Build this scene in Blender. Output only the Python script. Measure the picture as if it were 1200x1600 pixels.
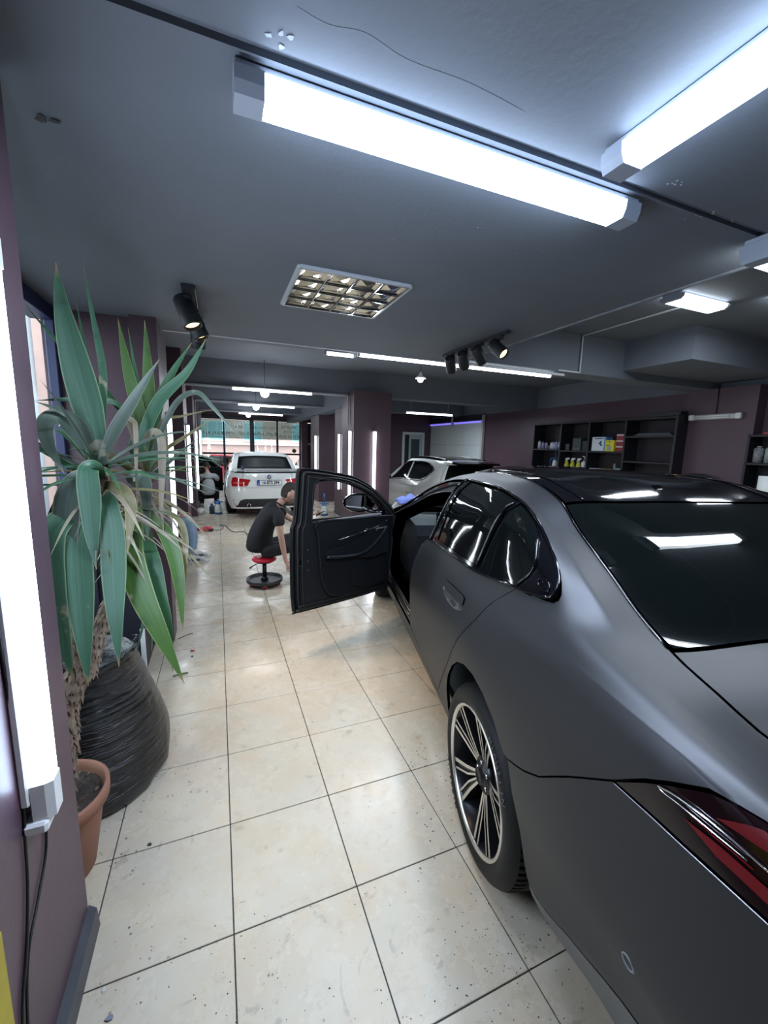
import bpy, bmesh, math, random
import numpy as np
from mathutils import Vector, Matrix, Euler
from mathutils.geometry import delaunay_2d_cdt

for o in list(bpy.data.objects): bpy.data.objects.remove(o)
sc = bpy.context.scene
COL = sc.collection
R = math.radians

# ------------------------------------------------------------------ camera, world, exposure
CAM = Vector((0.00591, -1.24694, 1.65695))
cam_d = bpy.data.cameras.new('camera'); cam = bpy.data.objects.new('camera', cam_d); COL.objects.link(cam)
cam_d.sensor_fit = 'VERTICAL'; cam_d.sensor_height = 24.0; cam_d.lens = 24.0 * 641.467 / 1600.0
cam_d.clip_start = 0.02; cam_d.clip_end = 200
_r = Vector((0.92803917, -0.37158042, 0.02590917)); _u = Vector((0.03507903, 0.15643651, 0.98706488)); _f = Vector((0.37082712, 0.91512601, -0.15821389))
cam.matrix_world = Matrix(((_r.x, _u.x, -_f.x, CAM.x), (_r.y, _u.y, -_f.y, CAM.y), (_r.z, _u.z, -_f.z, CAM.z), (0, 0, 0, 1)))
sc.camera = cam
sc.view_settings.view_transform = 'Standard'; sc.view_settings.look = 'None'
sc.view_settings.exposure = 0.12; sc.view_settings.gamma = 1.0; sc.view_settings.use_curve_mapping = False
sc.cycles.use_denoising = True
sc.cycles.max_bounces = 7; sc.cycles.diffuse_bounces = 4; sc.cycles.glossy_bounces = 3; sc.cycles.transmission_bounces = 5; sc.cycles.transparent_max_bounces = 8
sc.cycles.caustics_reflective = False; sc.cycles.caustics_refractive = False; sc.cycles.sample_clamp_indirect = 4.0
sc.cycles.use_light_tree = True
world = bpy.data.worlds.new('overcast_sky'); sc.world = world; world.use_nodes = True
_wn = world.node_tree.nodes; _wn['Background'].inputs[0].default_value = (0.80, 0.90, 1.0, 1); _wn['Background'].inputs[1].default_value = 4.5

LAMP_COLOR = (0.78, 0.88, 1.0)
def area(name, loc, size, sy, power, rot=(0, 0, 0), color=LAMP_COLOR, parent=None):
    """the light of a lamp, lying on its diffuser"""
    l = bpy.data.lights.new(name, 'AREA'); l.shape = 'RECTANGLE'; l.size = size; l.size_y = sy; l.energy = power; l.color = color
    o = bpy.data.objects.new(name, l); COL.objects.link(o); o.location = loc; o.rotation_euler = rot
    if parent: o.parent = parent
    return o

# ------------------------------------------------------------------ materials
MATS = {}
def mat(name, color=(.5, .5, .5), rough=.6, metal=0.0, spec=.5, emit=None, es=0.0, noise=None, bump=None, coat=0.0, alpha=None, trans=0.0, sheen=0):
    """noise=(scale, amount, second colour); bump=(scale, strength)"""
    if name in MATS: return MATS[name]
    m = bpy.data.materials.new(name); m.use_nodes = True; nt = m.node_tree; b = nt.nodes['Principled BSDF']
    b.inputs['Base Color'].default_value = (*color, 1); b.inputs['Roughness'].default_value = rough; b.inputs['Metallic'].default_value = metal
    b.inputs['Specular IOR Level'].default_value = spec; b.inputs['Coat Weight'].default_value = coat; b.inputs['Coat Roughness'].default_value = .03
    if trans: b.inputs['Transmission Weight'].default_value = trans
    if emit: b.inputs['Emission Color'].default_value = (*emit, 1); b.inputs['Emission Strength'].default_value = es
    if noise or bump: tc = nt.nodes.new('ShaderNodeTexCoord')
    if noise:
        n = nt.nodes.new('ShaderNodeTexNoise'); n.inputs['Scale'].default_value = noise[0]; n.inputs['Detail'].default_value = 6; n.inputs['Roughness'].default_value = .65
        nt.links.new(tc.outputs['Object'], n.inputs['Vector'])
        r = nt.nodes.new('ShaderNodeMapRange'); r.inputs[1].default_value = .38; r.inputs[2].default_value = .68; nt.links.new(n.outputs['Fac'], r.inputs[0]); r.inputs[4].default_value = noise[1]
        mx = nt.nodes.new('ShaderNodeMix'); mx.data_type = 'RGBA'; mx.inputs[6].default_value = (*color, 1); mx.inputs[7].default_value = (*noise[2], 1)
        nt.links.new(r.outputs[0], mx.inputs[0]); nt.links.new(mx.outputs[2], b.inputs['Base Color'])
    if bump:
        n2 = nt.nodes.new('ShaderNodeTexNoise'); n2.inputs['Scale'].default_value = bump[0]; n2.inputs['Detail'].default_value = 5
        nt.links.new(tc.outputs['Object'], n2.inputs['Vector']); bp = nt.nodes.new('ShaderNodeBump'); bp.inputs['Strength'].default_value = bump[1]; bp.inputs['Distance'].default_value = .01
        nt.links.new(n2.outputs['Fac'], bp.inputs['Height']); nt.links.new(bp.outputs['Normal'], b.inputs['Normal'])
    MATS[name] = m
    return m

def glass_mat(name, tint, rough=.02, refl=.08):
    """a thin pane: see-through with a mirror sheen"""
    if name in MATS: return MATS[name]
    m = bpy.data.materials.new(name); m.use_nodes = True; nt = m.node_tree; nt.nodes.clear()
    out = nt.nodes.new('ShaderNodeOutputMaterial'); tr = nt.nodes.new('ShaderNodeBsdfTransparent'); gl = nt.nodes.new('ShaderNodeBsdfGlossy'); mx = nt.nodes.new('ShaderNodeMixShader'); fr = nt.nodes.new('ShaderNodeLayerWeight')
    tr.inputs[0].default_value = (*tint, 1); gl.inputs['Roughness'].default_value = rough; fr.inputs[0].default_value = .5; pw = nt.nodes.new('ShaderNodeMath'); pw.operation = 'POWER'; pw.inputs[1].default_value = 5; sc_ = nt.nodes.new('ShaderNodeMath'); sc_.operation = 'MULTIPLY'; sc_.inputs[1].default_value = .6; nt.links.new(fr.outputs['Facing'], pw.inputs[0]); nt.links.new(pw.outputs[0], sc_.inputs[0])
    ad = nt.nodes.new('ShaderNodeMath'); ad.operation = 'ADD'; ad.inputs[1].default_value = refl*.5; ad.use_clamp = True
    nt.links.new(sc_.outputs[0], ad.inputs[0]); nt.links.new(ad.outputs[0], mx.inputs[0]); nt.links.new(tr.outputs[0], mx.inputs[1]); nt.links.new(gl.outputs[0], mx.inputs[2]); nt.links.new(mx.outputs[0], out.inputs[0])
    MATS[name] = m
    return m

purple = mat('purple_wall_paint', (.088, .050, .068), .45, noise=(3, .5, (.07, .04, .055)), bump=(60, .08))
ceil_m = mat('grey_ceiling_paint', (.155, .175, .205), .75, noise=(1.5, .6, (.13, .145, .17)), bump=(45, .1))
black = mat('black_plastic', (.012, .013, .016), .4)
blackm = mat('matt_black_metal', (.02, .021, .025), .5, .3)
navy = mat('dark_navy_laminate', (.012, .014, .024), .5)
white = mat('white_plastic', (.75, .77, .78), .4)
greyp = mat('grey_conduit_plastic', (.33, .35, .37), .5)
chrome = mat('polished_chrome', (.8, .82, .85), .08, 1.0)
glow = mat('lit_lamp_diffuser', (.9, .95, 1), .5, emit=(.85, .93, 1.0), es=9.0)
glowb = mat('lit_bluish_diffuser', (.9, .95, 1), .5, emit=(.60, .76, 1.0), es=17.0)
glowm = mat('lit_tube', (.9, .95, 1), .5, emit=(.88, .94, 1.0), es=7.0)
lampcap = mat('lamp_end_cap_plastic', (.35, .39, .46), .5)

# ------------------------------------------------------------------ mesh builder
def V3(*a): return np.array(a, float)
def frame(d):
    d = np.array(d, float); d /= np.linalg.norm(d) + 1e-12
    a = V3(0, 0, 1) if abs(d[2]) < .9 else V3(1, 0, 0)
    u = np.cross(a, d); u /= np.linalg.norm(u); return u, np.cross(d, u), d
class MB:
    def __init__(s, off=(0, 0, 0)): s.v = []; s.f = []; s.m = []; s.mats = []; s.off = np.array(off, float); s.sm = []
    def mi(s, m):
        if m not in s.mats: s.mats.append(m)
        return s.mats.index(m)
    def add(s, vs, fs, m=None, smooth=False):
        b = len(s.v); s.v += [tuple(np.array(p, float) - s.off) for p in vs]; k = s.mi(m) if m else 0
        for f in fs: s.f.append(tuple(b + i for i in f)); s.m.append(k); s.sm.append(smooth)
        return s
    def box(s, lo, hi, m=None, rot=0, piv=None, bev=0):
        x0, y0, z0 = lo; x1, y1, z1 = hi
        if bev:
            c = bev; vs = []; 
            for (x, sx) in ((x0, 1), (x1, -1)):
                for (y, sy) in ((y0, 1), (y1, -1)):
                    for (z, sz) in ((z0, 1), (z1, -1)): vs += [(x, y + sy * c, z + sz * c), (x + sx * c, y, z + sz * c), (x + sx * c, y + sy * c, z)]
            I = lambda i, j, k, a: (i * 4 + j * 2 + k) * 3 + a
            fs = [(I(0,0,0,0),I(0,0,1,0),I(0,1,1,0),I(0,1,0,0)),(I(1,0,0,0),I(1,1,0,0),I(1,1,1,0),I(1,0,1,0)),(I(0,0,0,1),I(1,0,0,1),I(1,0,1,1),I(0,0,1,1)),(I(0,1,0,1),I(0,1,1,1),I(1,1,1,1),I(1,1,0,1)),(I(0,0,0,2),I(0,1,0,2),I(1,1,0,2),I(1,0,0,2)),(I(0,0,1,2),I(1,0,1,2),I(1,1,1,2),I(0,1,1,2))]
            for a in (0, 1):
                for b2 in (0, 1):
                    fs.append((I(a,b2,0,0),I(a,b2,1,0),I(a,b2,1,1),I(a,b2,0,1))); fs.append((I(a,0,b2,0),I(a,1,b2,0),I(a,1,b2,2),I(a,0,b2,2))); fs.append((I(0,a,b2,1),I(1,a,b2,1),I(1,a,b2,2),I(0,a,b2,2)))
                    for c2 in (0, 1): fs.append((I(a,b2,c2,0),I(a,b2,c2,1),I(a,b2,c2,2)))
        else:
            vs = [(x0,y0,z0),(x1,y0,z0),(x1,y1,z0),(x0,y1,z0),(x0,y0,z1),(x1,y0,z1),(x1,y1,z1),(x0,y1,z1)]
            fs = [(3,2,1,0),(4,5,6,7),(0,1,5,4),(1,2,6,5),(2,3,7,6),(3,0,4,7)]
        if rot:
            p = piv or ((x0+x1)/2, (y0+y1)/2); c, n = math.cos(rot), math.sin(rot)
            vs = [(p[0]+(x-p[0])*c-(y-p[1])*n, p[1]+(x-p[0])*n+(y-p[1])*c, z) for x, y, z in vs]
        return s.add(vs, fs, m)
    def cyl(s, p0, p1, r0, r1=None, n=16, m=None, cap=True, smooth=True):
        r1 = r0 if r1 is None else r1; p0 = np.array(p0, float); p1 = np.array(p1, float); u, w, d = frame(p1 - p0)
        a = [2*math.pi*i/n for i in range(n)]; vs = [p0+r0*(u*math.cos(t)+w*math.sin(t)) for t in a]+[p1+r1*(u*math.cos(t)+w*math.sin(t)) for t in a]
        s.add(vs, [(i, (i+1)%n, n+(i+1)%n, n+i) for i in range(n)], m, smooth)
        if cap: s.add(vs[:n], [tuple(range(n))[::-1]], m); s.add(vs[n:], [tuple(range(n))], m)
        return s
    def lathe(s, prof, c=(0, 0, 0), ax=(0, 0, 1), n=24, m=None, smooth=True, ang=2*math.pi, a0=0, jit=None):
        """prof: (radius, height along the axis)"""
        c = np.array(c, float); u, w, d = frame(ax); full = abs(ang-2*math.pi) < 1e-6; k = n if full else n+1; vs = []
        for r, h in prof:
            for i in range(k):
                t = a0+ang*i/n; rr = r*(1+(jit(t, h) if jit else 0)); vs.append(c+d*h+rr*(u*math.cos(t)+w*math.sin(t)))
        fs = []
        for j in range(len(prof)-1):
            for i in range(n):
                a = i; b = (i+1) % k; fs.append((j*k+a, j*k+b, (j+1)*k+b, (j+1)*k+a))
        return s.add(vs, fs, m, smooth)
    def tube(s, pts, r, n=8, m=None, cap=True, smooth=True):
        P = [np.array(p, float) for p in pts]; rs = r if isinstance(r, (list, tuple)) else [r]*len(P); vs = []; u = None
        for i, p in enumerate(P):
            d = P[min(i+1, len(P)-1)]-P[max(i-1, 0)]; d = d/(np.linalg.norm(d)+1e-9)
            if u is None: u, w, _ = frame(d)
            else: u = u-d*(u@d); u /= np.linalg.norm(u)+1e-9
            w = np.cross(d, u)
            for k in range(n): t = 2*math.pi*k/n; vs.append(p+rs[i]*(u*math.cos(t)+w*math.sin(t)))
        fs = [(j*n+k, j*n+(k+1)%n, (j+1)*n+(k+1)%n, (j+1)*n+k) for j in range(len(P)-1) for k in range(n)]
        s.add(vs, fs, m, smooth)
        if cap: s.add(vs[:n], [tuple(range(n))[::-1]], m); s.add(vs[-n:], [tuple(range(n))], m)
        return s
    def prism(s, poly, o, u, w, d, depth, m=None, bothcap=True):
        """poly in the plane (u, w) at o, pushed along d"""
        o, u, w, d = (np.array(q, float) for q in (o, u, w, d)); n = len(poly)
        a = [o+u*x+w*y for x, y in poly]; b = [p+d*depth for p in a]
        return s.add(a+b, [tuple(range(n))[::-1], tuple(range(n, 2*n))]+[(i, (i+1)%n, n+(i+1)%n, n+i) for i in range(n)], m)
    def sphere(s, c, r, m=None, n=12, sc3=(1, 1, 1)):
        vs = []; c = np.array(c, float)
        for j in range(n//2+1):
            p = math.pi*j/(n//2)
            for i in range(n): t = 2*math.pi*i/n; vs.append(c+r*V3(sc3[0]*math.sin(p)*math.cos(t), sc3[1]*math.sin(p)*math.sin(t), sc3[2]*math.cos(p)))
        return s.add(vs, [(j*n+i, (j+1)*n+i, (j+1)*n+(i+1)%n, j*n+(i+1)%n) for j in range(n//2) for i in range(n)], m, True)
    def build(s, name, m=None, parent=None, fix=True):
        me = bpy.data.meshes.new(name); me.from_pydata(s.v, [], s.f)
        if m: me.materials.append(m)
        else:
            for q in s.mats: me.materials.append(q)
            me.polygons.foreach_set('material_index', s.m)
        me.polygons.foreach_set('use_smooth', s.sm)
        if fix:
            b = bmesh.new(); b.from_mesh(me); bmesh.ops.remove_doubles(b, verts=b.verts, dist=1e-5); bmesh.ops.recalc_face_normals(b, faces=b.faces); b.to_mesh(me); b.free()
        o = bpy.data.objects.new(name, me); COL.objects.link(o)
        if parent: o.parent = parent
        return o
def tag(o, label=None, cat=None, group=None, kind=None):
    if label: o['label'] = label
    if cat: o['category'] = cat
    if group: o['group'] = group
    if kind: o['kind'] = kind
    return o
def thing(name, label, cat, loc=(0, 0, 0), rz=0, group=None):
    o = bpy.data.objects.new(name, None); COL.objects.link(o); o.location = loc; o.rotation_euler = (0, 0, rz); o.empty_display_size = .1
    return tag(o, label, cat, group)
def struct(o): o['kind'] = 'structure'; return o
def copy_tree(o, parent=None):
    c = o.copy(); COL.objects.link(c)
    if parent: c.parent = parent
    for ch in list(o.children): copy_tree(ch, c)
    return c
def text(s, size, m, parent, loc, rot, name='lettering', extrude=.001, align='CENTER', sx=1.0, mirror=False, bold=0.0):
    cu = bpy.data.curves.new('t', 'FONT'); cu.body = s; cu.size = size; cu.extrude = extrude; cu.align_x = align; cu.align_y = 'CENTER'; cu.resolution_u = 2; cu.offset = bold*size
    t = bpy.data.objects.new('t', cu); COL.objects.link(t); dg = bpy.context.evaluated_depsgraph_get()
    me = bpy.data.meshes.new_from_object(t.evaluated_get(dg)); bpy.data.objects.remove(t); me.name = name
    me.transform(Matrix.Diagonal((-sx if mirror else sx, 1, 1, 1)))
    me.materials.clear(); me.materials.append(m)
    o = bpy.data.objects.new(name, me); COL.objects.link(o); o.location = loc; o.rotation_euler = rot
    if parent: o.parent = parent
    return o
def spline(pts, n=8):
    P = [np.array(p, float) for p in pts]; out = []
    for i in range(len(P)-1):
        p0 = P[max(i-1, 0)]; p1 = P[i]; p2 = P[i+1]; p3 = P[min(i+2, len(P)-1)]
        for k in range(n):
            t = k/n; out.append(.5*((2*p1)+(-p0+p2)*t+(2*p0-5*p1+4*p2-p3)*t*t+(-p0+3*p1-3*p2+p3)*t**3))
    out.append(P[-1]); return out
# ================================================================== CAR BODY SURFACES
def pchip(x,y,xq):
    x=np.array(x,float);y=np.array(y,float);h=np.diff(x);d=np.diff(y)/h;m=np.zeros(len(x))
    for i in range(1,len(x)-1):
        if d[i-1]*d[i]>0:
            w1=2*h[i]+h[i-1];w2=h[i]+2*h[i-1];m[i]=(w1+w2)/(w1/d[i-1]+w2/d[i])
    m[0]=d[0];m[-1]=d[-1]
    xq=np.clip(xq,x[0],x[-1]);k=np.clip(np.searchsorted(x,xq)-1,0,len(h)-1);t=(xq-x[k])/h[k]
    return ((1+2*t)*(1-t)**2)*y[k]+t*(1-t)**2*h[k]*m[k]+t*t*(3-2*t)*y[k+1]+t*t*(t-1)*h[k]*m[k+1]
def gsm(v,sg):
    r=int(3*sg)+1;k=np.exp(-.5*(np.arange(-r,r+1)/sg)**2);k/=k.sum()
    p=np.concatenate([2*v[:1]-v[r:0:-1],v,2*v[-1:]-v[-2:-r-2:-1]]);return np.convolve(p,k,'valid')
class Surf:
    """half body: side=+1 right, -1 left; t runs from the sill (0) to the centre line (N)"""
    def __init__(s,curves,b0,b1,sm=5,sharp=(),nt=10,endr=None,endf=None):
        s.b=np.arange(b0,b1+.0051,.01);s.N=len(curves)-1;s.nt=nt
        W=[];Z=[]
        for c in curves:
            c=sorted(c);bb=[q[0] for q in c]
            W.append(gsm(pchip(bb,[q[1] for q in c],s.b),sm));Z.append(gsm(pchip(bb,[q[2] for q in c],s.b),sm))
        W=np.array(W);Z=np.array(Z);W[-1]=0
        if endr: # (b start, length, amount)
            f=np.clip((endr[0]-s.b)/endr[1],0,1);W*=(1-endr[2]*f**2.6)
        if endf:
            f=np.clip((s.b-endf[0])/endf[1],0,1);W*=(1-endf[2]*f**2.6)
        # t interpolation: cubic hermite, mirrored at the centre
        n=s.N*nt+1;T=np.arange(n)/nt
        P=np.stack([W,Z],-1);ext=np.concatenate([(2*P[:1]-P[1:2]),P,(P[-2:-1]*np.array([-1,1]))],0)
        out=np.zeros((n,len(s.b),2))
        for i,t in enumerate(T):
            k=min(int(t),s.N-1);u=t-k;p0,p1,p2,p3=ext[k],ext[k+1],ext[k+2],ext[k+3]
            d0=np.linalg.norm(p1-p0,axis=-1,keepdims=True)+1e-6;d1=np.linalg.norm(p2-p1,axis=-1,keepdims=True)+1e-6;d2=np.linalg.norm(p3-p2,axis=-1,keepdims=True)+1e-6
            m1=d1*((p2-p1)/d1*d0+(p1-p0)/d0*d1)/(d0+d1);m2=d1*((p3-p2)/d2*d1+(p2-p1)/d1*d2)/(d1+d2)
            if k in sharp: m1=.93*(p2-p1)+.07*m1
            if k+1 in sharp: m2=.93*(p2-p1)+.07*m2
            out[i]=(2*u**3-3*u*u+1)*p1+(u**3-2*u*u+u)*m1+(3*u*u-2*u**3)*p2+(u**3-u*u)*m2
        s.G=out
        # slight smoothing along t is not applied so feature lines stay put
        db=np.gradient(out,s.b,axis=1);dt=np.gradient(out,axis=0)
        nrm=np.stack([-dt[...,1],(dt[...,1]*db[...,0]-dt[...,0]*db[...,1]),dt[...,0]],-1)  # for w>0 half
        # tangent b=(dw,1,dz), tangent t=(dw',0,dz'); cross(tb,tt)
        tb=np.stack([db[...,0],np.ones_like(db[...,0]),db[...,1]],-1);tt=np.stack([dt[...,0],np.zeros_like(dt[...,0]),dt[...,1]],-1)
        c=np.cross(tb,tt);c/=np.linalg.norm(c,axis=-1,keepdims=True)+1e-9
        s.Nn=c
    def at(s,b,t,side=1):
        b=np.atleast_1d(np.array(b,float));t=np.atleast_1d(np.array(t,float))
        x=np.clip((b-s.b[0])/.01,0,len(s.b)-1.001);y=np.clip(t*s.nt,0,s.G.shape[0]-1.001)
        i=x.astype(int);j=y.astype(int);fx=(x-i)[:,None];fy=(y-j)[:,None]
        def L(A): return (A[j,i]*(1-fx)+A[j,i+1]*fx)*(1-fy)+(A[j+1,i]*(1-fx)+A[j+1,i+1]*fx)*fy
        g=L(s.G);n=L(s.Nn);n/=np.linalg.norm(n,axis=1,keepdims=True)
        P=np.stack([g[:,0]*side,np.clip(b,s.b[0],s.b[-1]),g[:,1]],1);n=n*np.array([side,1,1]);return P,n
    def full(s, b, t, side=-1):
        """t may run past the centre line onto the other side"""
        b = np.atleast_1d(np.array(b, float)); t = np.atleast_1d(np.array(t, float)); over = t > s.N; P, n = s.at(b, np.where(over, 2*s.N-t, t), 1)
        sg = np.where(over, -side, side); P[:, 0] *= sg; n[:, 0] *= sg; return P, n
    def tz(s, b, z, tmax=5):
        i = int(np.clip(round((b-s.b[0])/.01), 0, len(s.b)-1)); k = int(tmax*s.nt)+1; zz = s.G[:k, i, 1]; return float(np.interp(z, np.maximum.accumulate(zz), np.arange(k)/s.nt))
class Ending:
    """rounds off a body behind (dirn=-1) or ahead (+1) of b0. coordinates: u in [-1,1] across, t as on the body"""
    def __init__(s, surf, b0, L, dirn=-1, n=2.6, Lt=None):
        s.sf = surf; s.b0 = b0; s.L = L; s.d = dirn; s.n = n; s.Lt = Lt or []
        i = int(round((b0-surf.b[0])/.01)); s.w = surf.G[:, i, 0]; s.z = surf.G[:, i, 1]; s.tt = np.arange(len(s.w))/surf.nt; s.w5 = max(s.w)
    def pos(s, u, t):
        w = np.interp(t, s.tt, s.w); z = np.interp(t, s.tt, s.z); L = s.L*np.clip(w/s.w5, 0, 1)**.8
        if s.Lt: L = L*np.interp(t, [q[0] for q in s.Lt], [q[1] for q in s.Lt]) if s.Lt else L
        a = np.clip(u, -1, 1)*np.pi/2; x = np.sign(a)*np.abs(np.sin(a))**(2/s.n); y = np.abs(np.cos(a))**(2/s.n)
        return np.stack([w*x, s.b0+s.d*L*y, z], -1)
    def full(s, u, t, side=-1):
        u = np.atleast_1d(np.array(u, float)); t = np.atleast_1d(np.array(t, float)); P = s.pos(u, t); e = .01
        du = s.pos(u+e, t)-s.pos(u-e, t); dt = s.pos(u, t+e)-s.pos(u, np.maximum(t-e, 0)); n = np.cross(du, dt); n /= np.linalg.norm(n, axis=1, keepdims=True)+1e-12
        c = np.stack([P[:, 0]*.6, s.d*(.35+0*u), (P[:, 2]-.6)*.5], -1); n[(n*c).sum(1) < 0] *= -1; return P, n

def inpoly(px, py, poly):
    x = np.array([p[0] for p in poly]); y = np.array([p[1] for p in poly]); ins = np.zeros(len(px), bool); j = len(x)-1
    for i in range(len(x)):
        c = ((y[i] > py) != (y[j] > py)) & (px < (x[j]-x[i])*(py-y[i])/(y[j]-y[i]+1e-12)+x[i]); ins ^= c; j = i
    return ins
def shrink(poly, g):
    P = np.array(poly, float); n = len(P); A = .5*sum(P[i][0]*P[(i+1)%n][1]-P[(i+1)%n][0]*P[i][1] for i in range(n)); s = 1 if A > 0 else -1; out = []
    for i in range(n):
        a, b, c = P[i-1], P[i], P[(i+1) % n]; e1 = (b-a)/(np.linalg.norm(b-a)+1e-9); e2 = (c-b)/(np.linalg.norm(c-b)+1e-9)
        n1 = s*V3(-e1[1], e1[0]); n2 = s*V3(-e2[1], e2[0]); m = n1+n2; q = max(m@m/2, .3); out.append(tuple(b+m*g/q))
    return out
def panel(surf, poly, name, m, parent, side=-1, off=0.0, thick=.014, step=.045, holes=(), gap=.002, ts=.2, curve=False, rim=True):
    """a body panel cut out of the surface by a polygon in (b, t); ts = metres per unit of t"""
    def prep(pl, g):
        pl = [(b, t*ts) for b, t in pl]
        if curve: pl = [tuple(q) for q in spline(pl+[pl[0]], 3)[:-1]]
        if g: pl = shrink(pl, g)
        o = []
        for i in range(len(pl)):
            a = np.array(pl[i]); b = np.array(pl[(i+1) % len(pl)]); k = max(1, int(np.linalg.norm(b-a)/step)); o += [tuple(a+(b-a)*j/k) for j in range(k)]
        return o
    outer = prep(poly, gap); hs = [prep(h, -gap) for h in holes]
    bx = np.arange(min(p[0] for p in outer), max(p[0] for p in outer), step)+step*.37; ty = np.arange(min(p[1] for p in outer), max(p[1] for p in outer), step)+step*.41
    gx, gy = np.meshgrid(bx, ty); gx = gx.ravel(); gy = gy.ravel(); ok = inpoly(gx, gy, outer)
    for h in hs: ok &= ~inpoly(gx, gy, h)
    gx, gy = gx[ok], gy[ok]; allb = np.array([p for l in [outer]+hs for p in l])
    if len(gx):
        d = np.sqrt(((np.stack([gx, gy], 1)[:, None]-allb[None])**2).sum(2)).min(1); gx, gy = gx[d > step*.45], gy[d > step*.45]
    verts = [Vector(p) for l in [outer]+hs for p in l]; edges = []; k = 0; loops = []
    for l in [outer]+hs:
        n = len(l); edges += [(k+i, k+(i+1) % n) for i in range(n)]; loops.append((k, n)); k += n
    nb = k; verts += [Vector((x, y)) for x, y in zip(gx, gy)]
    ov, oe, of, orig, _, _ = delaunay_2d_cdt(verts, edges, [], 0, 1e-7)
    V = np.array([(v.x, v.y) for v in ov]); F_ = np.array(of); cen = V[F_].mean(1); ok = inpoly(cen[:, 0], cen[:, 1], outer)
    for h in hs: ok &= ~inpoly(cen[:, 0], cen[:, 1], h)
    F_ = F_[ok]; P, N_ = surf.full(V[:, 0], V[:, 1]/ts, side); P = P+N_*off
    fn = np.cross(P[F_[:, 1]]-P[F_[:, 0]], P[F_[:, 2]]-P[F_[:, 0]]); flip = (fn*N_[F_[:, 0]]).sum(1) < 0; F_[flip] = F_[flip][:, ::-1]
    vs = P.tolist(); fs = F_.tolist(); ns = N_.tolist()
    if rim:
        from collections import Counter
        ec = Counter(); 
        for f in fs:
            for i in range(3): ec[tuple(sorted((f[i], f[(i+1) % 3])))] += 1
        for f in list(fs):
            for i in range(3):
                a, b = f[i], f[(i+1) % 3]
                if ec[tuple(sorted((a, b)))] == 1:
                    k = len(vs); pa, pb = P[a], P[b]; qa, qb = pa-N_[a]*thick, pb-N_[b]*thick; vs += [pa.tolist(), pb.tolist(), qb.tolist(), qa.tolist()]; fs.append([k+1, k, k+3, k+2])
                    q = np.cross(pb-pa, qa-pa); q = -q/(np.linalg.norm(q)+1e-12); q = -q; ns += [q.tolist()]*4
    me = bpy.data.meshes.new(name); me.from_pydata(vs, [], fs); me.materials.append(m); me.polygons.foreach_set('use_smooth', [True]*len(fs)); me.update()
    if len(me.vertices) == len(ns): me.normals_split_custom_set_from_vertices(ns)
    o = bpy.data.objects.new(name, me); COL.objects.link(o)
    if parent: o.parent = parent
    return o
def mirrored(o, name=None, parent=None):
    me = o.data.copy(); me.transform(Matrix.Diagonal((-1, 1, 1, 1))); me.flip_normals(); c = bpy.data.objects.new(name or o.name.split('.')[0], me); COL.objects.link(c); c.parent = parent or o.parent; return c
# ================================================================== THE SETTING
X0, X1, Y0, Y1 = -1.05, 6.9, -8.0, 16.0
LOW, HIGH = 2.55, 3.04
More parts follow.
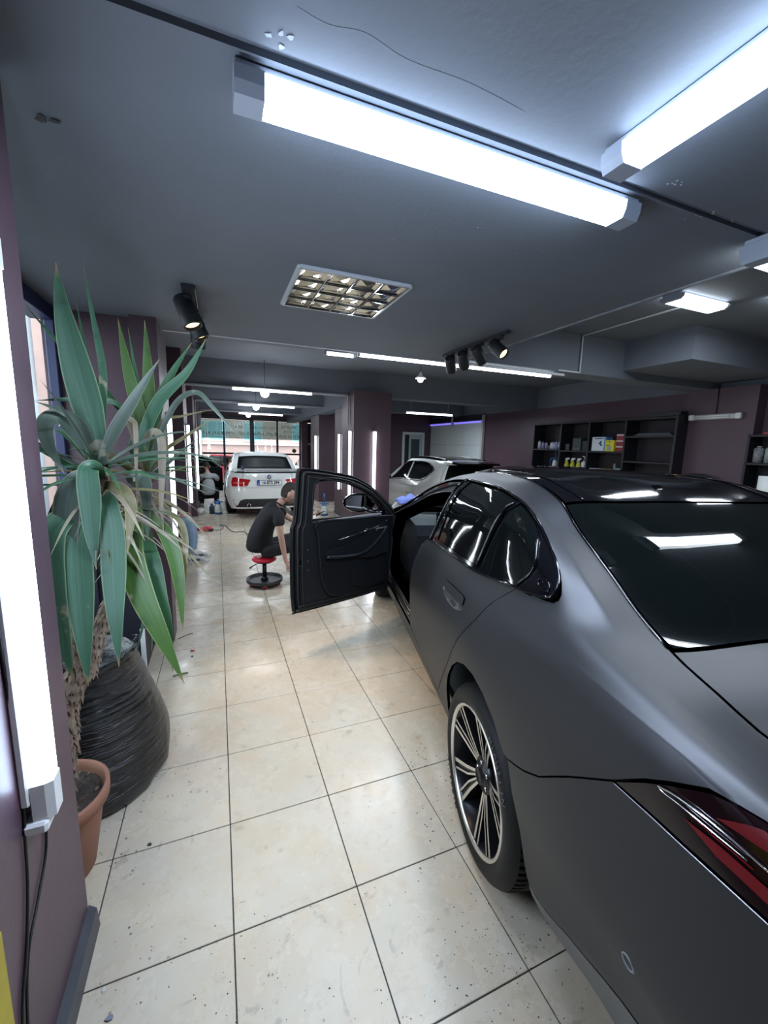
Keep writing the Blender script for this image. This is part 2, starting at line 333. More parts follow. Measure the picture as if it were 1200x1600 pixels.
# ---- floor: grout bed + tiles
def tile_material():
    m = bpy.data.materials.new('beige_ceramic_tile'); m.use_nodes = True; nt = m.node_tree; b = nt.nodes['Principled BSDF']; N = nt.nodes.new; L = nt.links.new
    g = N('ShaderNodeNewGeometry'); oi = N('ShaderNodeObjectInfo')
    def noise(scale, det=6, rough=.6, off=0):
        n = N('ShaderNodeTexNoise'); n.inputs['Scale'].default_value = scale; n.inputs['Detail'].default_value = det; n.inputs['Roughness'].default_value = rough
        v = N('ShaderNodeVectorMath'); v.operation = 'ADD'; v.inputs[1].default_value = (off, off*2, 0); L(g.outputs['Position'], v.inputs[0]); L(v.outputs[0], n.inputs['Vector']); return n
    def rng(n, a, b2, lo=0, hi=1):
        r = N('ShaderNodeMapRange'); r.inputs[1].default_value = a; r.inputs[2].default_value = b2; r.inputs[3].default_value = lo; r.inputs[4].default_value = hi; L(n, r.inputs[0]); return r.outputs[0]
    def mix(f, a, c):
        x = N('ShaderNodeMix'); x.data_type = 'RGBA'
        if isinstance(f, (int, float)): x.inputs[0].default_value = f
        else: L(f, x.inputs[0])
        for q, k in ((a, 6), (c, 7)):
            if isinstance(q, tuple): x.inputs[k].default_value = (*q, 1)
            else: L(q, x.inputs[k])
        return x.outputs[2]
    base = mix(rng(oi.outputs['Random'], 0, 1), (.58, .525, .42), (.62, .55, .43))
    c = mix(rng(noise(3.5, 8, .7).outputs['Fac'], .40, .66, 0, .75), base, (.60, .47, .32))
    c = mix(rng(noise(14, 8, .75, 3).outputs['Fac'], .54, .74, 0, .6), c, (.42, .34, .24))
    c = mix(rng(noise(1.1, 4, .6, 9).outputs['Fac'], .45, .7, 0, .35), c, (.78, .72, .60))
    sp = N('ShaderNodeTexVoronoi'); sp.inputs['Scale'].default_value = 30; L(g.outputs['Position'], sp.inputs['Vector'])
    msk = N('ShaderNodeMath'); msk.operation = 'MULTIPLY'; L(rng(sp.outputs['Distance'], .16, .08), msk.inputs[0]); L(rng(noise(1.6, 3, .6, 5).outputs['Fac'], .52, .6), msk.inputs[1])
    c = mix(msk.outputs[0], c, (.10, .09, .08))
    scr = N('ShaderNodeTexNoise'); scr.inputs['Scale'].default_value = 5; scr.inputs['Distortion'].default_value = 2.5; scr.inputs['Detail'].default_value = 9; L(g.outputs['Position'], scr.inputs['Vector'])
    c = mix(rng(scr.outputs['Fac'], .63, .68, 0, .35), c, (.25, .21, .17))
    L(c, b.inputs['Base Color']); L(rng(noise(5, 6, .7, 7).outputs['Fac'], .35, .7, .16, .40), b.inputs['Roughness'])
    bp = N('ShaderNodeBump'); bp.inputs['Strength'].default_value = .12; bp.inputs['Distance'].default_value = .004; L(noise(22, 6, .6, 1).outputs['Fac'], bp.inputs['Height']); L(bp.outputs['Normal'], b.inputs['Normal'])
    return m
floor = MB().box((X0-.4, Y0, -.05), (X1+.3, Y1+.1, -.005), None).build('floor', mat('dark_grout', (.05, .045, .05), .8)); struct(floor)
tm = tile_material(); T = .44
tmesh = MB().box((.0022, .0022, -.006), (T-.0022, T-.0022, .0), tm, bev=.0015).build('tile', tm); tme = tmesh.data; bpy.data.objects.remove(tmesh)
def cam_px(p):
    d = Vector(p)-CAM; z = d.dot(_f)
    if z < .25: return None
    return (600+641.5*d.dot(_r)/z, 800-641.5*d.dot(_u)/z, z)
cand, rest = [], []
for i in range(-3, 16):
    for j in range(-18, 37):
        x, y = i*T, j*T
        if x < X0-.45 or x+T > X1+.1: continue
        q = cam_px((x+T/2, y+T/2, 0)); ok = q and -60 < q[0] < 1260 and q[1] < 1750
        b = .974*(y+.22+.238)+.225*(x+.22-1.812); a = .974*(x+.22-1.812)-.225*(y+.22+.238)
        if -1 < b < 3.7 and a > -.75: ok = False
        if q and q[0] > 640 and q[1] < 900: ok = False
        (cand if ok else rest).append((q[2] if q else 99, x, y))
cand.sort(); rest += cand[295:]; cand = cand[:295]
for _, x, y in cand:
    o = bpy.data.objects.new('tile', tme); COL.objects.link(o); o.location = (x, y, 0); o.parent = floor
mb = MB()
for _, x, y in rest: mb.box((x+.0022, y+.0022, -.006), (x+T-.0022, y+T-.0022, 0), tm)
tag(mb.build('far_tiles', tm, floor, fix=False), kind='stuff')

# ---- ceilings and beams
low = MB()
low.box((X0-.3, Y0, LOW), (2.39, -.125, HIGH+.15)); low.box((X0-.3, -.09, LOW+.003), (2.39, 2.72, HIGH+.15)); low.box((X0-.3, -.126, LOW+.02), (2.39, -.089, HIGH+.15))
struct(low.build('ceiling', ceil_m))
hi = MB(); hi.box((2.39, Y0, HIGH), (X1+.3, 2.8, HIGH+.15)); hi.box((X0-.3, 2.8, HIGH), (X1+.3, Y1+.2, HIGH+.15))
struct(hi.build('ceiling', ceil_m))
def beam(name, lo, hi2): return struct(MB().box(lo, hi2, ceil_m).build(name, ceil_m))
beam('ceiling_beam', (X0-.3, 2.72, 2.595), (X1+.2, 3.05, HIGH+.01))
for y in (6.5, 9.6, 12.75): beam('ceiling_beam', (X0-.3, y, 2.60), (X1+.2, y+.32, HIGH+.01))
beam('ceiling_beam', (2.62, 6.82, 2.49), (2.95, 15.9, HIGH+.01))
beam('ceiling_soffit', (4.87, 1.88, 2.69), (X1+.2, 2.75, HIGH+.01))
# ---- walls
def wall(name, boxes, m=purple):
    w = MB()
    for lo, h in boxes: w.box(lo, h, m)
    return struct(w.build(name, m))
wall('wall_right', [((X1, Y0, 0), (X1+.2, Y1, 2.6))])
wall('wall_right', [((X1, Y0, 2.6), (X1+.2, Y1, HIGH+.05))], ceil_m)
wall('wall_right', [((6.70, 2.13, 0), (X1+.02, 3.06, 2.60))])           # pilaster
wall('wall_left', [((X0-.25, -1.6, 0), (-.46, .20, 2.58)), ((X0-.25, Y0, 0), (X0, -1.55, 2.58))])                # near pillar
wall('wall_left', [((X0-.06, 2.47, 0), (-.545, 2.62, LOW+.02)), ((X0-.06, 2.60, 0), (-.475, 3.95, HIGH)), ((-.56, 2.385, 0), (-.385, 2.62, LOW+.02))])
wall('wall_left', [((X0-.06, 5.95, 0), (-.465, 6.75, HIGH)), ((X0-.06, 8.7, 0), (-.465, 9.6, HIGH)), ((X0-.06, 11.2, 0), (-.465, 12.9, HIGH))])
wall('wall_left', [((X0-.06, 3.9, 0), (X0, 6.0, HIGH)), ((X0-.06, 6.7, 0), (X0, 8.8, HIGH)), ((X0-.06, 9.5, 0), (X0, 11.3, HIGH)), ((X0-.06, 12.8, 0), (X0, Y1, HIGH))])
wall('wall_back', [((X0-.25, Y0-.2, 0), (X1+.2, Y0, HIGH+.1))], mat('dim_back_wall_paint', (.22, .20, .20), .7))
# columns of the right row
def column(lo, h, name='wall_column'): return wall(name, [(lo, h)])
wall('wall_column', [((2.37, 6.20, 0), (3.12, 6.95, 2.66)), ((2.37, 6.12, 0), (2.44, 6.22, 2.66))]) if False else wall('wall_column', [((2.37, 6.20, 0), (3.12, 6.95, 2.66))])
wall('wall_column', [((2.645, 7.72, 0), (3.2, 8.55, 2.50))])
wall('wall_column', [((2.70, 10.5, 0), (3.35, 11.6, 2.50))])
# far right bay walls: door wall
wall('wall_back_bay', [((4.2, 11.55, 0), (5.80, 11.75, HIGH)), ((6.58, 11.55, 0), (X1+.2, 11.75, HIGH)), ((5.80, 11.55, 2.12), (6.58, 11.75, HIGH)), ((4.2, 11.7, 0), (4.35, Y1, HIGH))])
# ---- shop front at Y=16
dark = mat('anthracite_window_frame', (.018, .022, .035), .45)
fr = thing('window_1', None, None, (0, Y1, 0)); fr['kind'] = 'structure'
def fbar(x0, z0, x1, z1, d=.05): return MB((0, Y1, 0)).box((x0, Y1-d, z0), (x1, Y1+d, z1), bev=.006)
for n, q in (('window_frame', (-1.1, 2.52, 5.4, 2.66)), ('window_frame', (-1.1, 1.19, 3.2, 1.26)), ('mullion', (.215, 0, .29, 2.55)), ('mullion', (1.20, 0, 1.37, 2.55)), ('mullion', (2.22, 0, 2.30, 2.55)), ('mullion', (3.14, 0, 3.22, 2.55)), ('mullion', (-.70, 0, -.60, 2.55)), ('mullion', (4.05, 0, 4.15, 2.55)), ('mullion', (4.85, 0, 4.95, 2.55)), ('window_sill', (-1.1, 0, 3.2, .10)), ('window_frame', (3.2, 1.63, 4.05, 1.70))):
    fbar(*q).build(n, dark, fr)
pane = glass_mat('clear_shop_glass', (.93, .97, .97), .01, .09)
film = glass_mat('frosted_green_film', (.40, .47, .45), .25, .12)
for a, b in ((-.60, .215), (.29, 1.20), (1.37, 2.22), (2.30, 3.14)):
    MB((0, Y1, 0)).box((a, Y1-.006, 1.26), (b, Y1+.006, 2.52)).build('pane', pane, fr); MB((0, Y1, 0)).box((a, Y1-.006, .10), (b, Y1+.006, 1.19)).build('pane', pane, fr)
    MB((0, Y1, 0)).box((a+.01, Y1-.012, 1.80), (b-.01, Y1-.008, 2.51)).build('film', film, fr)
MB((0, Y1, 0)).box((4.15, Y1-.006, .10), (4.85, Y1+.006, 2.52)).build('pane', pane, fr)
letter = mat('pale_green_lettering', (.34, .40, .33), .6)
for (x, z, s, w) in ((-.19, 1.98, 'KAPLAMA', .19), (.74, 2.0, 'KAPLAMA', .2), (.74, 2.24, 'ARAÇ', .17), (1.79, 2.0, 'KAPLAMA', .2), (1.79, 2.24, 'BOYA KORUMA', .12), (2.72, 2.30, 'SERAMİK', .16), (2.72, 2.12, 'BOYA', .16), (2.72, 1.93, 'KORUMA', .2)):
    text(s, w, letter, fr, (x, -.016, z), (R(90), 0, 0), extrude=.001, mirror=True)
MB((0, Y1, 0)).cyl((2.93, Y1-.02, 1.37), (2.93, Y1-.012, 1.37), .085, n=20).build('round_sticker', mat('olive_sticker', (.10, .12, .03), .6), fr)
# dark double door right of the shop front + purple pier
wall('wall_far', [((3.18, Y1-.35, 0), (3.42, Y1+.1, HIGH)), ((4.9, Y1-.1, 0), (X1+.2, Y1+.1, HIGH)), ((X0-.25, Y1-.05, 2.64), (X1+.2, Y1+.1, HIGH)), ((X0-.25, Y1-.1, 0), (-.68, Y1+.1, HIGH))])
d1 = thing('door_1', None, None, (3.75, Y1-.05, 0)); d1['kind'] = 'structure'
m_ = MB((3.75, Y1-.05, 0)); m_.box((3.42, Y1-.08, 0), (4.07, Y1-.03, 2.5), bev=.005); m_.build('door_leaf', mat('navy_door_paint', (.015, .025, .05), .4), d1)
MB((3.75, Y1-.05, 0)).box((3.42, Y1-.14, 1.62), (4.07, Y1-.08, 1.70), bev=.01).build('door_handle', mat('pale_rail', (.6, .55, .58), .4), d1)
# ---- side window (left, between the pillars)
w2 = thing('window_2', None, None, (X0, 1.3, 0)); w2['kind'] = 'structure'
blue = mat('dark_blue_window_frame', (.022, .03, .10), .45)
O2 = (X0, 1.3, 0)
for n, lo, h in (('window_frame', (X0-.05, .18, 2.46), (X0+.03, 2.50, LOW+.01)), ('window_frame', (X0-.03, 2.42, 0), (X0+.03, 2.49, 2.5)), ('window_frame', (X0-.05, .18, 0), (X0+.03, .26, 2.5)), ('window_sill', (X0-.06, .18, 0), (X0+.03, 2.44, .55)), ('mullion', (X0-.04, 1.28, .5), (X0+.02, 1.34, 2.46))):
    MB(O2).box(lo, h, bev=.006).build(n, blue, w2)
MB(O2).box((X0-.012, .24, .54), (X0-.004, 1.29, 2.45)).build('pane', pane, w2); MB(O2).box((X0-.012, 1.33, .54), (X0-.004, 2.43, 2.46)).build('pane', pane, w2)
# ---- baseboards
bbm = mat('grey_slate_baseboard', (.075, .08, .09), .5, noise=(8, .8, (.05, .052, .06)))
b_ = MB().add([(-.46, -1.6, 0), (-.428, -1.6, 0), (-.428, .195, 0), (-.46, .21, 0), (-.46, -1.6, .075), (-.433, -1.6, .07), (-.433, .195, .07), (-.46, .21, .075)], [(0,1,2,3),(4,7,6,5),(0,4,5,1),(1,5,6,2),(2,6,7,3),(3,7,4,0)]).build('baseboard_left', bbm); struct(b_)
for lo, h in (((-.475, 2.62, 0), (-.463, 3.95, .07)), ((-.465, 5.95, 0), (-.453, 6.75, .07)), ((-.465, 8.7, 0), (-.453, 9.6, .07)), ((2.357, 6.2, 0), (2.37, 6.95, .07)), ((2.633, 7.72, 0), (2.645, 8.55, .07)), ((2.645, 7.708, 0), (3.2, 7.72, .07))):
    struct(MB().box(lo, h, bev=.002).build('baseboard_side', bbm))
# ---- ceiling trims / conduits along the beams
def conduit(pts, label, w=.02, name='conduit', m=greyp, cat='conduit', group=None):
    mb = MB()
    for a, b in zip(pts, pts[1:]):
        lo = tuple(min(p, q)-w/2 for p, q in zip(a, b)); h = tuple(max(p, q)+w/2 for p, q in zip(a, b)); mb.box(lo, h, bev=w*.15)
    return tag(mb.build(name, m), label, cat, group)
conduit([(-.37, 2.735, 2.56), (3.9, 2.735, 2.56)], 'pale grey conduit along the lower edge of the first beam', .028, m=mat('pale_trunking', (.6, .63, .66), .4))
conduit([(-.475, 6.48, .75), (-.475, 6.48, 2.59), (2.34, 6.48, 2.59), (2.34, 6.48, 2.05)], 'grey conduit framing the opening below the second beam', .03)
conduit([(-.44, 9.58, .7), (-.44, 9.58, 2.618), (2.6, 9.58, 2.618)], 'grey conduit framing the opening below the third beam', .025)
conduit([(-.44, 12.73, .7), (-.44, 12.73, 2.618), (2.6, 12.73, 2.618)], 'grey conduit along the fourth beam near the shop front', .025)
conduit([(3.85, 1.46, HIGH-.012), (4.12, 1.46, HIGH-.012), (4.12, 2.70, HIGH-.012), (4.12, 2.70, 2.60), (3.80, 2.70, 2.60)], 'white conduit from the ceiling lamp down the beam face', .016, m=mat('pale_trunking'))
# edge strip of plaster along the low ceiling's right border
struct(MB().box((2.375, -2.5, 2.545), (2.40, 2.72, 2.57), bev=.004).build('trim_1', mat('pale_plaster_edge', (.28, .30, .33), .7, noise=(9, .9, (.14, .155, .18)))))
# ---- the street outside
asph = mat('street_asphalt', (.30, .30, .31), .9)
tag(MB().box((-14, Y1+.12, -.50), (24, Y1+14, -.42)).build('street_ground', asph), kind='structure')
tag(MB().box((-14, -8, -.06), (X0-.35, Y1+.12, -.02)).build('street_ground', asph), kind='structure')
pink = mat('pink_render', (.62, .42, .36), .9, noise=(2, .8, (.55, .36, .32)), bump=(30, .2))
pavement = struct(MB().box((-14, Y1+.12, -.45), (24, Y1+1.2, -.04), bev=.02).build('pavement', mat('pavement_slab', (.35, .34, .33), .9)))
bd = thing('apartment_building', 'salmon pink building across the street behind the shop front', 'building', (2, Y1+9.5, 0))
f_ = MB((2, Y1+9.5, 0)); f_.box((-9, Y1+9.5, -.45), (13, Y1+12, 7)); f_.build('wall', pink, bd)
wf = mat('white_window_frame', (.8, .82, .82), .5); gl = mat('pale_teal_window_glass', (.30, .52, .55), .15)
for x in (-1.75, -.55, 1.45, 4.4, 6.0):
    w = MB((2, Y1+9.5, 0)); w.box((x, Y1+9.44, 1.72), (x+1.15, Y1+9.52, 2.9), wf, bev=.01); wo = w.build('window', wf, bd)
    g = MB((2, Y1+9.5, 0)); g.box((x+.06, Y1+9.42, 1.8), (x+.55, Y1+9.44, 2.84)); g.box((x+.6, Y1+9.42, 1.8), (x+1.09, Y1+9.44, 2.84)); g.build('pane', gl, wo)
f2 = MB((2, Y1+9.5, 0)); f2.box((-8, Y1+9.3, 1.52), (12, Y1+9.5, 1.6)); f2.build('ledge', wf, bd)
bd2 = thing('side_building', 'pink rendered building with a downpipe outside the side window', 'building', (-4.2, 3.5, 0))
q = MB((-4.2, 3.5, 0)); q.box((-2.78, 7.6, 0), (-1.9, 9.2, 6.5)); q.build('wall', pink, bd2)
q = MB((-4.2, 3.5, 0)); q.box((-6.5, 8.3, 0), (-2.75, 9.2, 6.5)); q.build('wall', mat('white_side_facade', (.72, .76, .80), .9, noise=(1.2, .7, (.6, .64, .68))), bd2)
for z in (1.2, 2.6, 4.0): q = MB((-4.2, 3.5, 0)); q.box((-3.9, 8.22, z), (-3.1, 8.32, z+.9), bev=.02); q.build('window', mat('white_window_frame'), bd2)
q = MB((-4.2, 3.5, 0)); q.tube([(-2.87, 7.9, 0), (-2.87, 7.9, 2.3), (-2.95, 8.0, 2.55), (-2.99, 8.15, 2.9), (-2.99, 8.15, 6)], .075, n=12); q.build('downpipe', mat('grey_downpipe', (.42, .45, .48), .5), bd2)
# peeled paint on the low ceiling
pf = mat('bare_plaster_patch', (.45, .48, .52), .8); cl_ = bpy.data.objects['ceiling']; rf = random.Random(8)
def flakes(cx, cy, n, spread, s, m, ang=0):
    mb = MB()
    for k in range(n):
        x, y = cx+rf.gauss(0, spread), cy+rf.gauss(0, spread*.5); a0 = rf.random()*6; pts = [(x+s*rf.uniform(.3, 1)*math.cos(a0+i), y+s*rf.uniform(.2, .8)*math.sin(a0+i)) for i in (0, 1.2, 2.3, 3.5, 4.9)]; z = LOW-.0006
        mb.add([(p[0], p[1], z) for p in pts]+[(p[0], p[1], z-.001) for p in pts], [(0,1,2,3,4), (9,8,7,6,5)]+[(i, (i+1) % 5, 5+(i+1) % 5, 5+i) for i in range(5)])
    tag(mb.build('peeled_paint', m, cl_), kind='stuff')
flakes(.165, -.165, 4, .02, .013, pf); flakes(1.45, -.18, 6, .03, .007, pf); flakes(-.42, .36, 3, .02, .02, mat('dark_scuff', (.06, .06, .065), .8)); flakes(1.75, -.10, 7, .08, .006, pf); flakes(.8, .5, 9, .5, .0035, pf)
mb = MB(); P_ = spline([(.19, -.24, LOW), (.26, -.23, LOW), (.34, -.245, LOW), (.45, -.225, LOW), (.62, -.23, LOW), (.8, -.215, LOW)], 5); mb.tube(P_, .0006, 5); mb.build('plaster_ridge', ceil_m, cl_)
# ================================================================== LAMPS
def batten(label, c, length, axis, z, width=.13, power=30, depth=.07, group='lit ceiling battens', capw=.07, color=LAMP_COLOR, gm=None):
    """ceiling batten: steel tray, prismatic diffuser, two end caps; axis 0 = along X, 1 = along Y"""
    t = thing('ceiling_lamp', label, 'lamp', (c[0], c[1], z), 0 if axis == 0 else R(90), group)
    h = length/2; w = width/2
    MB().box((-h, -w*.8, -.022), (h, w*.8, 0), bev=.004).build('tray', lampcap, t)
    MB().prism([(-w, 0), (w, 0), (w*.93, -depth*.55), (w*.7, -depth), (-w*.7, -depth), (-w*.93, -depth*.55)], (-h+capw, 0, -.022), (0, 1, 0), (0, 0, 1), (1, 0, 0), length-2*capw).build('diffuser', gm or glow, t)
    for s in (-1, 1):
        MB().prism([(-w*1.04, 0), (w*1.04, 0), (w*.98, -depth*.6), (w*.74, -depth*1.08), (-w*.74, -depth*1.08), (-w*.98, -depth*.6)], (-h if s < 0 else h-capw, 0, -.02), (0, 1, 0), (0, 0, 1), (1, 0, 0), capw).build('end_cap', lampcap, t)
    area('lamp_light', (0, 0, -.022-depth-.004), length-2*capw, width*.7, power, parent=t, color=color)
    return t
G2 = 'prismatic battens on the ceiling'
BLUE = (.68, .80, 1.0)
batten('long lit ceiling batten nearest the middle, crosswise over the aisle', (.752, -.035), 1.36, 0, LOW, width=.095, depth=.05, power=28, group=G2, color=BLUE, gm=glowb)
batten('lit ceiling batten at the upper right running toward the viewer', (1.15, -.53), .66, 1, LOW, width=.10, depth=.05, power=25, group=G2, color=BLUE, gm=glowb)
batten('batten with a grey end cap cut off by the right edge', (2.75, -.10), 1.30, 0, LOW-.0 if False else HIGH-.49, power=14, group=G2)
struct(MB().box((2.39, Y0, LOW), (3.6, .02, HIGH+.02)).build('ceiling_soffit', ceil_m))
batten('short lit batten on the raised ceiling, at the end of a white conduit', (4.06, 1.40), .66, 0, HIGH, width=.2, depth=.04, power=16, group=G2, capw=.03)
batten('lamp on the raised ceiling barely showing at the right edge', (4.86, 1.0), .7, 0, HIGH, width=.2, depth=.04, power=10, group=G2, capw=.03)

def tube_lamp(label, p, length, axis, power, group, r=.016, tray=(.035, .03), body=greyp, name='tube_lamp', normal=(0, 0, -1), n=1, pendant=0):
    """bare tube on a slim tray. p = centre of the mounting face, normal = where it shines"""
    t = thing(name, label, 'lamp', p, 0, group); N_ = V3(*normal); A = V3(*[(1, 0, 0), (0, 1, 0), (0, 0, 1)][axis]); U = np.cross(N_, A); h = length/2
    def bx(l0, l1, w, d0, d1, m, nm):
        mb = MB(); cs = [A*a+U*b*w+N_*c for a in (l0, l1) for b in (-1, 1) for c in (d0, d1)]
        mb.add(cs, [(0,1,3,2),(4,6,7,5),(0,4,5,1),(2,3,7,6),(0,2,6,4),(1,5,7,3)]); return mb.build(nm, m, t)
    bx(-h, h, tray[0]/2, 0, tray[1]*.6, body, 'tray')
    for s in (-1, 1): bx(s*h-.012, s*h+.012, tray[0]*.55, 0, tray[1]+r*1.3, body, 'end_cap')
    MB().cyl(A*(-h+.01)+N_*(tray[1]*.6+r), A*(h-.01)+N_*(tray[1]*.6+r), r, m=glowm, n=10).build('tube', glowm, t)
    if pendant:
        for s in (-.8, .8): MB().cyl(A*h*s, A*h*s-N_*pendant, .006, n=6).build('rod', greyp, t)
    l = area('lamp_light', tuple(N_*(tray[1]*.6+2*r+.004)), length*.96, r*2, power, parent=t)
    l.rotation_mode = 'QUATERNION'; l.rotation_quaternion = Matrix((A, U*1.0, -N_)).transposed().to_quaternion() if False else Matrix(((A[0], U[0]*-1, -N_[0]), (A[1], U[1]*-1, -N_[1]), (A[2], U[2]*-1, -N_[2]))).to_quaternion()
    return t
G3 = 'long tubes under the beams'
tube_lamp('long bright tube lamp under the first beam, right of the spotlights', (3.2, 2.86, 2.595), 1.25, 0, 24, G3, r=.02)
tube_lamp('long bright tube lamp under the first beam behind the spotlights', (1.95, 2.86, 2.595), 1.2, 0, 22, G3, r=.02)
tube_lamp('short lit tube lamp under the first beam, left end of the row', (1.19, 2.98, 2.595), .30, 0, 2, G3, r=.016)
tube_lamp('lit tube lamp under the second beam above the white estate car', (.955, 6.44, 2.60), 1.38, 0, 14, G3, r=.02)
tube_lamp('lit tube lamp under the third beam, second behind the aisle', (1.18, 9.55, 2.60), 1.36, 0, 14, G3, r=.02)
tube_lamp('lit tube lamp under the beam nearest the shop front', (1.34, 12.72, 2.60), 1.36, 0, 14, G3, r=.02)
tube_lamp('hanging tube lamp right of the big purple column', (4.85, 7.9, 2.50), 1.28, 0, 60, G3, r=.02, pendant=.5)
G4 = 'upright tube lamps on the columns'
for lab, p, nrm in (('upright tube lamp facing the viewer on the big purple column', (2.775, 6.20, 1.29), (0, -1, 0)), ('upright tube lamp on the aisle side of the big purple column', (2.37, 6.30, 1.29), (-1, 0, 0)),
                    ('upright tube lamp on the aisle side of the middle right column', (2.645, 8.04, 1.27), (-1, 0, 0)), ('upright tube lamp on the aisle side of the farthest right column', (2.70, 10.74, 1.27), (-1, 0, 0)),
                    ('upright tube lamp on the left pillar just behind the yucca', (-.475, 3.5, 1.29), (1, 0, 0)), ('upright tube lamp on the second left pillar past the yucca', (-.465, 6.21, 1.28), (1, 0, 0)),
                    ('upright tube lamp on the third left pillar beside the person in grey', (-.465, 8.86, 1.24), (1, 0, 0)), ('upright tube lamp on the fourth left pillar near the shop front', (-.465, 11.35, 1.33), (1, 0, 0))):
    tube_lamp(lab, p, 1.28, 2, 9, G4, r=.022 if nrm[0] else .03, normal=nrm, name='column_lamp', tray=(.05, .03))
# the big upright batten on the near pillar
t = thing('wall_lamp', 'glaring upright batten on the near purple pillar at the left edge', 'lamp', (-.46, -.10, .78))
MB().box((0, -.044, 0), (.018, .028, 1.27), bev=.004).build('tray', white, t)
MB().prism([(-.036, 0), (.020, 0), (.018, .026), (.009, .040), (-.026, .040), (-.034, .026)], (.022, 0, .05), (0, 1, 0), (1, 0, 0), (0, 0, 1), 1.17).build('diffuser', glowb, t)
for z in (0, 1.22): MB().prism([(-.040, 0), (.024, 0), (.022, .028), (.012, .045), (-.030, .045), (-.038, .028)], (.02, 0, z-.045 if z == 0 else z), (0, 1, 0), (1, 0, 0), (0, 0, 1), .095 if z == 0 else .06).build('end_cap', white, t)
MB().box((.0, -.05, -.075), (.05, .03, -.045), bev=.006).build('junction_cover', white, t)
area('lamp_light', (.068, -.012, .63), 1.15, .04, 14, rot=(0, R(-90), 0), parent=t, color=BLUE)
cab = mat('black_cable', (.01, .01, .012), .5)
for lab, P_ in (('thin dark cable from the wall batten down the near pillar', [(-.455, -.03, .72), (-.455, -.05, .58), (-.455, -.13, .50), (-.455, -.20, .44), (-.455, -.24, .30), (-.455, -.26, .02)]), ('dark cable looping down the near pillar left of the batten', [(-.455, -.17, 1.75), (-.455, -.15, 1.3), (-.455, -.135, .84), (-.455, -.15, .70), (-.455, -.165, .59), (-.455, -.205, .46), (-.455, -.26, .33), (-.455, -.28, .02)]), ('second dark cable along the near pillar edge behind the batten', [(-.455, -.13, 1.9), (-.455, -.115, 1.45), (-.455, -.12, 1.0), (-.455, -.14, .80)])):
    tag(MB().tube(spline(P_, 5), .0035, 6).build('cable', cab), lab, 'cable', 'cables on the near pillar')
tag(MB().box((-.462, -.42, .0), (-.456, -.285, .62), bev=.002).build('yellow_panel', mat('yellow_board', (.45, .36, .02), .5, noise=(6, .6, (.3, .23, .02)))), 'yellow board on the near pillar at the bottom left corner', 'board')

# recessed louvre panel (unlit)
t = thing('louvre_panel', 'square recessed mirror-louvre ceiling panel, unlit, fifteen cells', 'lamp', (.735, 1.315, LOW))
brs = mat('mirror_louvre', (.75, .70, .58), .12, 1.0)
mb = MB(); 
for a in (-1, 1): mb.box((-.31, a*.31-.012, -.012), (.31, a*.31+.012, .004), bev=.002); mb.box((a*.31-.012, -.31, -.012), (a*.31+.012, .31, .004), bev=.002)
mb.build('frame', mat('pale_panel_frame', (.5, .53, .57), .4), t)
for i in range(4):
    for j in range(4):
        x, y = -.3+.15*i, -.3+.15*j; mb = MB(); w = .149
        # parabolic cell: four sloping mirror walls
        mb.add([(x, y, -.006), (x+w, y, -.006), (x+w, y+w, -.006), (x, y+w, -.006), (x+.028, y+.028, .0), (x+w-.028, y+.028, .0), (x+w-.028, y+w-.028, .0), (x+.028, y+w-.028, .0)], [(0,1,5,4),(1,2,6,5),(2,3,7,6),(3,0,4,7)])
        mb.add([(x+.02, y+.02, .001), (x+w-.02, y+.02, .001), (x+w-.02, y+w-.02, .001), (x+.02, y+w-.02, .001), (x+w/2, y+w/2, -.010)], [(0,1,4),(1,2,4),(2,3,4),(3,0,4)])
        mb.build('louvre_cell', brs, t)
for k in range(5):
    mb = MB(); mb.box((-.3, -.3+.15*k-.003, -.014), (.3, -.3+.15*k+.003, -.004)); mb.build('louvre_blade', chrome, t)
    mb = MB(); mb.box((-.3+.15*k-.003, -.3, -.014), (-.3+.15*k+.003, .3, -.004)); mb.build('louvre_blade', chrome, t)

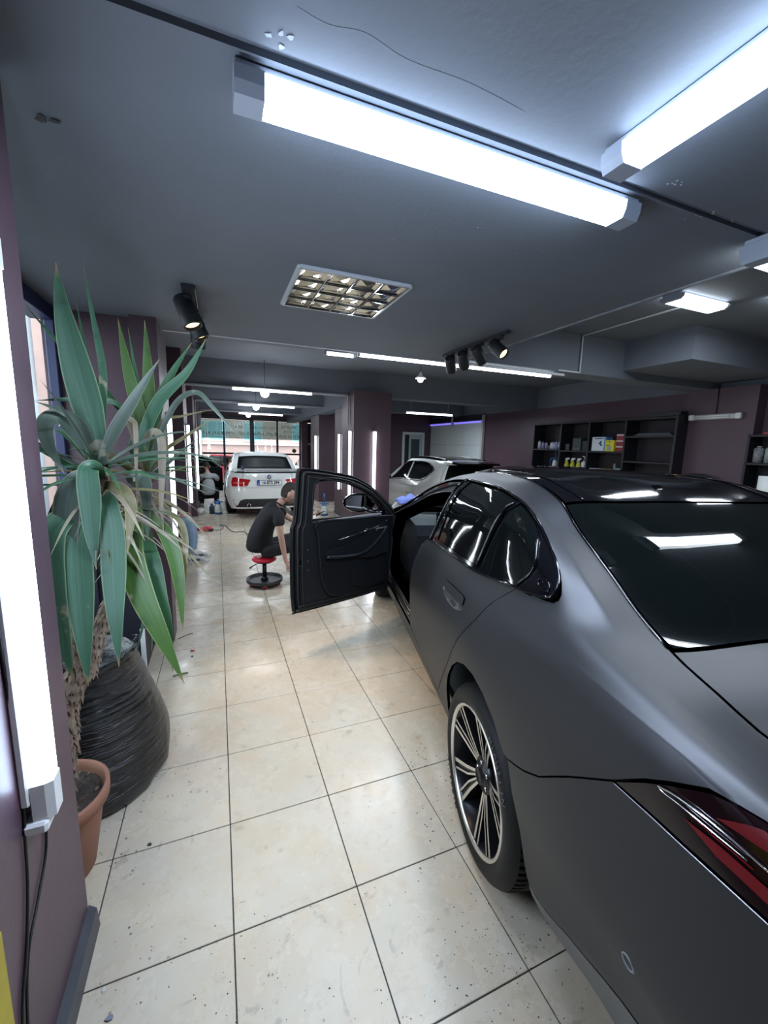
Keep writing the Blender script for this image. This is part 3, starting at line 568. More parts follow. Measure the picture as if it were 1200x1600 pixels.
# track spotlights
warm = mat('warm_spot_lens', (1, .8, .45), .3, emit=(1.0, .62, .22), es=5.0)
dim = mat('dark_spot_lens', (.05, .05, .055), .15)
def track(label, a, b, group=None):
    t = thing('spotlight_track', label, 'track', ((a[0]+b[0])/2, (a[1]+b[1])/2, LOW), 0, group); c = t.location
    MB(c).box((min(a[0], b[0])-.018, min(a[1], b[1])-.018, LOW-.022), (max(a[0], b[0])+.018, max(a[1], b[1])+.018, LOW), bev=.003).build('rail', blackm, t); return t
track('black spotlight rail on the low ceiling above the yucca', (-.14, 1.56), (-.10, 2.35)); track('black spotlight rail of four spots right of the louvre panel', (2.085, 1.48), (2.085, 2.42))
def spot(label, p, aim, lit, group, L=.15, r=.048, power=35):
    t = thing('spotlight', label, 'spotlight', p, 0, group); d = np.array(aim, float)-np.array(p); d /= np.linalg.norm(d)
    hang = V3(0, 0, -.115); c = hang
    MB().box((-.02, -.04, -.045), (.02, .04, -.022), bev=.003).build('adapter', blackm, t)
    MB().cyl((0, 0, -.04), (0, 0, -.10), .012, n=10).build('stem', blackm, t)
    mb = MB(); mb.lathe([(.0, -L*.55), (r*.85, -L*.55), (r, -L*.48), (r, L*.45), (r*.97, L*.5), (r*.86, L*.5), (r*.80, L*.36), (0, L*.34)], c, d, 24); mb.build('housing', blackm, t)
    MB().lathe([(0, L*.40), (r*.78, L*.40)], c, d, 20).build('lens', warm if lit else dim, t)
    if lit:
        l = bpy.data.lights.new('spot_light', 'SPOT'); l.energy = power; l.color = (1, .66, .34); l.spot_size = R(60); l.spot_blend = .8; l.shadow_soft_size = .03
        o = bpy.data.objects.new('spot_light', l); COL.objects.link(o); o.parent = t; o.location = Vector(c+d*L*.52); o.rotation_euler = Vector(d).to_track_quat('-Z', 'Y').to_euler()
    return t
spot('lit black spotlight left, nearest of the three above the yucca', (-.135, 1.70, LOW), (.75, 1.1, 0), True, 'spotlights over the yucca', L=.18, r=.055, power=45)
spot('lit black spotlight left, middle one of the three above the yucca', (-.10, 1.98, LOW), (1.0, 1.9, 0), True, 'spotlights over the yucca', L=.18, r=.052, power=40)
spot('black spotlight left, lowest and farthest of the three above the yucca', (-.10, 2.28, LOW), (-.1, 2.7, 1.4), False, 'spotlights over the yucca', L=.18, r=.052)
GS = 'spotlights on the right rail'
spot('black spotlight at the far end of the right rail, turned away', (2.085, 2.3, LOW), (2.6, 2.9, 1.9), False, GS)
spot('black spotlight second from the far end of the right rail', (2.085, 2.08, LOW), (2.6, 2.6, 1.9), False, GS)
spot('black spotlight second from the near end of the right rail', (2.085, 1.84, LOW), (2.8, 2.1, 1.9), False, GS)
spot('lit amber spotlight at the near end of the right rail', (2.085, 1.58, LOW), (2.35, .9, 1.95), True, GS, power=12)
# hanging bulbs
bulbg = mat('lit_bulb', (1, 1, 1), .4, emit=(.95, .97, 1), es=12.0)
def bulb(label, p, ztop, r=.045, globe=True, power=6, shade=False):
    t = thing('hanging_bulb', label, 'lamp', p, 0, 'hanging bulbs')
    MB().cyl((0, 0, .07), (0, 0, ztop-p[2]), .005, n=6).build('cord', cab, t); MB().lathe([(.012, .03), (.022, .035), (.022, .075), (.012, .085)], n=14).build('socket', white, t)
    if shade: MB().lathe([(.02, .06), (.06, .03), (.075, .01), (.07, .01), (.02, .05)], n=18).build('shade', white, t)
    MB().lathe([(0, -r), (r*.7, -r*.75), (r, -r*.1), (r*.8, r*.5), (.013, .05)], n=16).build('bulb', bulbg, t)
    l = bpy.data.lights.new('bulb_light', 'POINT'); l.energy = power; l.shadow_soft_size = r*.8; l.color = (.9, .95, 1); o = bpy.data.objects.new('bulb_light', l); COL.objects.link(o); o.parent = t; o.location = (0, 0, -r-.05)
bulb('small reflector bulb hanging before the second beam', (2.62, 4.0, 2.575), HIGH, .042, shade=True)
bulb('round bulb under the second beam, nearest of three down the aisle', (.79, 6.26, 2.50), HIGH, .075, power=8)
bulb('round bulb under the third beam, middle of three down the aisle', (.905, 9.38, 2.51), HIGH, .075, power=8)
bulb('round bulb under the fourth beam, farthest of three down the aisle', (.935, 12.56, 2.51), HIGH, .075, power=8)
# unlit fitting on the pilaster
t = thing('wall_fitting', 'unlit white fluorescent fitting with visible tubes on the purple pilaster', 'lamp', (6.70, 2.61, 2.19))
MB().box((-.05, -.34, -.03), (0, .34, .045), bev=.012).build('body', mat('grey_white_casing', (.5, .5, .5), .4), t)
for z in (-.008, .022): MB().cyl((-.062, -.20, z), (-.062, .24, z), .010, n=10).build('tube', mat('unlit_tube', (.8, .8, .8), .2), t)
for y in (-.34, .27): MB().box((-.075, y, -.033), (-.02, y+.07, .048), bev=.01).build('end_cap', white, t)
MB().tube([(-.01, 0, .04), (-.01, .01, .42)], .006, 6).build('cable', cab, t)
# ================================================================== THE DARK SEDAN
BMWC = [
 # T0 bottom
 [(-1.18,.80,.30),(-.85,.80,.26),(-.67,.805,.25),(-.51,.84,.25),(-.4,.865,.26),(0,.86,.27),(.4,.865,.26),(2.4,.865,.26),(3.0,.86,.26),(3.4,.85,.24),(3.87,.82,.22)],
 # T1
 [(-1.18,.87,.53),(-.81,.875,.49),(-.61,.895,.43),(-.416,.90,.36),(0,.895,.35),(.4,.895,.345),(2.4,.893,.36),(3.0,.89,.36),(3.4,.88,.36),(3.87,.84,.36)],
 # T2
 [(-1.18,.905,.66),(-.8,.917,.645),(-.5,.936,.62),(0,.94,.60),(.4,.93,.56),(1.0,.925,.56),(2.4,.92,.56),(3.0,.935,.58),(3.87,.86,.5)],
 # T3
 [(-1.18,.885,.86),(-.8,.906,.88),(-.5,.930,.88),(0,.945,.87),(.4,.935,.84),(1.0,.93,.83),(2.4,.925,.82),(3.0,.93,.80),(3.87,.85,.62)],
 # T4 shoulder
 [(-1.18,.87,1.06),(-1.0,.875,1.10),(-.881,.89,1.118),(-.8,.9,1.125),(-.664,.905,1.122),(-.352,.90,1.10),(.01,.89,1.072),(.3,.89,1.055),(.8,.888,1.04),(1.2,.886,1.03),(2.3,.88,1.0),(2.8,.87,.96),(3.4,.85,.88),(3.87,.8,.72)],
 # T5 belt
 [(-1.18,.82,1.09),(-.8,.855,1.140),(-.5,.85,1.155),(-.30,.835,1.170),(-.218,.825,1.180),(-.083,.84,1.173),(.277,.86,1.130),(.777,.865,1.118),(.978,.865,1.107),(1.5,.865,1.09),(2.3,.86,1.05),(2.7,.84,1.0),(3.2,.80,.94),(3.87,.7,.76)],
 # T6 window top
 [(-1.18,.79,1.098),(-.8,.805,1.136),(-.5,.795,1.160),(-.33,.795,1.195),(-.26,.782,1.235),(-.22,.770,1.262),(-.064,.735,1.344),(.086,.715,1.412),(.225,.705,1.448),(.46,.70,1.476),(.79,.70,1.476),(1.0,.70,1.465),(1.48,.705,1.385),(2.13,.745,1.185),(2.6,.80,1.02),(2.8,.80,.985),(3.2,.74,.955),(3.87,.6,.78)],
 # T7 crease
 [(-1.18,.75,1.095),(-.81,.76,1.126),(-.7,.75,1.134),(-.52,.735,1.152),(-.28,.72,1.255),(-.11,.69,1.328),(-.03,.685,1.36),(.1,.67,1.415),(.25,.655,1.463),(.5,.645,1.50),(.79,.645,1.506),(1.0,.645,1.498),(1.48,.665,1.412),(2.13,.71,1.212),(2.72,.765,1.0),(3.2,.68,1.02),(3.87,.5,.80)],
 # T8 glass edge / roof edge
 [(-1.18,.66,1.09),(-.775,.66,1.107),(-.690,.65,1.121),(-.548,.63,1.138),(-.478,.615,1.150),(-.371,.605,1.190),(-.218,.595,1.270),(-.012,.585,1.374),(.12,.565,1.447),(.284,.555,1.493),(.441,.55,1.520),(.7,.55,1.526),(1.0,.56,1.515),(1.25,.59,1.472),(1.477,.64,1.417),(2.13,.69,1.222),(2.72,.745,1.01),(3.2,.55,1.055),(3.87,.4,.83)],
 # T9
 [(-1.18,.33,1.105),(-.9,.33,1.12),(-.65,.32,1.145),(-.515,.31,1.162),(-.383,.30,1.232),(-.223,.29,1.313),(-.012,.285,1.407),(.12,.28,1.457),(.284,.28,1.500),(.5,.28,1.538),(.8,.28,1.553),(1.2,.29,1.545),(1.6,.32,1.485),(2.13,.35,1.32),(2.72,.37,1.09),(2.85,.36,1.085),(3.2,.3,1.085),(3.87,.2,.85)],
 # T10 centre
 [(-1.18,0,1.11),(-.9,0,1.125),(-.65,0,1.15),(-.52,0,1.166),(-.383,0,1.240),(-.223,0,1.323),(-.012,0,1.414),(.12,0,1.460),(.284,0,1.505),(.5,0,1.543),(.8,0,1.560),(1.2,0,1.555),(1.6,0,1.505),(2.13,0,1.35),(2.72,0,1.12),(2.85,0,1.095),(3.2,0,1.095),(3.87,0,.87)],
]
bsf = Surf(BMWC,-1.18,3.87,sm=4,sharp=(1,4,8),endr=(-1.0,.2,.04),endf=(3.2,.67,.3))

paint = mat('satin_dark_grey_paint', (.040, .041, .044), .47, .8)
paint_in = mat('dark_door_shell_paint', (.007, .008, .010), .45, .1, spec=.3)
gloss = mat('gloss_black_trim', (.002, .002, .003), .05, spec=.45)
dglass = mat('tinted_black_glass', (.002, .003, .003), .03, spec=.34)
rubber = mat('tyre_rubber', (.006, .006, .0058), .6, spec=.25, bump=(120, .1))
alu = mat('machined_wheel_face', (.62, .60, .56), .28, 1.0)
whb = mat('black_wheel_barrel', (.012, .012, .014), .3, .4)
redl = mat('dark_red_lamp_lens', (.13, .002, .006), .32, spec=.3)
redb = mat('bright_red_light_bar', (.38, .008, .012), .2)
inter = mat('dark_interior_fabric', (.010, .011, .014), .6)
inter2 = mat('dark_grey_interior_plastic', (.016, .020, .026), .45)
BO = (1.812, -.238, 0)
bmwc = thing('sedan_car', 'satin dark grey sedan in the foreground with its front door standing open', 'car', BO, R(-13))
S_ = bsf
def arc(c, rx, rz, a0, a1, n=14):
    """wheel-arch edge given in (b, z), returned in (b, t)"""
    o = []
    for i in range(n+1):
        a = R(a0+(a1-a0)*i/n); b = c+rx*math.cos(a); z = .37+rz*math.sin(a); o.append((b, S_.tz(b, z)))
    return o
A_R = arc(0, .392, .425, -12, 192); A_F = arc(2.995, .40, .425, -12, 192)
CUT = [(-.085, 4.97), (-.03, 4.5), (.03, 3.95), (.10, 3.5), (.17, 3.13), (.25, 2.75), (.34, 2.33), (.43, 1.9), (.52, 1.4), (.59, 1.02)]
DF = [(1.25, 1.36), (1.215, 1.9), (1.20, 2.4), (1.19, 3.1), (1.17, 3.5), (1.12, 4.1), (1.05, 4.6), (.98, 4.88)]
DLO = [(.98, 4.9), (.3, 4.95), (-.085, 4.97), (-.16, 5.0), (-.225, 5.08), (-.262, 5.3), (-.27, 5.6), (-.262, 5.85), (-.235, 6.02), (-.14, 6.06), (0, 6.08), (.225, 6.12), (.5, 6.12), (.77, 6.12), (.835, 6.12), (.87, 5.6)]
G1 = [(.855, 5.05), (.80, 6.04), (.50, 6.06), (.215, 6.05), (.24, 5.5), (.275, 5.05)]
G2_ = [(.255, 5.05), (.215, 5.5), (.19, 6.03), (.05, 6.0), (-.04, 5.93), (-.112, 5.62), (-.122, 5.38), (-.085, 5.06)]
BJ = -1.06
BC = [(-.30, 2.27), (-.345, 2.33), (-.40, 2.42), (-.47, 2.58), (-.58, 2.95), (-.70, 3.34)]
LT = [(-.70, 3.34), (-.77, 3.60), (-.82, 3.76), (-.88, 3.95), (-.92, 4.1), (-.95, 4.36), (-1.0, 4.55), (BJ, 4.6)]
# --- ending of the tail (b < -.9)
S_side = Surf(BMWC, BJ-.02, 3.46, sm=2.5, sharp=(1, 2, 4, 7)); S_ = S_side
T_END = Ending(S_, BJ, .14, -1, 3.0, Lt=[(0, .80), (1, .9), (2, 1), (3.4, 1), (5, .93), (10, .9)]); F_END = Ending(S_, 3.45, .42, 1, 2.6)
def both(poly, name, m, **k):
    o = panel(S_, poly, name, m, bmwc, **k); return o, mirrored(o)
quarter = [(-.085, 4.97)]+CUT[1:]+[(.50, .98), (A_R[0][0]+.003, 1.0)]+[p for p in A_R if p[1] > 1.05 and p[0] > -.29]+BC+LT[1:]+[(BJ, 6), (BJ, 8), (-.72, 8), (-.504, 8), (-.383, 8), (-.223, 8), (-.012, 8), (.12, 8), (.441, 8), (1.0, 8), (1.477, 8), (2.13, 8), (2.70, 8), (2.74, 7), (2.70, 6.15), (2.6, 6.1), (2.13, 6.12), (1.48, 6.14), (1.0, 6.14), (.84, 6.14)]+DLO[:2:-1][2:][:0]
quarter += [(.5, 6.135), (.225, 6.135), (0, 6.10), (-.14, 6.08), (-.245, 6.04), (-.277, 5.85), (-.285, 5.6), (-.275, 5.3), (-.235, 5.04), (-.165, 4.96)]
both(quarter, 'body_side', paint)
both([(A_R[0][0]+.003, 0), (2.60, 0), (2.60, 1.0), (2.42, 1.13), (1.25, 1.34), (.59, 1.0), (A_R[0][0]+.003, 1.0)], 'side_skirt', paint)
class Dent:
    def __init__(s, sf, c, r, d): s.sf = sf; s.c = c; s.r = r; s.d = d
    def p(s, b, t, side): P, n = s.sf.full(b, t, side); q = ((b-s.c[0])/s.r[0])**2+((t-s.c[1])/s.r[1])**2; return P-n*(s.d*np.clip(1-q, 0, 1)**.7)[:, None]
    def full(s, b, t, side=-1):
        b = np.atleast_1d(np.array(b, float)); t = np.atleast_1d(np.array(t, float)); P = s.p(b, t, side); n = np.cross(s.p(b+.004, t, side)-s.p(b-.004, t, side), s.p(b, t+.01, side)-s.p(b, t-.01, side)); n /= np.linalg.norm(n, axis=1, keepdims=True); _, n0 = s.sf.full(b, t, side); n[(n*n0).sum(1) < 0] *= -1; return P, n
HND = [(.385+.155*math.cos(R(a)), 3.60+.20*math.sin(R(a))) for a in range(0, 360, 18)]
rd = panel(S_, DF+[(.6, 4.88), (.3, 4.92)]+CUT+[(.9, 1.15)], 'rear_door', paint, bmwc, holes=(HND,))
both(DLO, 'window_trim', gloss, holes=(G1, G2_), gap=0)
both(G1, 'rear_side_window', dglass, off=-.006, gap=0); both(G2_, 'quarter_window', dglass, off=-.006, gap=0)
# raised gloss mouldings round the windows
def strip(pts, r, name, m, off=.004, surf=None, side=-1, parent=None, n=6):
    sf = surf or S_; q = spline([(*p, 0) for p in pts], 6); P, N_ = sf.full([p[0] for p in q], [p[1] for p in q], side); return MB().tube([p+n2*off for p, n2 in zip(P, N_)], r, n).build(name, m, parent or bmwc)
for s in (-1, 1):
    strip([(.97, 4.92), (.6, 4.95), (.2, 4.98), (-.06, 4.99), (-.15, 5.02), (-.215, 5.1), (-.25, 5.3), (-.258, 5.6), (-.245, 5.9), (-.2, 6.04), (-.06, 6.07), (.1, 6.09), (.4, 6.11), (.84, 6.11)], .006, 'window_moulding', gloss, side=s)
    strip([(.86, 6.1), (.90, 5.5), (.97, 4.95)], .008, 'pillar_moulding', gloss, side=s); strip([(.205, 5.93), (.23, 5.5), (.262, 5.08)], .007, 'window_divider', gloss, side=s)
    strip([(-.08, 5.05), (-.115, 5.35), (-.11, 5.6), (-.05, 5.88)], .005, 'window_moulding', gloss, side=s)
    MB().prism([(0, 0), (.055, 0), (.04, .035), (.0, .03)], (0, 0, 0), (0, -1, 0), (0, 0, 1), (s, 0, 0), .002).build('pillar_emblem', chrome, bmwc) if False else None
strip([(-.185, 5.55), (-.215, 5.55), (-.23, 5.42), (-.215, 5.3), (-.175, 5.3), (-.165, 5.42), (-.19, 5.42)], .0022, 'pillar_emblem', gloss, off=.003)
# handle recess in the rear door
hn, _n = S_.full(.38, 3.68); 
def scoop(b0, b1, t0, t1, name, m, off): return panel(S_, [(b0, t0+.08), (b0+.02, t0), (b1-.03, t0), (b1, t0+.1), (b1, t1-.05), (b1-.02, t1), (b0+.03, t1), (b0, t1-.08)], name, m, rd, off=off, curve=True, thick=.006, step=.02, gap=0)
panel(Dent(S_, (.385, 3.60), (.157, .203), .028), HND, 'handle_recess', mat('satin_grey_recess', (.09, .088, .092), .3, .8), rd, step=.02, gap=-.002, rim=False); scoop(.245, .525, 3.60, 3.79, 'door_handle', paint, .006)
# fuel-side fender in front, bonnet, screens, roof
fender = [(2.42, 1.13), (2.58, 1.0), (A_F[-1][0], 1.0)]+[p for p in A_F[::-1] if p[1] > 1.05]+[(A_F[0][0], 1.0), (3.45, 1.0), (3.45, 5.6), (3.2, 6.0), (2.76, 6.1), (2.60, 5.6), (2.40, 5.0), (2.36, 4.0), (2.36, 2.0)]
both(fender, 'front_wing', paint)
both([(A_F[0][0], 0), (3.45, 0), (3.45, 1.0), (A_F[0][0], 1.0)], 'front_skirt', paint)
panel(S_, [(2.80, 6.15), (3.2, 6.05), (3.45, 5.7), (3.45, 14.3), (3.2, 13.95), (2.80, 13.85), (2.86, 12.5), (2.93, 10), (2.86, 7.5)], 'bonnet', paint, bmwc, ts=.18)
panel(F_END, [(-1, 0), (1, 0), (1, 4.9), (0, 5.0), (-1, 4.9)], 'front_bumper', paint, bmwc, step=.12, ts=.15, rim=False)
panel(F_END, [(-1, 5), (1, 5), (1, 9.9), (-1, 9.9)], 'bonnet_tip', paint, bmwc, step=.12, ts=.15, rim=False)
panel(S_, [(1.18, 8.03), (1.477, 8.03), (2.13, 8.03), (2.74, 8.03), (2.84, 9), (2.88, 10), (2.84, 11), (2.74, 11.97), (2.13, 11.97), (1.477, 11.97), (1.18, 11.97), (1.42, 11), (1.50, 10), (1.42, 9)], 'windscreen', glass_mat('car_screen_glass', (.55, .62, .62), .01, .1), bmwc, ts=.28, thick=.004)
roof = panel(S_, [(.125, 8.05), (.44, 8.04), (1.0, 8.04), (1.16, 8.04), (1.41, 9), (1.48, 10), (1.41, 11), (1.16, 11.96), (1.0, 11.96), (.44, 11.96), (.125, 11.95), (.118, 10)], 'glass_roof', gloss, bmwc, ts=.28)
strip([(.13, 8.35), (.3, 8.3), (.6, 8.26), (1.0, 8.25)], .004, 'roof_seam', gloss, off=.002); strip([(.13, 11.65), (.3, 11.7), (.6, 11.74), (1.0, 11.75)], .004, 'roof_seam', gloss, off=.002)
for s in (-1, 1): strip([(-.50, 8.0), (-.2, 8.0), (.12, 8.0), (.5, 8.0), (1.1, 8.02), (1.6, 8.0), (2.1, 8.0), (2.7, 8.0)], .0045, 'roof_moulding', gloss, side=s, off=0)
panel(S_, [(.112, 8.04), (-.012, 8.04), (-.223, 8.04), (-.383, 8.04), (-.50, 8.06), (-.512, 9), (-.516, 10), (-.512, 11), (-.50, 11.94), (-.383, 11.96), (-.223, 11.96), (-.012, 11.96), (.112, 11.96), (.108, 10)], 'rear_window', dglass, bmwc, ts=.28, off=-.002)
panel(S_, [(-.515, 8.02), (-.72, 8.02), (BJ, 8.02), (BJ, 11.98), (-.72, 11.98), (-.515, 11.98), (-.527, 10.5), (-.53, 10), (-.527, 9.5)], 'boot_lid', paint, bmwc, ts=.28)
# shark-fin aerial at the back of the roof
fin = MB(); fin.prism([(0, 0), (.13, 0), (.05, .022), (.015, .026)], (.012, .25, 1.488), (0, 1, 0), (0, .07, 1), (-1, 0, 0), .024); fin.build('roof_aerial', gloss, bmwc)
# tail: bumper, lamps, boot face
both([p for p in A_R[::-1] if p[1] > .55 and p[0] < -.30 and p[1] < 2.3]+BC+[(-.86, 3.40), (-.95, 3.46), (BJ, 3.55), (BJ, .98), (-.81, .95), (-.70, .92), (-.59, .86), (-.48, .68), (-.40, .56)], 'rear_bumper', paint)
both([(-.385, .53), (-.48, .66), (-.59, .84), (-.70, .90), (-.81, .93), (BJ, .96), (BJ, 0), (-.385, 0)], 'bumper_valance', mat('satin_grey_valance', (.13, .135, .14), .42, .6))
lampo, lampr = both([(-.703, 3.34), (-.86, 3.405), (-.95, 3.465), (BJ, 3.56), (BJ, 4.58), (-1.0, 4.53), (-.95, 4.33), (-.92, 4.07), (-.88, 3.93), (-.82, 3.74), (-.77, 3.58)], 'tail_lamp', mat('smoked_lamp_lens', (.006, .001, .002), .12, spec=.5), off=-.002)
mc = lambda u: u
panel(T_END, [(-1, .97), (1, .97), (1, 3.54), (.55, 3.7), (.5, 2.9), (-.5, 2.9), (-.55, 3.7), (-1, 3.54)], 'rear_bumper_face', paint, bmwc, ts=.18, step=.06, gap=0, off=0)
panel(T_END, [(-1, 0), (1, 0), (1, .96), (-1, .96)], 'bumper_valance_face', black, bmwc, ts=.18, step=.06)
panel(T_END, [(-.53, 2.92), (.53, 2.92), (.55, 3.75), (.42, 4.9), (-.42, 4.9), (-.55, 3.75)], 'boot_face', paint, bmwc, ts=.1, step=.06)
_n = 41; uq = np.linspace(-1, 1, _n); _P5 = T_END.pos(uq, np.full(_n, 4.9)); _S, _ = S_.full(np.full(120, BJ), np.linspace(4.6, 10, 120), 1); mb = MB(); vs = []
for k in range(6):
    for i in range(_n):
        p = _P5[i]; zt = np.interp(-abs(p[0]), -_S[:, 0][::1], _S[:, 2]); q = V3(p[0], BJ+.002, zt); f = k/5; w = p*(1-f)+q*f; w[2] += .012*math.sin(math.pi*f)*(1-abs(uq[i])**4); vs.append(w)
mb.add(vs, [(k*_n+i, k*_n+i+1, (k+1)*_n+i+1, (k+1)*_n+i) for k in range(5) for i in range(_n-1)], paint, True); mb.build('boot_edge', paint, bmwc)
for s in (-1, 1):
    tl = panel(T_END, [(s*1, 3.56), (s*.8, 3.58), (s*.56, 3.72), (s*.44, 4.8), (s*.7, 4.75), (s*1, 4.58)], 'tail_lamp', redl, bmwc, ts=.2, step=.05)
    panel(T_END, [(s*1, 4.60), (s*.7, 4.77), (s*.44, 4.82), (s*.44, 4.92), (s*1, 4.92)], 'rear_corner', paint, bmwc, ts=.1, step=.06)
def lampbits(lo, s):
    panel(S_, [(-.85, 3.60), (-.91, 3.55), (-.98, 3.585), (BJ, 3.66), (BJ, 3.86), (-.98, 3.70), (-.91, 3.66)], 'lamp_glow_band', redl, lo, side=s, off=.0006, thick=.001, step=.02)
    panel(S_, [(-.895, 3.80), (-.95, 3.86), (BJ, 4.02), (BJ, 4.36), (-1.0, 4.22), (-.955, 4.02)], 'lamp_glow_band', redl, lo, side=s, off=.0006, thick=.001, step=.02)
    panel(S_, [(-.84, 3.665), (-.90, 3.69), (-.96, 3.73), (-.96, 3.705), (-.90, 3.665)], 'light_bar', redb, lo, side=s, off=.0015, thick=.001, step=.02)
    strip([(-.80, 3.655), (-.83, 3.70), (-.88, 3.745), (-.93, 3.775), (-.98, 3.80), (BJ, 3.90)], .0018, 'light_bar_rim', chrome, side=s, parent=lo, off=.002)
    strip([(-.80, 3.655), (-.812, 3.645), (-.84, 3.665), (-.90, 3.70), (-.95, 3.735)], .0013, 'light_bar_rim', chrome, side=s, parent=lo, off=.002)
    strip([(-.705, 3.33), (-.78, 3.36), (-.86, 3.395), (-.95, 3.455), (BJ, 3.55)], .0012, 'lamp_edge', mat('pale_lamp_edge', (.35, .36, .38), .3, .5), side=s, parent=lo, off=.001)
lampbits(lampo, -1); lampbits(lampr, 1)
# parking sensor ring
sp, sn = S_.full(-.80, 1.95); MB().lathe([(.012, -.001), (.0145, .0015), (.017, -.001)], sp[0], sn[0], 20).build('parking_sensor', mat('sensor_ring', (.2, .21, .22), .4), bmwc)
# --- closed right front door and opening frame on the left
both_r = DF[::-1]; 
panel(S_, [(1.26, 1.36), (2.34, 1.16), (2.35, 2.0), (2.35, 4.0), (2.40, 4.9), (1.0, 4.88), (1.06, 4.6), (1.13, 4.1), (1.18, 3.5), (1.20, 3.1), (1.21, 2.4), (1.225, 1.9)], 'front_door', paint, bmwc, side=1)
panel(S_, [(.86, 6.1), (.90, 5.5), (1.0, 4.94), (2.40, 4.95), (2.56, 5.5), (2.58, 6.05), (2.13, 6.08), (1.48, 6.1)], 'front_side_window', dglass, bmwc, side=1, off=-.004, gap=0)
# door aperture: flanges stepping inward, with weather seal
OPEN = [(1.27, 1.30), (2.34, 1.08), (2.37, 2.0), (2.37, 4.0), (2.42, 4.9), (2.60, 5.5), (2.62, 6.04), (2.13, 6.08), (1.48, 6.10), (.87, 6.10), (.91, 5.5), (1.0, 4.93), (1.08, 4.6), (1.14, 4.1), (1.20, 3.5), (1.22, 2.4)]
INN = [(1.36, 1.75), (2.20, 1.65), (2.24, 2.4), (2.24, 4.0), (2.28, 4.8), (2.45, 5.35), (2.38, 5.72), (2.05, 5.78), (1.48, 5.84), (.98, 5.80), (1.03, 5.3), (1.12, 4.6), (1.22, 4.0), (1.31, 3.0), (1.33, 2.3)]
panel(S_, OPEN, 'door_aperture', mat('satin_black_aperture', (.014, .015, .018), .35, .3), bmwc, off=-.035, holes=(INN,), thick=.10, gap=0)
q = spline([(*p, 0) for p in OPEN+[OPEN[0]]], 5); cx, cy = 1.7, 3.6; q = [(p[0]+(cx-p[0])*.055, p[1]+(cy-p[1])*.055) for p in q]; P, N_ = S_.full([p[0] for p in q], [p[1] for p in q]); MB().tube(list(P-N_*.03), .009, 7).build('weather_seal', rubber, bmwc)
for i in range(2):
    q = [(1.30, 1.42+.2*i), (1.8, 1.36+.2*i), (2.30, 1.28+.2*i)]; P, N_ = S_.full([p[0] for p in q], [p[1] for p in q]); MB().tube(list(P-N_*(.028)), .006, 6).build('sill_trim', mat('dull_sill_strip', (.10, .105, .11), .3, .8), bmwc)
# underside, wheel housings
MB().box((-.80, -.95, .24), (.80, 3.6, .30), bev=.02).build('underbody', black, bmwc)
for b in (0, 2.995):
    for s in (-1, 1): MB().lathe([(.43, -.30), (.43, .0)], (s*.60, b, .37), (s, 0, 0), 28, ang=2*math.pi).build('wheel_housing', black, bmwc); MB().lathe([(0, 0), (.43, 0)], (s*.60-s*.30, b, .37), (s, 0, 0), 24).build('wheel_housing', black, bmwc) if False else None
for b in (0, 2.995): MB().box((-.62, b-.44, .25), (.62, b+.44, .9)).build('wheel_well_block', black, bmwc)
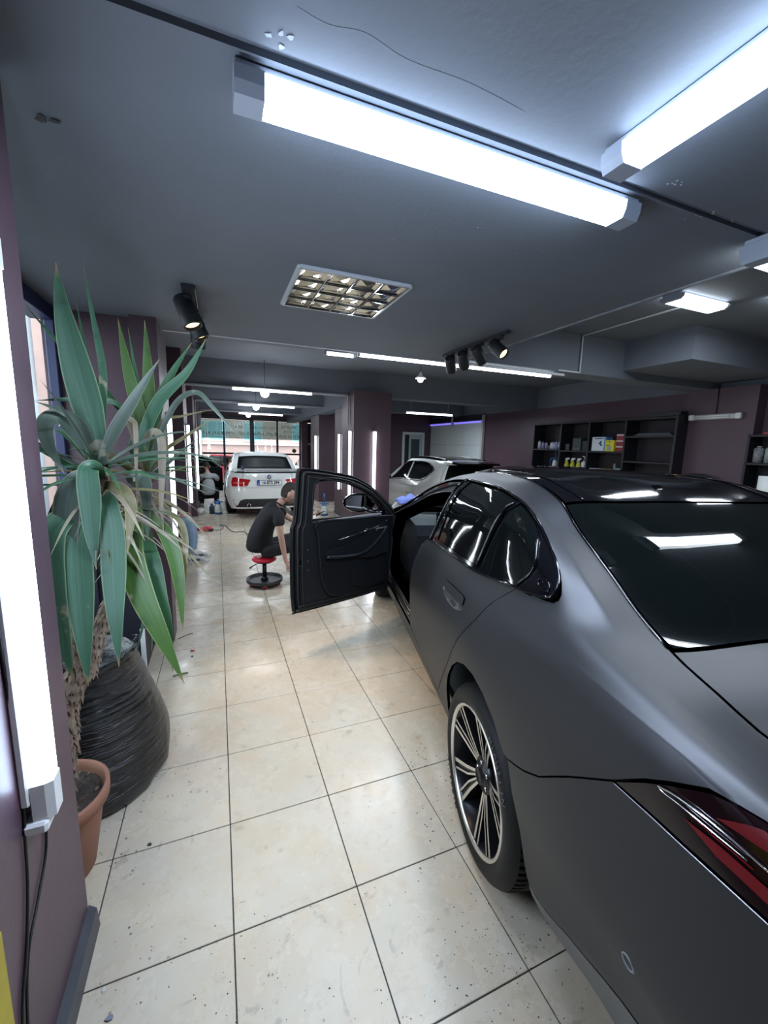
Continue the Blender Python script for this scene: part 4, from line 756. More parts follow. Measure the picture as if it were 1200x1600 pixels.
# ---- wheels
def make_wheel(parent, c, s, rt=.352, rr=.268, w=.25, spokes=5, steer=0, letters=True, style='twin', face=alu):
    wh = bpy.data.objects.new('wheel', None); COL.objects.link(wh); wh.parent = parent; wh.location = c; wh.rotation_euler = (0, 0, (0 if s > 0 else math.pi)+steer)
    ax = (1, 0, 0); mb = MB(); n = 72
    mb.lathe([(rr-.004, -.02), (rr+.006, -.006), (rr+.03, .0), (rt-.032, -.004), (rt-.014, -.018), (rt-.004, -.035)], (0, 0, 0), ax, n)
    # tread: ribs with lateral grooves
    pr = [(rt-.004, -.035), (rt, -.05), (rt, -.075), (rt-.007, -.077), (rt-.007, -.085), (rt, -.087), (rt+.001, -.118), (rt-.007, -.12), (rt-.007, -.128), (rt, -.13), (rt, -.163), (rt-.007, -.165), (rt-.007, -.173), (rt, -.175), (rt-.002, -w+.04), (rt-.014, -w+.018), (rt-.035, -w+.004), (rr+.01, -w)]
    mb.lathe(pr, (0, 0, 0), ax, 288, smooth=False, jit=lambda t, h: -.028 if (-.076 < h < -.010 or -w+.015 < h < -w+.076) and int(round(t*288/(2*math.pi))) % 4 == 0 else 0)
    mb.build('tyre', rubber, wh)
    MB().lathe([(rr-.012, -.014), (rr-.006, -.004), (rr+.002, -.004), (rr+.004, -.012)], (0, 0, 0), ax, 64).build('rim_edge', face, wh)
    MB().lathe([(rr-.010, -.012), (rr-.022, -.03), (rr-.03, -.10), (rr-.025, -w+.02), (rr, -w+.005)], (0, 0, 0), ax, 48).build('rim_barrel', whb, wh)
    MB().lathe([(.03, -.115), (.16, -.115), (.165, -.10), (.165, -.09), (.03, -.09)], (0, 0, 0), ax, 40).build('brake_disc', mat('worn_steel_disc', (.25, .25, .26), .35, 1.0), wh)
    MB().lathe([(0, -.035), (.028, -.035), (.03, -.03), (.035, -.045), (.068, -.05), (.075, -.075), (.05, -.10)], (0, 0, 0), ax, 30).build('hub', whb, wh)
    for k in range(5): a = 2*math.pi*(k+.5)/5; MB().lathe([(0, -.052), (.009, -.052), (.010, -.044), (.0, -.044)], (0, .048*math.cos(a), .048*math.sin(a)), ax, 8).build('wheel_bolt', chrome, wh)
    R1 = rr-.012
    for k in range(spokes):
        A = 2*math.pi*k/spokes+R(8); sp = MB()
        def leg(a0, a1, a2, w0, w1, fm=face):
            # bar from the hub (angle a0) through the elbow (a1) to the rim (a2); machined front, black sides
            pts = [(.060, a0, -.052), (.150, a1, -.034), (R1, a2, -.016)]; L_, Rr = [], []
            P3 = [V3(h, r*math.cos(A+a), r*math.sin(A+a)) for r, a, h in pts]
            for i, p in enumerate(P3):
                d = P3[min(i+1, 2)]-P3[max(i-1, 0)]; d[0] = 0; d /= np.linalg.norm(d); nn = V3(0, -d[2], d[1]); ww = (w0, (w0+w1)/2, w1)[i]; L_.append(p+nn*ww/2); Rr.append(p-nn*ww/2)
            F = []; B_ = []
            for l, r in zip(L_, Rr): F += [l, r]; B_ += [l+(r-l)*.0+V3(-.045, 0, 0), r+V3(-.045, 0, 0)]
            sp.add(F, [(0,1,3,2),(2,3,5,4)], fm); sp.add(F+B_, [(0,2,8,6),(2,4,10,8),(1,7,9,3),(3,9,11,5)], whb)
        if style == 'twin':
            for sg in (-1, 1):
                leg(sg*R(15), sg*R(16), sg*R(18), .011, .016); leg(sg*R(4), sg*R(5.5), sg*R(10.5), .008, .009)
                # black web between the two edges, set back
                q = [V3(h-.008, r*math.cos(A+a), r*math.sin(A+a)) for r, a, h in ((.06, sg*R(4), -.052), (.06, sg*R(13), -.052), (.15, sg*R(14), -.034), (R1, sg*R(16), -.016), (R1, sg*R(11), -.016), (.15, sg*R(6), -.034))]; sp.add(q, [(0,1,2,5),(5,2,3,4)], whb)
        else:
            leg(0, 0, 0, .03, .035)
        sp.build('spoke', None, wh)
    if letters:
        for word, A0 in (('MICHELIN', 62), ('MICHELIN', 242)):
            for i, ch in enumerate(word):
                a = R(A0)-i*.085*(1) ; rm = (rr+rt)/2-.002; m_ = Matrix.Translation((-.001, rm*math.cos(a), rm*math.sin(a))) @ Matrix.Rotation(a-math.pi/2, 4, 'X') @ Matrix.Rotation(R(90), 4, 'Z') @ Matrix.Rotation(R(90), 4, 'X')
                o = text(ch, .034, mat('raised_tyre_letter', (.05, .05, .052), .5), wh, (0, 0, 0), (0, 0, 0), name='tyre_lettering', extrude=.0022); o.matrix_local = m_
    return wh
w1 = make_wheel(bmwc, (-.928, 0, .352), -1); make_wheel(bmwc, (-.918, 2.995, .352), -1, steer=R(-4))
make_wheel(bmwc, (.928, 0, .352), 1); make_wheel(bmwc, (.918, 2.995, .352), 1, steer=R(-4))
# ---- interior
def seat(x, y, name='front_seat'):
    t = bpy.data.objects.new(name, None); COL.objects.link(t); t.parent = bmwc; t.location = (x, y, .30)
    mb = MB(); mb.box((-.25, -.25, .10), (.25, .27, .26), bev=.05); mb.build('seat_cushion', inter, t)
    mb = MB(); mb.prism([(-.22, 0), (.22, 0), (.25, .15), (.22, .48), (.13, .60), (-.13, .60), (-.22, .48), (-.25, .15)], (0, -.22, .22), (1, 0, 0), (0, -.32, 1), (0, -1, 0), .10); mb.build('seat_back', inter, t)
    MB().box((-.12, -.48, .80), (.12, -.40, .97), bev=.03).build('headrest', inter, t)
seat(-.38, 1.42); seat(.38, 1.42)
MB().box((-.62, .25, .38), (.62, .75, .56), bev=.04).build('rear_bench', inter, bmwc); MB().prism([(0, 0), (1.2, 0), (1.2, .5), (0, .5)], (-.6, .30, .5), (1, 0, 0), (0, -.35, 1), (0, -1, 0), .12).build('rear_bench_back', inter, bmwc)
d_ = MB(); d_.prism([(2.02, .62), (1.98, .90), (2.06, .98), (2.30, 1.0), (2.72, .99), (2.72, .5), (2.2, .45)], (-.70, 0, 0), (0, 1, 0), (0, 0, 1), (1, 0, 0), 1.4); d_.build('dashboard', inter2, bmwc)
MB().box((-.52, 2.03, .99), (.12, 2.05, 1.10), bev=.004).build('curved_screen', mat('unlit_screen', (.006, .007, .01), .08), bmwc)
sw = bpy.data.objects.new('steering_wheel', None); COL.objects.link(sw); sw.parent = bmwc; sw.location = (-.38, 1.86, .93); sw.rotation_euler = (R(68), 0, 0)
MB().tube([(.18*math.cos(2*math.pi*i/28), .18*math.sin(2*math.pi*i/28), 0) for i in range(29)], .016, 8, cap=False).build('wheel_ring', inter, sw); MB().lathe([(0, .02), (.07, .015), (.075, -.03), (0, -.04)], n=16).build('airbag_hub', inter2, sw)
for a in (0, 180, 270): MB().tube([(.05*math.cos(R(a)), .05*math.sin(R(a)), 0), (.175*math.cos(R(a)), .175*math.sin(R(a)), 0)], .014, 6).build('wheel_spoke', chrome if a == 270 else inter2, sw)
MB().box((-.10, .9, .3), (.10, 2.1, .62), bev=.04).build('centre_console', inter2, bmwc)
# headlining
panel(S_, [(.2, 8.1), (1.2, 8.1), (1.2, 11.9), (.2, 11.9)], 'headlining', inter2, bmwc, off=-.03, ts=.28, step=.1)
# ================================================================== OPEN FRONT DOOR of the sedan
# local frame: x = outward from the body along the door (hinge at 0), y = toward the front of the car (outer skin side), z up
dh = Vector((-.89, 2.3, 0)); de = Vector((-1.72, 1.67, 0)); dd = (de-dh).normalized()
door = bpy.data.objects.new('front_door', None); COL.objects.link(door); door.parent = bmwc; door.location = dh; door.rotation_euler = (0, 0, math.atan2(dd.y, dd.x))
# with x = dd, local +y = rotate +90deg: for dd pointing left-back this is toward the rear-right (viewer side); -y is the outer skin
OUT = [(.0, .32), (.55, .335), (1.03, .36), (1.045, .38), (1.057, .50), (1.06, .80), (1.055, 1.03), (1.03, 1.09), (1.01, 1.30), (1.0, 1.43), (.985, 1.475), (.93, 1.482), (.80, 1.468), (.64, 1.443), (.50, 1.418), (.40, 1.388), (.25, 1.318), (.10, 1.215), (-.06, 1.075), (-.07, .98), (-.02, .90), (.0, .60)]
WIN = [(.885, 1.085), (.878, 1.20), (.868, 1.33), (.845, 1.365), (.80, 1.38), (.69, 1.378), (.52, 1.345), (.35, 1.277), (.22, 1.205), (.125, 1.11), (.10, 1.06), (.11, 1.055), (.5, 1.07)]
def plate(outer, holes, y0, y1, name, m, parent, mf=None, dome=None, n_in=0):
    """flat part cut from a polygon in (x, z) between depths y0 (skin side) and y1 (viewer side)"""
    vs = [Vector(p) for l in [outer]+list(holes) for p in l]; ed = []; k = 0
    for l in [outer]+list(holes): ed += [(k+i, k+(i+1) % len(l)) for i in range(len(l))]; k += len(l)
    ov, oe, of, _, _, _ = delaunay_2d_cdt(vs, ed, [], 0, 1e-7); P = [(v.x, v.y) for v in ov]; fs = []
    for f in of:
        c = np.mean([P[i] for i in f], 0)
        if inpoly(np.array([c[0]]), np.array([c[1]]), outer)[0] and not any(inpoly(np.array([c[0]]), np.array([c[1]]), h)[0] for h in holes): fs.append(f)
    n = len(P); mb = MB(); a = [(x, y0, z) for x, z in P]; b = [(x, y1, z) for x, z in P]
    mb.add(a+b, [tuple(f) for f in fs]+[tuple(n+i for i in f[::-1]) for f in fs]+[(e[0], e[1], n+e[1], n+e[0]) for e in ed], m)
    return mb.build(name, m, parent)
def inset(poly, g): return shrink(poly, g)
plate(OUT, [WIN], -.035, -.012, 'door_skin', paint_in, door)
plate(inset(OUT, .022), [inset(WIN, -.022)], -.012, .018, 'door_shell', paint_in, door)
plate(inset(OUT, .048), [inset(WIN, -.012)], .018, .030, 'door_shell_step', black, door)
seal = mat('door_seal_rubber', (.005, .005, .006), .55)
def loop(poly, g, y, r, name='door_seal', m=seal):
    q = inset(poly, g); q = spline([(x, y, z) for x, z in q+[q[0]]], 4); return MB().tube(q, r, 7).build(name, m, door)
loop(OUT, .035, .022, .009); loop(OUT, .07, .034, .008); loop(WIN, -.02, .034, .007)
loop(OUT, .008, -.006, .006, 'door_edge', paint_in)
# lower trim panel, curved corner
TR = [(.06, .44), (.40, .415), (.62, .42), (.74, .46), (.80, .53), (.835, .64), (.85, .78), (.862, .95), (.862, 1.075), (.50, 1.065), (.07, 1.045), (.0, 1.0), (.02, .7)]
leath = mat('black_leather_trim', (.006, .007, .009), .55, bump=(200, .1), spec=.3)
plate(TR, [], .03, .058, 'trim_panel', leath, door)
loop(TR, .008, .056, .008, 'trim_edge', leath)
plate([(.10, .72), (.3, .70), (.50, .735), (.66, .78), (.80, .80), (.80, .84), (.62, .84), (.45, .87), (.30, .93), (.16, .99), (.10, .96)], [], .058, .085, 'armrest', mat('dark_armrest_trim', (.010, .011, .014), .4), door)
MB().tube(spline([(.80, .088, .79), (.62, .092, .765), (.45, .095, .76), (.32, .095, .80), (.20, .09, .88), (.13, .085, .95)], 5), .012, 8).build('armrest_rim', mat('satin_dark_rim', (.03, .033, .04), .3, .4), door)
MB().tube([(.66, .062, .905), (.45, .066, .925), (.22, .07, .965)], .004, 6).build('accent_strip', chrome, door)
MB().box((.10, .066, .925), (.26, .092, .955), bev=.008).build('inner_handle', mat('brushed_handle', (.12, .125, .14), .25, .9), door)
for p in ((.35, .062, .955), (.11, .062, 1.0)): MB().sphere(p, .006, chrome).build('trim_stud', chrome, door)
sp_ = MB(); sp_.prism([(-.08, -.035), (.04, -.06), (.09, -.02), (.08, .04), (-.02, .055), (-.09, .01)], (.26, .058, .60), (1, 0, 0), (0, 0, 1), (0, 1, 0), .012); sp_.build('speaker_grille', mat('grey_grille', (.02, .022, .025), .4, .5), door)
plate([(.08, .45), (.38, .44), (.52, .50), (.50, .60), (.38, .66), (.10, .66)], [], .058, .075, 'door_pocket', leath, door)
plate([(.985, .74), (1.02, .74), (1.02, .84), (.985, .84)], [], .018, .034, 'door_latch', chrome, door)
for z in (.70, .77, .86): MB().cyl((.94, .02, z), (.94, .036, z), .006, n=10).build('latch_bolt', chrome, door)
MB().box((.11, -.006, 1.048), (.88, .022, 1.068), bev=.004).build('window_seal', mat('pale_seal_edge', (.3, .32, .34), .3), door)
# chrome-black window channel
MB().tube(spline([(x, .014, z) for x, z in [WIN[i] for i in (1, 2, 3, 4, 5, 6, 7, 8, 9, 10)]], 4), .006, 6).build('window_channel', gloss, door)
# mirror, on the outer side
mir = bpy.data.objects.new('door_mirror', None); COL.objects.link(mir); mir.parent = door; mir.scale = (1.1, 1.1, 1.1); mir.location = (.145, -.04, 1.10); mir.rotation_euler = (0, 0, R(-34))
mb = MB(); mb.lathe([(0, .13), (.045, .125), (.075, .10), (.098, .05), (.104, 0), (.098, -.02)], (.12, -.10, .03), (0, -1, 0), 28); ho = mb.build('mirror_housing', gloss, mir); ho.scale = (1.35, 1, .78); ho.location = (-.04, 0, .01)
MB().tube([(-.06, .03, -.03), (.02, -.05, -.03), (.08, -.10, -.01)], [.022, .026, .03], 10).build('mirror_arm', gloss, mir)
mg = MB(); n = 24; pts = []
for i in range(n): a = 2*math.pi*i/n; pts.append((.12*1.35-.04+.118*abs(math.cos(a))**.75*(1 if math.cos(a) > 0 else -1), .03*.78+.01+.066*abs(math.sin(a))**.75*(1 if math.sin(a) > 0 else -1)))
mg.prism(pts, (0, -.085, 0), (1, 0, 0), (0, 0, 1), (0, .006, 0), 1); mo = mg.build('mirror_glass', mat('mirror_silver', (.85, .85, .87), .02, 1.0), mir)
# ================================================================== THE OTHER TWO CARS
wpaint = mat('glossy_white_paint', (.80, .82, .79), .16, .0, coat=.7)
redc = mat('clear_red_lamp_lens', (.42, .012, .015), .08, coat=.8)
def tzr(E, z): return float(np.interp(z, np.maximum.accumulate(E.z[:int(5*E.sf.nt)+1]), E.tt[:int(5*E.sf.nt)+1]))
def ux(E, a, t): x = min(1, abs(a)/np.interp(t, E.tt, E.w)); return math.copysign(2/math.pi*math.asin(x**(E.n/2)), a)
EC = [
 [(-.8,.78,.22),(.4,.80,.2),(2.4,.80,.2),(3.4,.78,.2)],
 [(-.8,.84,.36),(.4,.84,.30),(2.4,.84,.30),(3.4,.80,.3)],
 [(-.8,.87,.55),(0,.89,.55),(1.5,.87,.55),(2.76,.89,.55),(3.4,.80,.5)],
 [(-.8,.87,.80),(0,.89,.80),(1.5,.88,.78),(2.76,.88,.72),(3.4,.78,.6)],
 [(-.8,.82,.97),(0,.83,.96),(1.5,.84,.94),(2.2,.83,.90),(2.76,.80,.83),(3.4,.7,.66)],
 [(-.8,.72,1.02),(-.45,.73,1.05),(-.2,.72,1.14),(.05,.66,1.30),(.4,.62,1.38),(1.2,.62,1.39),(1.6,.66,1.27),(2.2,.78,.95),(2.76,.7,.87),(3.4,.6,.70)],
 [(-.8,.62,1.025),(-.45,.62,1.06),(-.22,.60,1.16),(.05,.56,1.32),(.4,.53,1.405),(1.2,.54,1.41),(1.6,.60,1.29),(2.2,.72,.97),(2.76,.6,.89),(3.4,.5,.72)],
 [(-.8,.3,1.03),(-.45,.3,1.065),(-.22,.3,1.18),(.05,.28,1.345),(.4,.27,1.425),(1.3,.28,1.43),(1.7,.3,1.33),(2.3,.35,1.02),(2.76,.3,.92),(3.4,.25,.74)],
 [(-.8,0,1.03),(-.45,0,1.07),(-.22,0,1.185),(.05,0,1.35),(.4,0,1.43),(1.3,0,1.435),(1.7,0,1.34),(2.3,0,1.03),(2.76,0,.93),(3.4,0,.76)]]
def base_car(surf, root, T, wheelr, arches, open_left=None, end_f=3.35, mirrors=True):
    return None
e9 = Surf(EC, -.74, 3.36, sm=4, sharp=(3, 5)); ER = Ending(e9, -.72, .33, -1, 3.2, Lt=[(0, .85), (1, .95), (2, 1.0), (3, .93), (4, .80), (5, .78), (8, .78)]); EF = Ending(e9, 3.34, .38, 1, 2.5)
car2 = thing('white_sedan', 'white saloon car seen from behind down the aisle, its front door open', 'car', (1.02, 9.12, 0))
def archz(S, c, rx, rz, zc=.33, n=12): return [(c+rx*math.cos(R(-10+200*i/n)), S.tz(c+rx*math.cos(R(-10+200*i/n)), zc+rz*math.sin(R(-10+200*i/n)), 4)) for i in range(n+1)]
aR, aF = archz(e9, 0, .35, .36), archz(e9, 2.76, .35, .36)
side2 = [(-.72, 0), (aR[-1][0], 0)]+[p for p in aR[::-1] if p[1] > .1]+[(aR[0][0], 0), (aF[-1][0], 0)]+[p for p in aF[::-1] if p[1] > .1]+[(aF[0][0], 0), (3.34, 0), (3.34, 4.9), (2.76, 4.9), (2.2, 4.95), (2.05, 5.0), (1.6, 4.97), (1.2, 4.97), (.4, 4.97), (.1, 4.9), (.2, 6), (-.2, 6), (-.45, 6), (-.72, 6)]
side2 = side2[:-7]+[(1.6, 6), (1.2, 6), (.4, 6), (.05, 6), (-.22, 6), (-.45, 6), (-.72, 6)]
WIN2 = [(2.0, 4.1), (1.0, 4.1), (.1, 4.1), (-.12, 4.3), (.05, 4.75), (.4, 4.85), (1.2, 4.85), (1.5, 4.8)]
FD2 = [(1.06, 1.0), (1.98, 1.0), (2.05, 3.98), (2.0, 4.1), (1.5, 4.8), (1.12, 4.85), (1.10, 4.1)]
body_r = panel(e9, side2, 'body_side', wpaint, car2, side=1, holes=(WIN2,), step=.08, ts=.25)
panel(e9, side2, 'body_side', wpaint, car2, side=-1, holes=([(.98, 4.1), (.1, 4.1), (-.12, 4.3), (.05, 4.75), (.4, 4.85), (1.02, 4.85)], [(1.06, 1.0), (1.98, 1.0), (2.05, 3.98), (1.95, 4.2), (1.5, 4.8), (1.12, 4.85), (1.10, 4.1)]), step=.08, ts=.25)
panel(e9, WIN2, 'side_windows', dglass, car2, side=1, off=-.01, ts=.25, gap=0, step=.1); panel(e9, [(.98, 4.1), (.1, 4.1), (-.12, 4.3), (.05, 4.75), (.4, 4.85), (1.02, 4.85)], 'side_windows', dglass, car2, off=-.01, ts=.25, gap=0, step=.1)
panel(e9, [(.06, 6.02), (1.4, 6.02), (1.5, 8), (1.4, 9.98), (.06, 9.98)], 'roof', wpaint, car2, step=.1, ts=.25, off=.002); 
panel(e9, [(-.40, 6.02), (-.22, 6.02), (.05, 6.02), (.06, 6.02), (.07, 8), (.06, 9.98), (.05, 9.98), (-.22, 9.98), (-.40, 9.98), (-.42, 8)], 'rear_window', mat('matt_tinted_glass', (.004, .008, .009), .3, spec=.02), car2, step=.07, ts=.25, off=-.002)
panel(e9, [(1.45, 6.02), (2.15, 6.02), (2.3, 8), (2.15, 9.98), (1.45, 9.98), (1.55, 8)], 'windscreen', dglass, car2, step=.1, ts=.25)
panel(e9, [(2.2, 6), (3.34, 6), (3.34, 10), (2.2, 10), (2.34, 8)], 'bonnet', wpaint, car2, step=.12, ts=.2)
panel(EF, [(-1, 0), (1, 0), (1, 7.9), (-1, 7.9)], 'front_bumper', wpaint, car2, step=.15, ts=.15, rim=False)
panel(e9, [(-.43, 6), (-.72, 6), (-.72, 10), (-.43, 10), (-.45, 8)], 'boot_lid', wpaint, car2, step=.08, ts=.25)
# rear end
def RP(pts, name, m, off=0.0, parent=car2, E=ER, **k):
    out = []
    for a, z in pts: t = tzr(E, z); out.append((ux(E, a, t), t))
    return panel(E, out, name, m, parent, off=off, ts=.22, step=.05, **k)
t36 = tzr(ER, .36)
panel(ER, [(-1, .5), (1, .5), (1, 7.9), (-1, 7.9)], 'body_liner', wpaint, car2, ts=.2, step=.08, off=-.014, rim=False)
panel(ER, [(-1, 0), (1, 0), (1, t36+.5), (.6, t36+.5), (.55, .3), (-.55, .3), (-.6, t36+.5), (-1, t36+.5)], 'bumper_lower', wpaint, car2, ts=.2, step=.06)
RP([(-.66, .27), (.66, .27), (.60, .40), (.50, .44), (-.50, .44), (-.60, .40)], 'diffuser', mat('black_diffuser_plastic', (.02, .02, .022), .5), off=-.01)
RP([(-.87, .44), (.87, .44), (.87, .685), (-.87, .685)], 'rear_bumper', wpaint)
RP([(-.42, .69), (.42, .69), (.50, .76), (.52, .97), (.50, 1.015), (-.50, 1.015), (-.52, .97), (-.50, .76)], 'boot_face', wpaint)
for s in (-1, 1):
    RP([(s*.755, .715), (s*.765, .80), (s*.745, .90), (s*.68, .915), (s*.60, .89), (s*.38, .865), (s*.37, .845), (s*.43, .735), (s*.50, .715)], 'tail_lamp', redc, off=.006)
    RP([(s*.87, .69), (s*.53, .69), (s*.52, .76), (s*.525, .90), (s*.52, 1.01), (s*.84, 1.01), (s*.87, .9)], 'rear_wing', wpaint)
    RP([(s*.73, .77), (s*.73, .81), (s*.52, .80), (s*.52, .775)], 'lamp_band', mat('bright_lamp_band', (.7, .06, .06), .2), off=.009)
panel(ER, [(-1, 5), (1, 5), (1, 7.9), (-1, 7.9)], 'boot_edge', wpaint, car2, ts=.2, step=.1, rim=False)
panel(ER, [(-.62, tzr(ER, 1.0)), (.62, tzr(ER, 1.0)), (.60, 5.0), (-.60, 5.0)], 'boot_spoiler', black, car2, off=.012, ts=.3, step=.06)
yb = -1.04
pl = bpy.data.objects.new('number_plate', None); COL.objects.link(pl); pl.parent = car2; pl.location = (.02, yb-.028, .80)
MB().box((-.26, 0, -.058), (.26, .02, .058), bev=.004).build('plate_frame', black, pl); MB().box((-.252, -.004, -.05), (.252, .0, .05), bev=.001).build('plate_face', mat('white_plate', (.8, .82, .84), .3), pl)
MB().box((-.252, -.006, -.05), (-.205, -.003, .05)).build('blue_band', mat('plate_blue', (.02, .08, .45), .4), pl)
text('16 BTS 294', .098, mat('plate_ink', (.01, .01, .012), .5), pl, (.025, -.006, .0), (R(90), 0, 0), extrude=.001, sx=.80, bold=.035)
text('TR', .03, mat('white_plate'), pl, (-.229, -.008, -.03), (R(90), 0, 0), extrude=.001)
rn = MB(); rn.lathe([(0, .008), (.020, .009), (.024, .010), (.040, .006), (.041, 0)], (.02, yb-.004, .93), (0, -1, 0), 28); rn.build('round_badge', mat('badge_black_ring', (.02, .02, .025), .2), car2)
for k in range(4): MB().lathe([(0, .0105), (.024, .0105)], (.02, yb-.004, .93), (0, -1, 0), 5, ang=math.pi/2, a0=math.pi/2*k).build('badge_quarter', mat('badge_blue', (.05, .2, .6), .3) if k % 2 else mat('badge_white', (.85, .85, .85), .3), car2)
MB().lathe([(.03, 0), (.042, 0), (.045, .01), (.045, .09), (.038, .09), (.036, .01)], (-.42, yb+.05, .30), (0, -1, 0), 20).build('exhaust_tip', chrome, car2); MB().lathe([(0, .03), (.037, .03)], (-.42, yb+.05, .30), (0, -1, 0), 16).build('exhaust_bore', black, car2)
MB().box((-.76, -.7, .22), (.76, 3.4, .30)).build('underbody', black, car2)
for b in (0, 2.76):
    for s in (-1, 1): make_wheel(car2, (s*.87, b, .33), s, rt=.33, rr=.235, w=.23, spokes=7, letters=False, style='plain', face=mat('silver_wheel', (.5, .5, .52), .3, 1.0))
    MB().box((-.60, b-.38, .25), (.60, b+.38, .72)).build('wheel_well_block', black, car2)
for z in (.42, .85): MB().box((-.8, 1.05, z-.1), (.8, 2.0, z-.06)).build('cabin_floor', inter, car2) if z < .5 else None
MB().box((-.62, 1.15, .35), (-.15, 1.65, .60), bev=.05).build('front_seat', inter, car2); MB().prism([(0, 0), (.46, 0), (.42, .55), (.04, .55)], (-.62, 1.25, .55), (1, 0, 0), (0, -.25, 1), (0, -1, 0), .12).build('front_seat_back', inter, car2)
MB().box((-.35, .38, 1.03), (-.33, .40, 1.10)).build('aerial', black, car2) if False else None
# boot-top bottle like object on the lid (dark canister)
# its open front door
od = bpy.data.objects.new('front_door', None); COL.objects.link(od); od.parent = car2; od.location = (-.90, 1.98, 0); od.rotation_euler = (0, 0, R(180+20))
P2 = [(.0, .30), (.95, .33), (.99, .5), (.98, .98), (.90, 1.12), (.70, 1.28), (.55, 1.30), (.30, 1.20), (.05, .98), (0, .95)]; W2 = [(.90, .98), (.84, 1.10), (.68, 1.24), (.55, 1.255), (.32, 1.155), (.13, .98)]
plate(P2, [W2], -.05, -.02, 'door_skin', wpaint, od); plate(inset(P2, .02), [inset(W2, -.01)], -.02, .02, 'door_shell', paint_in, od); plate([(.06, .42), (.9, .42), (.93, .55), (.93, .92), (.05, .90)], [], .02, .05, 'trim_panel', leath, od); plate([(.1, .62), (.8, .62), (.8, .70), (.1, .74)], [], .05, .08, 'armrest', inter2, od)
plate(W2, [], -.004, .004, 'door_glass', dglass, od)
MB().box((.45, .05, .70), (.75, .055, .82)).build('red_trim_reflection', mat('dark_red_trim', (.12, .01, .02), .3), od) if False else None
tag(MB((0, 0, 0)).lathe([(0, 0), (.035, 0), (.035, .09), (.02, .11), (.02, .14), (0, .14)], (.52, 8.62, 1.035), n=14).build('small_bottle', mat('dark_blue_bottle', (.03, .04, .09), .3)), 'small dark bottle standing on the white saloon\'s boot lid', 'bottle')

# ---- white hatchback with black glass roof
HC = [
 [(-.7,.80,.24),(.4,.82,.22),(2.4,.82,.22),(3.3,.78,.24)],
 [(-.7,.85,.42),(.4,.86,.36),(2.4,.86,.36),(3.3,.80,.36)],
 [(-.7,.87,.62),(0,.90,.62),(1.5,.88,.62),(2.6,.90,.62),(3.3,.80,.55)],
 [(-.7,.86,.86),(0,.89,.88),(1.5,.88,.84),(2.6,.88,.80),(3.3,.78,.7)],
 [(-.7,.82,1.06),(-.35,.83,1.10),(0,.84,1.04),(.5,.84,1.0),(1.6,.84,.965),(2.2,.82,.93),(2.6,.80,.90),(3.3,.7,.78)],
 [(-.7,.72,1.30),(-.45,.74,1.32),(-.25,.74,1.36),(0,.69,1.44),(.5,.65,1.49),(1.1,.65,1.47),(1.6,.70,1.28),(2.2,.79,.97),(2.6,.72,.94),(3.3,.6,.80)],
 [(-.7,.62,1.47),(-.4,.60,1.52),(0,.58,1.545),(.5,.57,1.56),(1.1,.58,1.54),(1.6,.64,1.32),(2.2,.73,1.0),(2.6,.6,.96),(3.3,.5,.82)],
 [(-.7,.3,1.51),(-.4,.3,1.55),(0,.28,1.58),(.5,.27,1.60),(1.1,.28,1.58),(1.7,.3,1.36),(2.3,.35,1.04),(2.6,.3,.98),(3.3,.25,.84)],
 [(-.7,0,1.52),(-.4,0,1.56),(0,0,1.585),(.5,0,1.605),(1.1,0,1.59),(1.7,0,1.38),(2.3,0,1.05),(2.6,0,.99),(3.3,0,.86)]]
hs = Surf(HC, -.62, 3.3, sm=3, sharp=(3, 4, 5)); HR = Ending(hs, -.60, .32, -1, 3.4, Lt=[(0, .95), (1, 1.05), (2, 1.1), (3, 1.05), (4, .95), (5, .70), (6, .35), (8, .35)]); HF = Ending(hs, 3.28, .36, 1, 2.5)
car3 = thing('white_hatchback', 'white hatchback with a black glass roof parked behind the dark sedan', 'car', (4.9, 6.7, 0), R(4)); car3.scale = (.9, .9, .9)
aR, aF = archz(hs, 0, .36, .38, .34), archz(hs, 2.6, .36, .38, .34)
side3 = [(-.60, 0), (aR[-1][0], 0)]+[p for p in aR[::-1] if p[1] > .1]+[(aR[0][0], 0), (aF[-1][0], 0)]+[p for p in aF[::-1] if p[1] > .1]+[(aF[0][0], 0), (3.28, 0), (3.28, 5), (2.6, 5), (2.2, 5.5), (1.6, 6), (1.1, 6), (.5, 6), (0, 6), (-.4, 6), (-.60, 6)]
W3a = [(1.82, 4.12), (.98, 4.10), (.93, 5.0), (1.12, 5.0), (1.35, 4.95)]; W3b = [(.90, 4.10), (.25, 4.12), (0, 4.3), (-.15, 4.6), (-.22, 4.82), (-.15, 4.93), (.2, 5.0), (.85, 5.02)]
for s in (-1, 1):
    panel(hs, side3, 'body_side', wpaint, car3, side=s, holes=(W3a, W3b), step=.08, ts=.25)
    panel(hs, W3a, 'front_side_window', dglass, car3, side=s, off=-.008, gap=0, step=.1, ts=.25); panel(hs, W3b, 'rear_side_window', dglass, car3, side=s, off=-.008, gap=0, step=.1, ts=.25)
    strip([(1.84, 4.06), (1.0, 4.05), (.25, 4.06), (-.02, 4.25), (-.18, 4.6), (-.25, 4.85), (-.15, 4.98), (.2, 5.05), (.9, 5.06), (1.14, 5.04), (1.37, 5.0), (1.84, 4.06)], .008, 'window_moulding', gloss, surf=hs, side=s, parent=car3)
    strip([(1.05, 6.2), (.5, 6.25), (0, 6.25), (-.45, 6.2)], .022, 'roof_rail', black, surf=hs, side=s, parent=car3, off=.02)
    mb = MB(); mb.lathe([(0, .12), (.05, .11), (.08, .05), (.08, -.03), (0, -.04)], (s*.98, 1.72, 1.03), (0, 1, 0), 18); mb.build('door_mirror', black, car3); MB().tube([(s*.86, 1.74, .98), (s*.95, 1.74, 1.0)], .02, 8).build('mirror_arm', black, car3)
